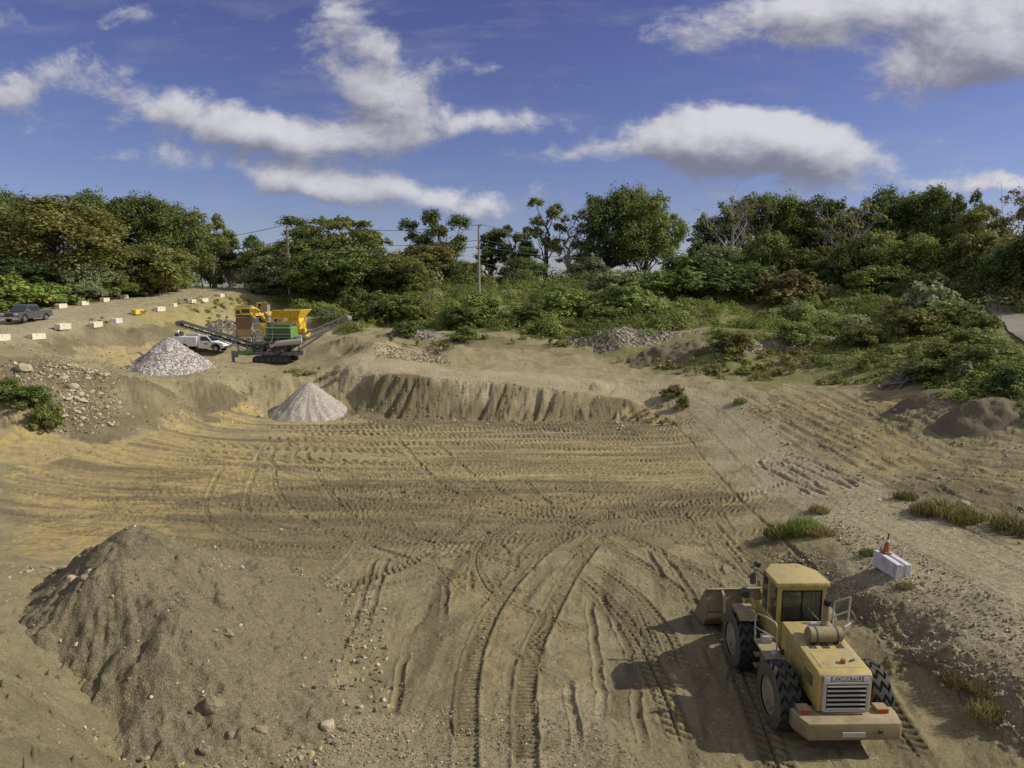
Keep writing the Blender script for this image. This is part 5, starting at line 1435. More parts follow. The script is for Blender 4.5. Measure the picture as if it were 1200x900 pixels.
def pile_stones():
    r = np.random.default_rng(56); f = cone_z(px_ - 1.5, py_ + 3.2, PILE_TOP, .82, .5, .16, 3)
    n = 7000; a = r.random(n) * 6.28; d = 6.2 * np.sqrt(r.random(n)); x, y = px_ - 1.5 + d * np.cos(a), py_ + 3.2 + d * np.sin(a)
    z = f(x, y); k = z > hb(x, y) - .25 * r.random(n); x, y, z = x[k], y[k], np.maximum(z, hb(x, y))[k]; n = len(x); s = .05 + .07 * r.random(n) ** 2
    o = stones('crushed_stone', "coarse stones covering the grey heap beside the white truck", np.stack([x, y, z], 1), s, M_PEB2, 6)
M_PEB2 = M_PEB.copy(); M_PEB2.name = "pale_stones"
_h = M_PEB2.node_tree.nodes.new('ShaderNodeHueSaturation'); _h.inputs['Saturation'].default_value = .38; _h.inputs['Value'].default_value = 1.25
_n = M_PEB2.node_tree.nodes; _at = [q for q in _n if q.type == 'ATTRIBUTE'][0]
M_PEB2.node_tree.links.new(_at.outputs['Color'], _h.inputs['Color']); M_PEB2.node_tree.links.new(_h.outputs[0], _n['Principled BSDF'].inputs['Base Color'])
pile_stones()
# ------------------------------------------------------------------ concrete blocks, cone, gate, poles, wires, brushwood
def block_mesh(L=1.75, W=.62, Hh=.62):
    b = MB()
    b.box((0, 0, Hh * .46), (L - .08, W - .1, Hh * .92), bev=.02)
    for s in (-1, 1): b.box((0, s * (W / 4 + .035), Hh / 2), (L, W / 2 - .07, Hh), bev=.035)
    me = bpy.data.meshes.new("concrete_block"); bmesh.ops.recalc_face_normals(b.bm, faces=b.bm.faces[:]); b.bm.to_mesh(me); b.bm.free(); return me
BLOCK = block_mesh(); BLOCK.materials.append(M['concrete'])
ORD = ["first", "second", "third", "fourth", "fifth", "sixth", "seventh", "eighth", "ninth", "tenth"]
brng = random.Random(3)
def put_block(x, y, z, rz, label, group, m=None, tilt=0.0, s=1.0):
    o = bpy.data.objects.new("concrete_block", BLOCK); COL.objects.link(o)
    o.location = (x, y, z - .06); o.rotation_euler = (brng.uniform(-.05, .05), tilt + brng.uniform(-.04, .04), rz); o.scale = (s, s, s)
    if m: o.material_slots[0].link = 'OBJECT'; o.material_slots[0].material = m
    return tag(o, label, 'concrete block', group)
near = [(2, 397), (42, 389), (74, 381), (111, 373), (136, 369), (161, 364), (187, 358), (203, 353), (225, 352), (238, 348), (258, 344)]
for i, (px, py) in enumerate(near):
    x = -47.9; y = 47.9 / (600 - px) * 832 * (CP - (py - 450) / 832 * SP)
    d = ray(px, py); y = d[1] / d[0] * x
    lab = {0: "half buried block with yellow paint at the frame edge of the haul road", 5: "yellow painted concrete block on the pit side of the haul road", 7: "half buried grey block between two pale ones on the haul road edge"}.get(i, f"pale block on the haul road's pit side, {ORD[i - 1]} from the pickup truck's end")
    put_block(x + .1 * brng.uniform(-1, 1), y, hz(x, y), RAD(90 + brng.uniform(-8, 8)), lab, "blocks along the pit side of the haul road", M['concyellow'] if i == 5 else (M['concrete2'] if i == 4 else None), 0, .8 if i == 7 else 1.0)
far = [(72, 364), (98, 360), (123, 357), (146, 353), (170, 350), (191, 346), (205, 343)]
for i, (px, py) in enumerate(far):
    x = -59.6; d = ray(px, py); y = d[1] / d[0] * x
    put_block(x, y, hz(x, y), RAD(90 + brng.uniform(-9, 9)), f"pale block on the haul road's wooded side, {ORD[i]} from the pickup truck", "blocks along the wooded side of the haul road")
# the whitewashed block with the cone, beside the loader
bx, by = 15.05, 26.9; bz = hz(bx, by)
big = put_block(bx, by, bz - .02, RAD(91), "whitewashed concrete block with a grooved top carrying the traffic cone", None, M['concrete2'])
big.rotation_euler = (0, RAD(1.5), RAD(91)); big.scale = (.98, .95, 1.05)
cone = empty("traffic_cone", (bx - .02, by + .45, bz + .575)); cone.rotation_euler = (RAD(-3), RAD(9), .2)
tag(cone, "dirty orange traffic cone standing on the whitewashed concrete block", "traffic cone")
b = MB(); b.box((0, 0, .02), (.36, .36, .04), bev=.012); b.build("base", M['orange'], cone)
b = MB(); b.cyl((0, 0, .04), (0, 0, .74), .135, .03, 20); b.build("cone_body", M['orange'], cone, 40)
b = MB(); b.cyl((0, 0, .44), (0, 0, .56), .0795, .0615, 20); b.build("reflective_band", M['wlet'], cone, 40)
b = MB(); b.cyl((0, 0, .70), (0, 0, .80), .037, .028, 14); b.build("cone_tip", M['dark'], cone, 40)

def gate_leaf(x0, x1, y, label):
    z = hz((x0 + x1) / 2, y); g = empty("gate", ((x0 + x1) / 2, y, z)); tag(g, label, "gate"); w = (x1 - x0) / 2
    b = MB()
    for zz in (.12, 1.45): b.cyl((-w, 0, zz), (w, 0, zz), .045, seg=10)
    for xx in (-w, 0, w): b.cyl((xx, 0, .12), (xx, 0, 1.45), .045, seg=10)
    b.build("frame", M['galv'], g)
    b = MB(); nx = int(2 * w / .16)
    for i in range(nx + 8):
        for s in (-1, 1):
            xa = -w + (i - 8 if s > 0 else i) * .16; xb = xa + s * 1.33
            za, zb = .12, 1.45
            if xa < -w: za += -w - xa; xa = -w
            if xb > w: zb -= xb - w; xb = w
            if xb < -w: zb -= (-w - xb); xb = -w
            if xa > w: continue
            if zb - za > .1: b.bar((xa, 0, za), (xb, 0, zb), .010, .010)
    b.build("wire_mesh", M['galv'], g)
    return g
GY = 142.0
gx = lambda px: (px - 600) / 832 * GY
gate_leaf(gx(228), gx(241), GY, "left galvanised mesh gate leaf at the top of the haul road")
gate_leaf(gx(264), gx(287), GY, "right galvanised mesh gate leaf at the top of the haul road")
post = MB(); post.cyl((0, 0, -.3), (0, 0, 1.9), .16, seg=14); post.box((0, 0, 1.93), (.38, .38, .08), bev=.02)
po = post.build("gate_post", M['lgrey']); po.location = (gx(241.5), GY - .25, hz(gx(241.5), GY)); tag(po, "stout pale post the left gate leaf hangs on", "gate post")
rd = MB(); n_ = 0
V = []; X_ = np.linspace(gx(225), gx(310), 12)
for j, yy in enumerate((GY + 6, GY + 13)):
    for x in X_: V.append((x, yy, hz(x, yy) + .06))
Q = [[i, i + 1, i + 13, i + 12] for i in range(11)]
rd.bm.free()
M_ASPH = mat("asphalt", (.10, .10, .105), .85, var=.2, var_scale=.8)
tag(link("road", np_mesh("road", np.array(V), np.array(Q)), M_ASPH), "paved road beyond the gate", "road", kind='structure')
# paved path up the slope on the right
pp = np.array([ground_at(*q) for q in PATH_PX])
pp = spline(pp, .6); T = np.gradient(pp, axis=0); nrm = np.stack([T[:, 1], -T[:, 0]], 1) / np.linalg.norm(T, axis=1)[:, None]
V = []
for c, n_ in zip(pp, nrm):
    for k in np.linspace(-1.15, 1.15, 7): V.append((*(c + n_ * k), hz(*(c + n_ * k)) + .14))
nn = len(pp); Q = [[i * 7 + j, i * 7 + j + 1, i * 7 + j + 8, i * 7 + j + 7] for i in range(nn - 1) for j in range(6)]
tag(link("path", np_mesh("path", np.array(V), np.array(Q), True), mat("worn_paving", (.24, .22, .175), .85, var=.15, var_scale=.6)), "paved path up the slope", "path", kind='structure')

# utility poles and their wires
POLES = []
for (px, top, lab) in ((336, 263, "wooden utility pole rising beside the umbrella shaped tree"), (561, 264, "wooden utility pole between the gapped oak and the loose crowned tree")):
    Yp = 126.0; d = ray(px, top); x = d[0] / d[1] * Yp; ztop = CAM[2] + d[2] / d[1] * Yp; zb = hz(x, Yp)
    g = empty("utility_pole", (x, Yp, zb)); tag(g, lab, "utility pole"); H_ = ztop - zb
    b = MB(); b.cyl((0, 0, -.5), (0, 0, H_), .26, .17, 14); b.build("shaft", M['wood'], g, 40)
    for k, q in enumerate((.0, 2.6, 3.7)):
        b = MB(); b.cyl((.17, -.1, H_ - q - .1), (.45, -.1, H_ - q - .1), .05, seg=8); b.cyl((.42, -.1, H_ - q - .12), (.42, -.1, H_ - q + .12), .09, .06, 10); b.build("insulator", M['dark'], g)
    POLES.append((x + .42, Yp - .1, ztop))
for q, lab in ((0.0, "topmost power line crossing the sky between the utility poles"), (2.6, "second power line below the topmost one on the utility poles"), (3.7, "third power line, just under the second on the utility poles"), (6.6, "lowest slack cable strung between the utility poles")):
    (xa, ya, za), (xb, yb, zb) = POLES; sp_ = xb - xa
    xs = [xa - 1.0 * sp_, xa, xb, xb + sp_, xb + 2 * sp_]; zs = [za - .4, za, zb, zb + .3, zb + .2]; P = []
    for i in range(4):
        for t in np.linspace(0, 1, 14, endpoint=(i == 3)):
            xw = xs[i] + (xs[i + 1] - xs[i]) * t; yw = ya + max(0, xw - xb) / sp_ * 48 + max(0, xa - xw) / sp_ * 26
            P.append((xw, yw, zs[i] + (zs[i + 1] - zs[i]) * t - q + .12 - 4 * t * (1 - t) * (1.1 if q < 6 else 1.5)))
    b = MB(); b.tube(P, .045, 5); o = b.build("power_line", M['wire'], None, 60); tag(o, lab, "cable")

# brushwood heap: every log its own thing
lx, ly = ground_at(1078, 446); lrng = random.Random(8)
LOGM = []
for i in range(4):
    g = Geo(); r3 = np.random.default_rng(400 + i); limb(g, (-1.1, 0, 0), (1.1, 0, 0), .13, .07, r3, .05, 7, 7); LOGM.append(g.mesh("log", M['logs']))
for i in range(26):
    o = bpy.data.objects.new("log", LOGM[i % 4]); COL.objects.link(o)
    x = lx + lrng.gauss(0, 1.5); y = ly + lrng.gauss(.3, .7)
    o.location = (x, y, hz(x, y) + .15 + max(0, 1.0 - abs(x - lx - .6) * .5) * lrng.random()); k = .6 + .6 * lrng.random(); o.scale = (k, 1, 1)
    o.rotation_euler = (0, lrng.uniform(-.6, .6), lrng.uniform(-1.4, 1.4)); tag(o, "grey dead log in the brushwood heap among the weeds", "log", "logs in the brushwood heap")
for i, px in enumerate((1058, 1064)):
    o = bpy.data.objects.new("log", LOGM[i]); COL.objects.link(o); x, y = ground_at(px, 449)
    o.location = (x, y, hz(x, y) + .7); o.rotation_euler = (0, RAD(-42), .25); o.scale = (.9, 1.2, 1.2); tag(o, ("outer" if i == 0 else "inner") + " of two slanting planks propped at the end of the brushwood heap", "log")

# ------------------------------------------------------------------ wheel loader
def big_tyre(parent, R=.98, W=.68):
    nt, prof = 300, [(-.5, .56), (-.52, .70), (-.50, .86), (-.46, .93)]
    xs = np.linspace(-.46, .46, 25); N = 17
    ring_x = [p[0] for p in prof] + list(xs) + [-p[0] for p in prof[::-1]]
    base_r = [p[1] for p in prof] + [None] * len(xs) + [p[1] for p in prof[::-1]]
    th = np.linspace(0, 2 * np.pi, nt, endpoint=False)
    X = np.zeros((nt, len(ring_x))); Rd = np.zeros_like(X)
    for j, (x, br) in enumerate(zip(ring_x, base_r)):
        X[:, j] = x
        if br is not None: Rd[:, j] = br
        else:
            tri = np.abs(((x + .46) / .92 * 2.5) % 1 - .5) * 2
            ph = (th * N / (2 * np.pi) + tri * .62) % 1
            crown = 1.0 - .05 * (abs(x) / .46) ** 3
            Rd[:, j] = crown - .075 * sstep(.18, .10, np.abs(ph - .5))
    V = np.stack([X * W, np.sin(th)[:, None] * Rd * R, np.cos(th)[:, None] * Rd * R], -1).reshape(-1, 3); m = len(ring_x)
    i = np.arange(nt)[:, None] * m; i2 = ((np.arange(nt) + 1) % nt)[:, None] * m; j = np.arange(m - 1)[None]
    Q = np.stack([i + j, i + j + 1, i2 + j + 1, i2 + j], -1).reshape(-1, 4)
    me = np_mesh("tyre", V, Q); me.materials.append(M['rubber']); me.materials.append(M['tyreside'])
    mi = np.tile(np.array([1 if (k < 3 or k >= m - 4) else 0 for k in range(m - 1)]), nt); Rq = Rd[:, :-1].reshape(-1); mi = np.where((mi == 0) & (Rq < .915) & (np.abs(X[:, :-1].reshape(-1)) < .45), 2, mi); me.materials.append(M['black']); me.polygons.foreach_set('material_index', mi.astype(np.int32))
    return me
def make_loader():
    L = empty("wheel_loader", (9.10, 21.05, hz(8.9, 20.9) - .03), RAD(1.0))
    tag(L, "dusty yellow wheel loader with its bucket lowered, seen from behind on the pit floor", "wheel loader")
    tm = big_tyre(None)
    for sx in (-1, 1):
        for yy in (-1.64, 1.72):
            w = bpy.data.objects.new("wheel", tm.copy() if False else tm); COL.objects.link(w); w.parent = L; w.location = (sx * 1.30, yy, .96)
            w.rotation_euler = (.13 * yy, 0, 0)
            b = MB(); s = sx
            b.cyl((s * .10, 0, 0), (s * .30, 0, 0), .57, .55, 32); b.cyl((s * .29, 0, 0), (s * .36, 0, 0), .42, .38, 32); b.cyl((s * .30, 0, 0), (s * .42, 0, 0), .23, .20, 20)
            for a in range(10): b.cyl((s * .31, .33 * math.cos(a * .628), .33 * math.sin(a * .628)), (s * .36, .33 * math.cos(a * .628), .33 * math.sin(a * .628)), .03, seg=6)
            b.build("rim", M['sidewall'], w, 40)
    # rear frame, axles
    b = MB(); b.prism([(-2.5, .75), (-2.5, 1.45), (.1, 1.5), (.35, 1.1), (.35, .7), (-.6, .62)], -.52, .52, bev=.03)
    b.cyl((-1.0, -1.64, .96), (1.0, -1.64, .96), .24, seg=16); b.build("rear_frame", M['dark'], L)
    b = MB(); b.prism([(.45, .65), (.45, 1.35), (1.3, 1.9), (1.9, 2.1), (2.5, 1.5), (2.6, .7), (1.2, .6)], -.50, .50, bev=.03); b.cyl((-1.0, 1.78, .96), (1.0, 1.78, .96), .24, seg=16)
    b.cyl((0, .1, .95), (0, .6, .95), .3, seg=14); b.build("front_frame", M['tan'], L)
    rear = L
    # counterweight
    b = MB(); b.prism([(-1.38, -2.80), (1.50, -2.80), (1.50, -3.15), (1.38, -3.70), (-1.16, -3.70), (-1.38, -3.15)], .66, 1.16, 'Z', bev=.07)
    cw = b.build("counterweight", M['tan'], rear, 50)
    b = MB(); b.box((.05, -3.735, .86), (.62, .03, .14), bev=.01); b.build("tow_plate", M['lgrey'], cw); b = MB(); b.box((.78, -3.73, .93), (.12, .03, .10)); b.build("hatch", M['dark'], cw)
    for s in (-1, 1):
        b = MB(); b.box((s * 1.08, -3.1, 1.23), (.34, .32, .14), bev=.02); b.build("lamp_box", M['tan'], cw)
        b = MB(); b.box((s * 1.08, -3.268, 1.235), (.26, .02, .08)); tl = b.build("tail_light", M['red'], cw)
    # hood
    def tp(v): return Vector((v.x * (1.0 if v.z > 1.9 else .93), v.y, v.z))
    b = MB(); b.prism([(-3.20, 1.20), (-3.24, 2.28), (-3.12, 2.36), (-.60, 2.56), (-.60, 1.45)], -.74, .74, bev=.045)
    hood = b.build("hood", M['yellow'], rear, 40)
    b = MB(); b.box((0, -3.243, 1.74), (1.14, .02, .86)); b.build("radiator", M['black'], hood)
    b = MB()
    for zz in np.linspace(1.34, 2.0, 6): b.box((0, -3.29, zz), (1.08, .07, .05), (RAD(-20), 0, 0), .01)
    for s in (-1, 1): b.box((s * .60, -3.275, 1.69), (.09, .09, .86), bev=.012)
    b.box((0, -3.275, 2.09), (1.29, .09, .05), bev=.01); b.box((0, -3.275, 1.28), (1.29, .09, .05), bev=.01)
    gr = b.build("grille", M['lgrey'], hood)
    b = MB(); b.box((0, -3.262, 2.205), (1.30, .06, .175), bev=.008); np_ = b.build("name_panel", M['grey'], hood)
    for s in (-1, 1):
        b = MB(); b.box((s * .54, -3.295, 2.205), (.17, .02, .12), bev=.004); b.build("work_light", M['lens'], hood)
    text_mesh("lettering", "KOMATSU", .175, M['wlet'], hood, (0, -3.297, 2.205), (RAD(90), 0, 0), .004, .003)
    # hood top detail
    sl = math.atan2(.20, 2.52)
    def top(y): return 2.36 + (y + 3.12) / 2.52 * .20
    b = MB()
    b.bm.free()
    for xx in (-.40, -.02, .40):
        b = MB()
        for k in range(4): b.box((xx - .09 + .06 * k, -1.95, top(-1.95) + .004), (.035, .26, .012), (sl, 0, 0))
        b.build("vent", M['black'], hood)
    b = MB(); b.box((0, -2.62, top(-2.62) + .004), (1.16, .74, .012), (sl, 0, 0), .004); b.box((0, -1.95, top(-1.95) - .001), (1.2, .42, .008), (sl, 0, 0)); b.build("cover_plate", M['yellow'], hood)
    b = MB(); b.cyl((.12, -2.78, top(-2.78)), (.12, -2.78, top(-2.78) + .12), .07, seg=14); b.build("filler_cap", M['orange'], hood, 40)
    b = MB(); b.box((.42, -2.7, top(-2.7) + .03), (.16, .05, .05), (0, 0, .4), .01); b.build("latch", M['dark'], hood)
    for s in (-1, 1):
        b = MB()
        for k in range(3): b.box((s * .742, -1.15 - .62 * k, 1.98), (.012, .50, .46), bev=.004)
        b.build("side_panel", M['yellow'], hood)
    b = MB()
    for k in range(6): b.box((-.752, -2.6 - .08 * 0, 1.75 + .06 * k), (.012, .55, .022))
    b.build("side_louvres", M['dark'], hood)
    # air cleaner and exhaust
    b = MB(); b.cyl((-.46, -1.22, 2.90), (.56, -1.22, 2.90), .225, seg=28, bev=.05); ac = b.build("air_cleaner", M['tan'], L, 40)
    b = MB()
    b.bm.free()
    for xx in (-.25, .35):
        b = MB(); b.box((xx, -1.22, 2.60), (.08, .34, .2)); b.cyl((xx, -1.22, 2.90), (xx + .05, -1.22, 2.90), .233, seg=28); b.build("bracket", M['dark'], ac, 40)
    b = MB(); b.cyl((.20, -.98, 2.56), (.20, -.98, 3.12), .17, .15, 18); b.cyl((.20, -.98, 3.12), (.20, -.98, 3.22), .15, .085, 18); b.cyl((.20, -.98, 3.2), (.20, -.98, 3.78), .085, seg=16); ex = b.build("exhaust_pipe", M['tan'], L, 40)
    b = MB(); b.cyl((.20, -.98, 3.72), (.20, -1.06, 3.90), .10, .10, 14); b.build("exhaust_tip", M['black'], ex, 40)
    b = MB(); b.cyl((-.1, -.92, 2.56), (-.1, -.92, 3.0), .16, seg=16); b.cyl((-.1, -.92, 3.0), (-.1, -.92, 3.08), .2, .12, 16); b.build("intake_cap", M['lgrey'], L, 40)
    b = MB(); b.box((.82, -1.0, 2.98), (.30, .05, .34), (RAD(25), RAD(-15), RAD(25)), .02); b.box((.70, -.9, 2.72), (.06, .06, .4)); b.build("folded_guard", M['lgrey'], L)
    b = MB(); b.tube([(.78, -.35, 2.0), (.80, -.35, 2.9), (.82, -.38, 3.25), (1.25, -.45, 3.42)], .028); b.tube([(.81, -.36, 2.75), (1.22, -.42, 2.95)], .028); b.tube([(1.25, -.45, 3.42), (1.22, -.42, 2.4)], .028); b.build("handrail", M['lgrey'], L, 60)
    # hoses, pipes and fixings of the engine bay
    b = MB()
    for k in range(4): b.tube([(-.60, -.75 - .03 * k, 1.9 - .12 * k), (-.78, -.45, 1.7 - .1 * k), (-.70, .1, 1.35 - .06 * k), (-.45, .6, 1.15 - .05 * k)], .025)
    b.build("hose", M['black'], L, 60)
    b = MB(); b.tube([(.78, -.5, 2.5), (1.0, -.2, 2.2), (.9, .4, 1.9)], .02); b.build("cable", M['black'], L, 60)
    # cab
    cab = empty("cab", (.06, .95, 0)); cab.parent = L
    hw, y0, y1, z0, z1 = .76, -.72, .66, 1.45, 3.50
    b = MB(); b.box((0, .07, z0 + .04), (2 * hw, y1 - y0, .08)); b.box((0, y0 + .03, 1.88), (2 * hw, .06, .86), bev=.015); 
    for s in (-1, 1): b.box((s * (hw - .03), .07, 1.82), (.06, y1 - y0 - .06, .74), bev=.01)
    b.box((0, y1 - .03, 1.75), (2 * hw - .1, .06, .6), bev=.01); b.build("lower_body", M['yellow'], cab)
    b = MB()
    b.box((0, y0 + .05, 3.40), (2 * hw - .2, .09, .14), bev=.01); b.build("window_header", M['yellow'], cab)
    for s in (-1, 1):
        for c, size in (((s * (hw - .065), y0 + .05, 2.86), (.13, .11, 1.15)), ((s * (hw - .05), y1 - .05, 2.75), (.09, .09, 1.4)), ((s * (hw - .04), .1, 2.82), (.06, .08, 1.2))):
            b = MB(); b.box(c, size, bev=.015); b.build("pillar", M['yellow'], cab)
    b = MB(); b.prism([(-hw - .09, y0 - .10), (hw + .09, y0 - .10), (hw + .09, y1 - .45), (hw - .3, y1 + .14), (-hw + .3, y1 + .14), (-hw - .09, y1 - .45)], 3.46, 3.62, 'Z', bev=.05); b.build("roof", M['yellow'], cab, 40)
    def win(name, c, size, mm='glass'):
        b = MB(); b.box(c, size, bev=.006); return b.build(name, M[mm], cab)
    M_CG = bpy.data.materials.get("cab_glass") or cab_glass()
    for nm, c, size in (("rear_window", (0, y0 + .02, 2.83), (2 * hw - .25, .012, 1.02)), ("windscreen", (0, y1 - .03, 2.75), (2 * hw - .18, .012, 1.38)), ("side_window", (-hw + .03, -.25, 2.82), (.012, .58, 1.1)), ("side_window", (-hw + .03, .37, 2.75), (.012, .42, 1.3)), ("side_window", (hw - .03, -.25, 2.82), (.012, .58, 1.1)), ("side_window", (hw - .03, .37, 2.75), (.012, .42, 1.3))):
        b = MB(); b.box(c, size); b.build(nm, M_CG, cab)
    b = MB(); 
    for (c, size) in (((0, y0 - .012, 3.32), (2 * hw - .24, .03, .03)), ((0, y0 - .012, 2.335), (2 * hw - .24, .03, .03)), ((-hw + .14, y0 - .012, 2.83), (.03, .03, 1.0)), ((hw - .14, y0 - .012, 2.83), (.03, .03, 1.0)), ((0, y0 - .012, 2.83), (.03, .03, 1.0))): b.box(c, size)
    b.build("window_seal", M['black'], cab)
    b = MB(); b.bar((.12, y0 - .03, 2.30), (-.02, y0 - .03, 2.75), .02, .02); b.build("wiper", M['black'], cab)
    b = MB(); b.box((-.12, -.10, 2.05), (.52, .52, .16), bev=.05); b.box((-.12, -.36, 2.42), (.50, .14, .70), (RAD(8), 0, 0), .05); b.box((-.12, -.42, 2.90), (.28, .11, .22), bev=.04); b.cyl((-.12, -.1, 1.5), (-.12, -.1, 2.0), .12, seg=12); b.build("seat", M['seat'], cab, 40)
    b = MB(); b.cyl((-.1, .62, 1.5), (-.1, .42, 2.3), .05, seg=10); b.tube([(-.1 + .2 * math.cos(a), .40 + .09 * math.sin(a), 2.32 + .18 * math.sin(a)) for a in np.linspace(0, 6.28, 18)], .02); b.box((0, .72, 2.1), (1.1, .22, .3), bev=.05); b.box((.42, -.1, 2.2), (.22, .7, .25), bev=.04); b.build("steering_console", M['seat'], cab, 40)
    b = MB()
    b.tube([(-hw - .02, .6, 3.3), (-hw - .10, .75, 3.42), (-hw - .16, .95, 3.30)], .02); b.box((-hw - .18, .98, 3.02), (.22, .06, .40), (0, 0, .3), .03); b.tube([(-hw - .16, .95, 3.3), (-hw - .17, .97, 2.8)], .018); b.build("mirror", M['dark'], cab, 50)
    b = MB(); b.cyl((-hw - .05, .92, 3.5), (-hw - .05, 1.06, 3.5), .09, .11, 14); b.cyl((hw - .1, 1.0, 3.5), (hw - .1, 1.14, 3.5), .09, .11, 14); b.build("cab_light", M['dark'], cab, 40)
    # platform, steps and rails on the left
    b = MB(); b.prism([(-.75, 1.46), (.42, 1.58), (.42, 1.66), (-.75, 1.54)], -1.34, -.74, bev=.02); b.box((-1.05, .30, 1.2), (.08, .3, .8)); b.box((-1.1, .38, .75), (.4, .25, .05)); b.box((-1.1, .38, 1.12), (.4, .25, .05)); b.box((-.95, .0, 1.05), (.4, .55, .62), bev=.03); b.build("platform", M['tan'], L)
    b = MB(); b.prism([(-.75, 1.46), (.42, 1.58), (.42, 1.66), (-.75, 1.54)], .76, 1.34, bev=.02); b.box((.95, .0, 1.05), (.4, .55, .62), bev=.03); b.build("platform", M['tan'], L)
    b = MB(); b.cyl((-1.0, -.62, 1.60), (-1.0, -.40, 1.60), .10, seg=14); b.box((-1.02, .22, 1.75), (.3, .25, .22), bev=.03); b.build("tool_box", M['lgrey'], L, 40)
    b = MB(); b.tube([(-1.30, .40, 1.6), (-1.32, .42, 2.36), (-1.26, .36, 2.52), (-1.08, .0, 2.54), (-.94, -.28, 2.50), (-.90, -.34, 2.36), (-.90, -.36, 1.5)], .026); b.tube([(-1.31, .40, 2.05), (-.90, -.34, 2.0)], .022); b.build("handrail", M['lgrey'], L, 60)
    # front fenders, lamp posts
    for s in (-1, 1):
        b = MB(); b.prism([(1.0, 1.95), (1.1, 2.12), (1.75, 2.2), (1.8, 2.12), (1.15, 2.03)], s * 1.0, s * 1.62); b.build("fender", M['tan'], L)
        b = MB(); b.bar((s * .95, 1.5, 1.7), (s * 1.0, 1.45, 2.45), .09, .06); b.bar((s * 1.0, 1.45, 2.45), (s * 1.28, 1.52, 2.62), .07, .06); post = b.build("lamp_bracket", M['yellow'], L)
        b = MB(); b.cyl((s * 1.28, 1.42, 2.66), (s * 1.28, 1.64, 2.66), .13, .17, 18, ); b.build("headlight", M['dark'], post, 40)
    # lift arms, tilt ram, bucket
    for s in (-1, 1):
        b = MB(); b.prism([(1.5, 2.0), (1.7, 2.35), (2.6, 1.9), (3.6, .95), (3.75, .62), (3.55, .45), (3.3, .75), (2.4, 1.45), (1.7, 1.75)], s * .62 - .09, s * .62 + .09, bev=.02); b.build("lift_arm", M['yellow'], L)
        b = MB(); b.cyl((s * .40, 1.6, 1.1), (s * .52, 2.6, 1.25), .10, seg=14); b.cyl((s * .52, 2.6, 1.25), (s * .60, 3.1, 1.2), .055, seg=12); b.build("lift_cylinder", M['dark'], L, 40)
    b = MB(); b.cyl((0, 1.8, 2.1), (0, 2.8, 1.75), .11, seg=14); b.cyl((0, 2.7, 1.78), (0, 3.6, 1.35), .06, seg=12); b.bar((0, 2.9, 2.1), (0, 3.1, 1.0), .14, .22); b.build("tilt_linkage", M['dark'], L, 40)
    bk = empty("bucket", (-.12, 3.98, .05)); bk.parent = L; bk.rotation_euler = (RAD(3), 0, RAD(2))
    bw = 1.66
    outer = [(.10, .50), (.02, .85), (.22, 1.62), (.27, 1.60), (.10, .86), (.17, .55), (.40, .22), (1.45, .05), (1.45, .0), (.36, .13)]
    b = MB(); b.prism(outer, -bw, bw); b.build("shell", M['tan'], bk)
    for s in (-1, 1):
        b = MB(); b.prism([(.10, .50), (.02, .85), (.22, 1.62), (.32, 1.60), (1.2, .42), (1.45, .05), (1.45, .0), (.36, .13)], s * bw - .03, s * bw + .03, bev=.008); b.build("side_plate", M['tan'], bk)
    b = MB()
    for xx in (-1.1, -.37, .37, 1.1): b.prism([(.18, 1.62), (-.04, 1.5), (-.20, .9), (-.22, .55), (.02, .5)], xx - .04, xx + .04)
    b.box((0, .20, 1.62), (2 * bw, .10, .07), bev=.01); b.cyl((-bw, .10, .62), (bw, .10, .62), .15, seg=14); b.build("back_ribs", M['tan'], bk)
    b = MB(); b.box((0, 1.50, .03), (2 * bw + .06, .22, .05)); b.build("cutting_edge", M['grey'], bk)
    for k in range(8):
        b = MB(); b.prism([(1.55, .0), (1.55, .09), (1.80, .03), (1.80, .0)], -bw + .1 + k * (2 * bw - .2) / 7 - .06, -bw + .1 + k * (2 * bw - .2) / 7 + .06); b.build("tooth", M['grey'], bk)
    for ch in L.children:
        if ch.name.split('.')[0] in ('counterweight', 'hood', 'air_cleaner', 'exhaust_pipe', 'intake_cap', 'folded_guard'): ch.location.y += .34
        if ch.name.split('.')[0] in ('air_cleaner', 'exhaust_pipe', 'intake_cap', 'folded_guard'): ch.location.y -= .50; ch.location.z -= .20
    return L
def cab_glass():
    m = bpy.data.materials.new("cab_glass"); m.use_nodes = True
    n, l = m.node_tree.nodes, m.node_tree.links; n.remove(n['Principled BSDF'])
    t = n.new('ShaderNodeBsdfTransparent'); t.inputs[0].default_value = (.62, .68, .66, 1); g = n.new('ShaderNodeBsdfGlossy'); g.inputs['Roughness'].default_value = .05; g.inputs['Color'].default_value = (.9, .9, .9, 1)
    fr = n.new('ShaderNodeFresnel'); fr.inputs['IOR'].default_value = 1.5; mx = n.new('ShaderNodeMixShader'); l.new(fr.outputs[0], mx.inputs[0]); l.new(t.outputs[0], mx.inputs[1]); l.new(g.outputs[0], mx.inputs[2])
    d = n.new('ShaderNodeBsdfDiffuse'); d.inputs[0].default_value = (.28, .25, .19, 1); m2 = n.new('ShaderNodeMixShader'); m2.inputs[0].default_value = .16; l.new(mx.outputs[0], m2.inputs[1]); l.new(d.outputs[0], m2.inputs[2])
    l.new(m2.outputs[0], n['Material Output'].inputs['Surface']); return m
make_loader()
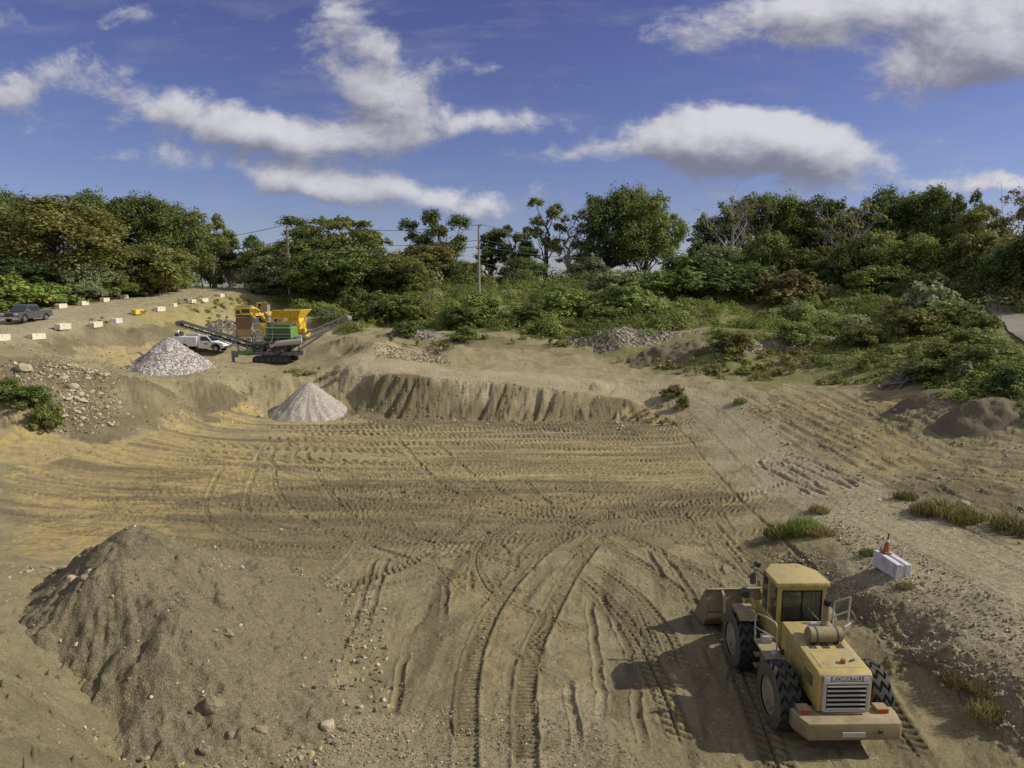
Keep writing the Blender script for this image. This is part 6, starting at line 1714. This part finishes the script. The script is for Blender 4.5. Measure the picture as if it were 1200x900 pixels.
# ------------------------------------------------------------------ screener, crusher, excavator, trucks
def lattice_conveyor(parent, a, b, y, w, h, name, m_fr):
    """conveyor from a=(x,z) to b=(x,z): side frames with a lattice, belt, drums"""
    ax, az = a; bx, bz = b; L = math.hypot(bx - ax, bz - az); ux, uz = (bx - ax) / L, (bz - az) / L; nx, nz = -uz, ux
    if nz < 0: nx, nz = -nx, -nz
    P = lambda s, k: (ax + ux * s + nx * k, az + uz * s + nz * k)
    g = empty(name, (0, 0, 0)); g.parent = parent
    for s in (-1, 1):
        b_ = MB(); yy = y + s * w / 2
        for k in (0, h): p, q = P(0, k), P(L, k); b_.bar((p[0], yy, p[1]), (q[0], yy, q[1]), .09, .10)
        n = max(3, int(L / 1.1))
        for i in range(n):
            p, q = P(L * i / n, 0), P(L * (i + .5) / n, h); b_.bar((p[0], yy, p[1]), (q[0], yy, q[1]), .05, .05); p = P(L * (i + 1) / n, 0); b_.bar((p[0], yy, p[1]), (q[0], yy, q[1]), .05, .05)
        b_.build("side_frame", m_fr, g)
    b_ = MB(); p, q = P(0, h + .06), P(L, h + .06); b_.bar((p[0], y, p[1]), (q[0], y, q[1]), w * .82, .04); p, q = P(0, .1), P(L, .1); b_.bar((p[0], y, p[1]), (q[0], y, q[1]), w * .82, .03); b_.build("belt", M['rubber'], g)
    for s in (.05, L):
        b_ = MB(); p = P(s, h * .55); b_.cyl((p[0], y - w / 2 - .05, p[1]), (p[0], y + w / 2 + .05, p[1]), h * .5, seg=16); b_.build("drum", M['grey'], g, 40)
    return g
def make_screener():
    x, y, z = at_depth(325, 81.0)
    S = empty("mobile_screener", (x, y, z - .02), RAD(-4)); tag(S, "grey and green tracked screening plant with two raised conveyors on the upper level", "screening plant")
    for yy in (-1.15, 1.15):
        t = MB(); t.prism([(-2.5, .25), (-2.2, .02), (1.6, .02), (1.95, .28), (1.9, .62), (1.5, .86), (-2.1, .86), (-2.45, .62)], yy - .25, yy + .25, 'Y', bev=.04); tr = t.build("crawler_track", M['rubber'], S)
        t = MB()
        for k in range(6): t.cyl((-2.0 + .7 * k, yy - .28, .42), (-2.0 + .7 * k, yy + .28, .42), .22, seg=14)
        t.build("roller", M['dark'], tr, 40)
    c = MB(); c.box((-.4, 0, 1.1), (6.6, 1.7, .42), bev=.03)
    for xx in (-3.3, -1.6, .2, 2.0):
        for yy in (-.95, .95): c.bar((xx, yy, 1.0), (xx + .3, yy, 2.9), .12, .12)
    for yy in (-.97, .97): c.bar((-3.4, yy, 2.2), (2.6, yy, 2.6), .12, .16); c.bar((-3.2, yy, 1.2), (-1.0, yy, 2.6), .09, .09); c.bar((.4, yy, 1.2), (2.2, yy, 2.7), .09, .09)
    c.build("chassis", M['grey'], S)
    b = MB(); b.prism([(.2, .75), (2.9, 2.35), (3.1, 2.75), (-.9, 2.75), (-.9, 2.0)], -.9, .9, 'Y', bev=.03); b.build("chute", M['dark'], S)
    b = MB(); b.cyl((.3, -1.02, 2.25), (3.3, -1.02, 2.55), .34, seg=18); b.cyl((-.4, -1.1, 1.9), (.3, -1.1, 2.2), .2, seg=12); b.build("fines_tube", M['lgrey'], S, 40)
    g = MB(); g.prism([(-.95, 2.85), (2.05, 2.85), (2.0, 4.05), (1.85, 4.15), (-.7, 4.15), (-.9, 4.0)], -1.05, 1.05, 'Y', bev=.05); sb = g.build("screen_box", M['green'], S)
    g = MB(); g.box((.55, 0, 4.28), (2.7, 1.9, .28), bev=.06); g.box((-.55, 0, 4.4), (.8, 1.5, .3), bev=.04); g.build("screen_deck", M['dark'], sb)
    g = MB()
    for zz in (3.12, 3.50, 3.82): g.box((.6, -1.066, zz), (2.5, .03, .20))
    g.build("dark_panel", M['dark'], sb)
    g = MB(); g.cyl((-.75, -1.12, 3.98), (1.95, -1.12, 3.98), .14, seg=14); g.build("cover_roll", M['green'], sb, 40)
    g = MB()
    for xx in (-.95, -.1, 2.05): g.bar((xx, -1.12, 2.8), (xx, -1.12, 4.4), .06, .06)
    for zz in (3.35, 4.35): g.bar((-.95, -1.13, zz), (2.05, -1.13, zz), .05, .05)
    g.build("handrail", M['lgrey'], sb)
    g = MB(); g.box((-3.7, -.9, 1.15), (1.3, .3, .5), (0, RAD(6), 0), .05); g.box((-2.9, -.95, 1.3), (.9, .34, .4), bev=.05); g.build("engine_cover", M['green'], S)
    g = MB(); g.box((2.9, -.9, 3.0), (.7, .5, .35), bev=.08); g.box((-1.6, -.95, 2.95), (.9, .5, .3), bev=.08); g.build("pale_guard", M['lgrey'], S)
    # tipping grid seen as a brown box
    h = empty("hopper", (0, 0, 0)); h.parent = S
    g = MB(); g.box((-3.75, -.2, 4.05), (1.9, .12, 2.2), (RAD(-4), 0, 0), .02); g.build("upper_panel", M['rustbrown'], h)
    g = MB(); g.box((-3.70, -.30, 3.42), (1.75, .06, .75), (RAD(-4), 0, 0), .01); g.build("lower_panel", M['rusttan'], h)
    g = MB()
    for k in range(8): g.bar((-2.75, -.1 + .2 * k, 2.9), (-2.7, -.1 + .2 * k, 5.1), .06, .05)
    for zz in (3.0, 3.7, 4.4, 5.05): g.bar((-2.73, -.2, zz), (-2.73, 1.5, zz), .06, .06)
    g.bar((-4.7, 1.4, 2.9), (-4.7, 1.4, 5.0), .1, .1); g.bar((-4.6, -.15, 1.4), (-4.6, -.15, 3.0), .12, .12); g.bar((-2.85, -.15, 1.4), (-2.85, -.15, 3.0), .12, .12); g.build("grid", M['grey'], h)
    lattice_conveyor(S, (-1.6, 1.25), (-11.4, 4.2), -.2, 1.1, .52, "side_conveyor", M['grey'])
    lattice_conveyor(S, (1.9, 2.0), (8.4, 4.7), -.2, 1.3, .68, "main_conveyor", M['lgrey'])
    g = MB(); g.bar((-6.6, -.6, 2.6), (-2.2, -.8, .95), .10, .12); g.bar((-6.6, .3, 2.6), (-2.2, .8, .95), .10, .12); g.build("conveyor_strut", M['galv'], S)
    g = MB(); g.bar((1.3, -.6, .7), (5.2, -.6, 3.2), .10, .12); g.bar((1.3, .4, .7), (5.2, .4, 3.2), .10, .12); g.build("conveyor_strut", M['galv'], S)
    g = MB(); g.bar((-4.9, -.9, -.1), (-4.9, -.9, 1.4), .26, .26); g.box((-4.9, -.9, .03), (.6, .6, .10)); g.box((-4.6, -.9, 1.0), (.5, .2, .7)); g.build("support_leg", M['grey'], S)
    g = MB(); r_ = random.Random(4)
    for k in range(7): x0_ = -2.6 + .7 * k; g.tube([(x0_, -1.02, 1.3 + .1 * (k % 3)), (x0_ + .3, -1.1, 1.7 + r_.random() * .5), (x0_ + .9, -1.05, 1.9 + r_.random() * .5)], .035, 6)
    g.build("hose", M['black'], S, 60)
    g = MB()
    for k in range(5): g.box((-2.3 + .9 * k, -1.0, 1.75 + .12 * (k % 2)), (.42, .2, .38), bev=.03)
    g.build("control_box", M['dark'], S)
    g = MB()
    for xx in (-2.4, -1.7): g.bar((xx, -1.0, 2.6), (xx, -1.0, 3.7), .05, .05)
    for zz in (3.1, 3.65): g.bar((-2.4, -1.0, zz), (-1.0, -1.0, zz), .05, .05)
    g.build("guard_rail", M['lgrey'], S)
    g = MB()
    for (p, q) in (((-1.2, -1.0, 2.6), (-2.6, -1.0, 4.0)), ((-1.0, -1.0, 2.4), (-2.3, -1.0, 3.4)), ((-.9, -1.0, 1.2), (-.1, -1.0, 3.0)), ((-2.4, -.9, 2.3), (-1.2, -.9, 3.6)), ((.9, -1.0, 1.3), (1.8, -1.0, 2.6))): g.cyl(p, q, .06, seg=8)
    g.build("hydraulic_ram", M['lgrey'], S, 40)
make_screener()

def make_crusher():
    x, y, z = at_depth(334, 92.5)
    K = empty("jaw_crusher", (x, y, z), RAD(-8)); tag(K, "bright yellow tracked jaw crusher with a flared hopper behind the screening plant", "crusher")
    for yy in (-1.2, 1.2):
        t = MB(); t.prism([(-2.4, .3), (-2.0, .0), (1.8, .0), (2.2, .3), (2.0, .85), (-2.2, .85)], yy - .25, yy + .25, 'Y', bev=.04); t.build("crawler_track", M['rubber'], K)
    b = MB(); b.box((-.4, 0, 1.25), (7.0, 1.8, .6), bev=.04); b.box((-2.6, 0, 2.1), (2.4, 1.9, 1.2), bev=.05)
    for xx in (-1.1, .2, 1.5, 2.4): b.bar((xx, -1.0, 1.4), (xx, -1.0, 3.5), .16, .16); b.bar((xx, 1.0, 1.4), (xx, 1.0, 3.5), .16, .16)
    for zz in (2.0, 2.8, 3.45): b.bar((-1.2, -1.0, zz), (2.5, -1.0, zz), .14, .14); b.bar((-1.2, 1.0, zz), (2.5, 1.0, zz), .14, .14)
    b.build("frame", M['yellow2'], K)
    b = MB(); b.prism([(.9, 1.5), (2.3, 1.5), (2.45, 2.4), (2.3, 3.4), (1.2, 3.4)], -.85, .85, 'Y', bev=.05); b.cyl((1.7, -1.15, 2.5), (1.7, 1.15, 2.5), .52, seg=24); b.build("jaw_box", M['yellow2'], K, 40)
    b = MB(); b.box((0.0, -.95, 2.4), (1.7, .1, .55)); b.box((-.9, 0, 2.6), (.9, 1.7, 1.3)); b.build("dark_panel", M['dark'], K)
    b = MB()
    for xx in (-1.1, .2, 1.5, 2.4): b.bar((xx, -1.02, 2.0), (xx + .9, -1.02, 3.4), .08, .08)
    for k in range(6): b.bar((-1.2 + .62 * k, -1.06, 3.5), (-1.45 + .80 * k, -1.62, 4.3), .07, .07)
    b.build("brace", M['yellow2'], K)
    # flared hopper: four slanting plates
    hp = empty("hopper", (0, 0, 0)); hp.parent = K
    ix0, ix1, ox0, ox1, zi, zo = -1.4, 2.3, -1.9, 3.0, 3.5, 4.45
    def plate(a, b_, c, d, m='yellow2'):
        q = MB(); v = [Vector(a), Vector(b_), Vector(c), Vector(d)]; n_ = (v[1] - v[0]).cross(v[2] - v[0]).normalized() * .07
        F_ = [q.bm.verts.new(p) for p in v]; B_ = [q.bm.verts.new(p + n_) for p in v]
        q.bm.faces.new(F_); q.bm.faces.new(B_[::-1])
        for i in range(4): q.bm.faces.new([F_[i], B_[i], B_[(i + 1) % 4], F_[(i + 1) % 4]])
        return q.build("hopper_plate", M[m], hp)
    plate((ix0, -1.0, zi), (ix1, -1.0, zi), (ox1, -1.7, zo), (ox0 + 1.2, -1.7, zo)); plate((ix0, 1.0, zi), (ix1, 1.0, zi), (ox1, 1.7, zo), (ox0 + 1.2, 1.7, zo), 'rusttan')
    plate((ix1, -1.0, zi), (ix1, 1.0, zi), (ox1, 1.7, zo), (ox1, -1.7, zo)); plate((ix0, -1.0, zi), (ix0, 1.0, zi), (ox0, 1.7, zo - .3), (ox0, -1.7, zo - .3), 'rusttan')
    b = MB(); b.bar((-4.1, -1.1, 4.0), (-2.2, -1.1, 2.0), .26, .3, .03); b.bar((-4.1, 1.1, 4.0), (-2.2, 1.1, 2.0), .26, .3, .03); b.bar((-3.5, -1.1, 3.8), (-3.5, 1.1, 3.8), .3, .3); b.build("feed_arm", M['yellow2'], K)
    b = MB(); b.box((2.4, -1.0, 1.75), (1.9, .5, .5), (0, RAD(-8), 0), .05); b.box((2.8, -.9, 1.2), (1.2, .9, .4), bev=.04)
    for k in range(4): b.bar((1.5 + .5 * k, -1.2, 1.9), (1.7 + .5 * k, -1.2, 2.9), .08, .08)
    b.build("side_platform", M['yellow2'], K)
    b = MB(); b.box((-3.6, .1, 2.6), (1.6, 1.7, .12)); 
    for k in range(4): b.bar((-4.3 + .45 * k, -.75, 1.8), (-4.3 + .45 * k, -.75, 2.6), .14, .14)
    b.build("walkway", M['rusttan'], K)
make_crusher()

def make_excavator():
    x, y, z = at_depth(297, 103.0)
    E = empty("excavator", (x, y, z + 2.35), RAD(0)); tag(E, "old yellow excavator perched on the grey rubble heap, bucket curled high", "excavator")
    for yy in (-1.1, 1.1):
        t = MB(); t.prism([(-2.0, .35), (-1.6, .0), (1.5, .0), (1.95, .35), (1.6, .85), (-1.7, .85)], yy - .28, yy + .28, 'Y', bev=.04); t.build("crawler_track", M['rubber'], E)
    b = MB(); b.cyl((0, 0, .6), (0, 0, 1.0), .8, seg=20); b.box((-.3, 0, 1.1), (3.4, 2.5, .25), bev=.03); b.build("turntable", M['dark'], E, 40)
    b = MB(); b.prism([(-2.1, 1.25), (1.3, 1.25), (1.3, 1.8), (.2, 2.45), (-1.9, 2.45), (-2.1, 2.1)], -1.25, 1.25, 'Y', bev=.06); ho = b.build("house", M['yellow2'], E, 40)
    b = MB(); b.box((-.85, 0, 2.52), (2.1, 2.3, .14), bev=.03); b.build("engine_deck", M['grey'], ho)
    b = MB(); b.box((-.5, -1.262, 1.85), (1.1, .02, .55)); b.box((-1.6, -1.262, 1.7), (.5, .02, .5)); b.build("side_vent", M['dark'], ho)
    cb = empty("cab", (0, 0, 0)); cb.parent = E
    b = MB(); b.prism([(.55, 1.25), (1.75, 1.25), (1.8, 2.0), (1.5, 3.0), (.55, 3.0)], .25, 1.2, 'Y', bev=.04); b.build("cab_shell", M['yellow2'], cb, 40)
    b = MB(); b.prism([(.75, 1.9), (1.68, 1.9), (1.45, 2.85), (.75, 2.85)], .235, .245, 'Y'); b.build("side_window", M['glass'], cb)
    b = MB(); b.prism([(.8, 1.5), (1.1, 1.4), (2.0, 1.9), (2.3, 1.9), (2.2, 2.2), (1.8, 2.2)], -.25, .25, 'Y', bev=.03); b.build("boom", M['yellow2'], E)
    b = MB(); b.bar((2.1, 0, 2.1), (2.2, 0, 1.2), .4, .45, .03); b.build("stick", M['yellow2'], E)
    b = MB(); b.cyl((1.0, -.3, 1.3), (1.8, -.3, 1.9), .1, seg=10); b.build("hydraulic_ram", M['lgrey'], E, 40)
    bk = empty("bucket", (0, 0, 0)); bk.parent = E
    prof = [(1.0, .5), (.72, 1.3), (.80, 2.4), (1.25, 3.2), (1.45, 3.2), (1.05, 2.35), (.95, 1.4), (1.2, .58)]
    b = MB(); b.prism([(p[0] + .9, p[1]) for p in prof], -1.55, -.45, 'Y'); b.build("bucket_shell", M['rustbrown'], bk)
    for yy in (-1.56, -.44):
        b = MB(); b.prism([(1.9, .5), (1.62, 1.3), (1.70, 2.4), (2.15, 3.2), (2.75, 2.7), (2.7, 1.1)], yy - .03, yy + .03, 'Y'); b.build("bucket_side", M['rusttan'] if yy < -1 else M['yellow2'], bk)
    b = MB(); b.box((2.62, -1.0, 1.9), (.22, 1.06, 1.6), (0, RAD(-4), 0), .03); b.build("wear_plate", M['galv'], bk)
make_excavator()

def car_wheel(parent, x, y, r=.40, w=.26, m_hub='chrome'):
    g = empty("wheel", (x, y, r)); g.parent = parent
    b = MB(); b.cyl((0, -w / 2, 0), (0, w / 2, 0), r, seg=28, bev=.05); b.build("tyre", M['rubber'], g, 40)
    s = -1 if y < 0 else 1
    b = MB(); b.cyl((0, s * w * .30, 0), (0, s * (w / 2 + .012), 0), r * .60, r * .52, 20); b.cyl((0, s * w * .4, 0), (0, s * (w / 2 + .04), 0), r * .2, seg=10); b.build("rim", M[m_hub], g, 40)
    return g
def arch(cx, r, n=9): return [(cx + r * math.cos(a), .38 + r * math.sin(a)) for a in np.linspace(math.pi, 0, n)]
def make_pickup():
    x = -54.3; d = ray(33, 379); y = d[1] / d[0] * x
    T = empty("pickup_truck", (x, y, hz(x, y)), RAD(-90)); tag(T, "dark grey crew cab pickup truck driving down the haul road", "pickup truck")
    # local: +x = forward, y = sideways
    low = [(-2.95, .55), (-2.9, .98), (-2.88, 1.12), (2.0, 1.12), (2.75, 1.02), (2.92, .9), (2.95, .45), (2.4, .40)] + arch(1.85, .52)[::-1] + [(-.9, .36)] + arch(-1.75, .52)[::-1] + [(-2.4, .45)]
    b = MB(); b.prism(low, -.98, .98, 'Y', bev=.03)
    body = b.build("body", M['charcoal'], T, 40)
    b = MB()
    def tap(v): k = 1 - max(0, v.z - 1.15) * .30; return Vector((v.x, v.y * k, v.z))
    b.prism([(-.85, 1.10), (1.65, 1.10), (.80, 1.82), (.55, 1.90), (-.55, 1.90), (-.72, 1.82)], -.96, .96, 'Y', bev=.03, taper=tap); cabin = b.build("cabin", M['charcoal'], T, 40)
    b = MB(); b.prism([(-.98, 1.0), (1.35, 1.0), (1.35, 1.12), (-.98, 1.12)], -.9, .9, 'Y'); b.bm.free()
    for s in (-1, 1):
        for (x0, x1, xa, xb) in ((-.62, .18, -.56, .18), (.26, 1.35, .26, .80)):
            b = MB(); o_ = .972
            pts = [(x0, 1.20), (x1, 1.20), (xb, 1.76), (xa, 1.76)]
            P = [(p, s * (o_ * (1 - max(0, q - 1.15) * .30)), q) for p, q in pts]; b.poly(P); b.poly([(a, y_ - s * .02, c) for a, y_, c in P])
            for i in range(4): a, c = P[i], P[(i + 1) % 4]; b.poly([a, c, (c[0], c[1] - s * .02, c[2]), (a[0], a[1] - s * .02, a[2])])
            b.build("side_window", M['glass'], cabin)
        b = MB(); b.box((1.28, s * 1.08, 1.26), (.16, .22, .2), bev=.03); b.build("mirror", M['chrome'], cabin)
        b = MB(); b.box((.2, s * .985, .95), (.2, .03, .04)); b.box((-.65, s * .985, .95), (.2, .03, .04)); b.build("door_handle", M['chrome'], body)
        b = MB(); b.box((2.86, s * .70, .88), (.16, .42, .22), bev=.03); b.build("headlight", M['lens'], body)
        b = MB(); b.box((-2.93, s * .86, .95), (.06, .16, .3), bev=.01); b.build("tail_light", M['red'], body)
        b = MB(); b.box((0, s * .96, .40), (2.6, .14, .06), bev=.01); b.build("side_step", M['dark'], body)
    b = MB(); n_ = Vector((.85, 0, .72)).normalized(); q = [(1.60, -.82, 1.16), (1.60, .82, 1.16), (.86, .70, 1.78), (.86, -.70, 1.78)]; b.poly([Vector(p) + Vector((.72, 0, .85)).normalized() * .03 for p in q]); b.build("windscreen", M['glass'], cabin)
    b = MB(); b.box((-1.9, 0, 1.09), (1.86, 1.62, .08)); b.build("bed_recess", M['black'], body)
    for s in (-1, 1):
        b = MB(); b.box((-1.88, s * .90, 1.15), (1.98, .12, .08), bev=.02); b.build("bed_rail", M['charcoal'], body)
    b = MB(); b.box((2.93, 0, .84), (.06, 1.0, .30), bev=.02); b.build("grille", M['dark'], body)
    b = MB(); b.box((2.98, 0, .50), (.16, 1.86, .20), bev=.04); b.build("bumper", M['chrome'], body); b = MB(); b.box((3.065, .0, .52), (.015, .32, .16)); b.build("number_plate", M['plate'], body)
    for xx in (1.85, -1.75):
        for yy in (-.84, .84): car_wheel(T, xx, yy)
make_pickup()

def make_service_truck():
    x, y, z = at_depth(238, 86.5)
    T = empty("service_truck", (x, y, z), RAD(-6)); tag(T, "white service truck with a boxy utility body parked behind the stone heap", "truck")
    b = MB(); b.prism([(-3.3, .55), (3.0, .55), (3.0, .75), (-3.3, .75)], -.5, .5, 'Y'); b.build("chassis", M['dark'], T)
    low = [(-.15, .50), (-.15, 1.30), (1.55, 1.30), (2.75, 1.16), (3.05, 1.0), (3.08, .55), (2.75, .50)] + [(2.05 + .56 * math.cos(a), .44 + .56 * math.sin(a)) for a in np.linspace(0, math.pi, 9)] + [(1.4, .45)]
    b = MB(); b.prism(low, -1.0, 1.0, 'Y', bev=.03); body = b.build("cab_body", M['white'], T, 40)
    def tap(v): k = 1 - max(0, v.z - 1.3) * .22; return Vector((v.x, v.y * k, v.z))
    b = MB(); b.prism([(-.15, 1.27), (1.62, 1.27), (.95, 1.95), (.7, 2.04), (0, 2.04), (-.12, 1.95)], -.98, .98, 'Y', bev=.03, taper=tap); cabin = b.build("cabin", M['white'], T, 40)
    for s in (-1, 1):
        b = MB(); P = [(p, s * (.985 * (1 - max(0, q - 1.3) * .22)), q) for p, q in [(.12, 1.38), (1.38, 1.38), (.92, 1.86), (.12, 1.88)]]; b.poly(P); b.build("side_window", M['glass'], cabin)
        b = MB(); b.box((1.35, s * 1.1, 1.45), (.14, .2, .3), bev=.03); b.build("mirror", M['dark'], cabin)
        b = MB(); b.box((.85, s * 1.004, 1.02), (.42, .012, .16)); b.build("door_emblem", M['red'], body)
        b = MB(); b.box((.25, s * 1.01, 1.14), (.2, .03, .04)); b.build("door_handle", M['dark'], body)
        b = MB(); b.prism([(2.05 + .66 * math.cos(a), .44 + .66 * math.sin(a)) for a in np.linspace(0.1, math.pi - .1, 9)] + [(2.05 + .55 * math.cos(a), .44 + .55 * math.sin(a)) for a in np.linspace(math.pi - .1, .1, 9)], s * 1.0 - .04, s * 1.0 + .04, 'Y'); b.build("fender", M['dark'], body)
        b = MB(); b.box((3.02, s * .74, .98), (.12, .3, .2), bev=.03); b.build("headlight", M['lens'], body)
    b = MB(); b.poly([(1.60, -.86, 1.33), (1.60, .86, 1.33), (.99, .76, 1.94), (.99, -.76, 1.94)]); ws = b.build("windscreen", M['glass'], cabin); ws.location = (.03, 0, .03)
    b = MB(); b.box((3.1, 0, .62), (.16, 1.95, .28), bev=.04); b.build("bumper", M['dark'], body)
    ub = empty("utility_body", (0, 0, 0)); ub.parent = T
    b = MB(); b.prism([(-3.35, .70), (-3.35, 1.85), (-.25, 1.85), (-.25, .70), (-1.3, .70)] + [(-1.95 + .55 * math.cos(a), .55 + .5 * math.sin(a)) for a in np.linspace(.3, math.pi - .3, 7)] + [(-2.6, .70)], -1.08, 1.08, 'Y', bev=.02); b.build("body_shell", M['white'], ub)
    for k, (xa, xb) in enumerate(((-3.28, -2.62), (-2.56, -1.35), (-1.29, -.32))):
        for s in (-1, 1):
            b = MB(); b.box(((xa + xb) / 2, s * 1.09, 1.45 if k == 1 else 1.3), (xb - xa - .06, .035, .7 if k == 1 else 1.0), bev=.01); dr = b.build("locker_door", M['white'], ub)
            b = MB(); b.box(((xa + xb) / 2 + .2, s * 1.112, 1.35), (.12, .02, .1)); b.build("latch", M['dark'], dr)
    b = MB(); b.cyl((-2.2, .2, 2.02), (-.6, .2, 2.02), .2, seg=16); b.build("roof_tank", M['lgrey'], ub, 40)
    b = MB(); b.box((-2.9, -.6, 2.05), (.5, .5, .4), bev=.03); b.bar((-3.2, -.7, 1.85), (-2.4, -.7, 2.5), .12, .12); b.box((-3.1, .5, 2.1), (.4, .5, .5)); b.build("crane", M['dark'], ub)
    b = MB(); b.box((-2.75, -.75, 2.45), (.26, .3, .36), bev=.05); b.build("crane_motor", M['white'], ub)
    for xx in (2.05, -1.95):
        for yy in (-.86, .86): car_wheel(T, xx, yy, .44, .28, 'lgrey')
make_service_truck()
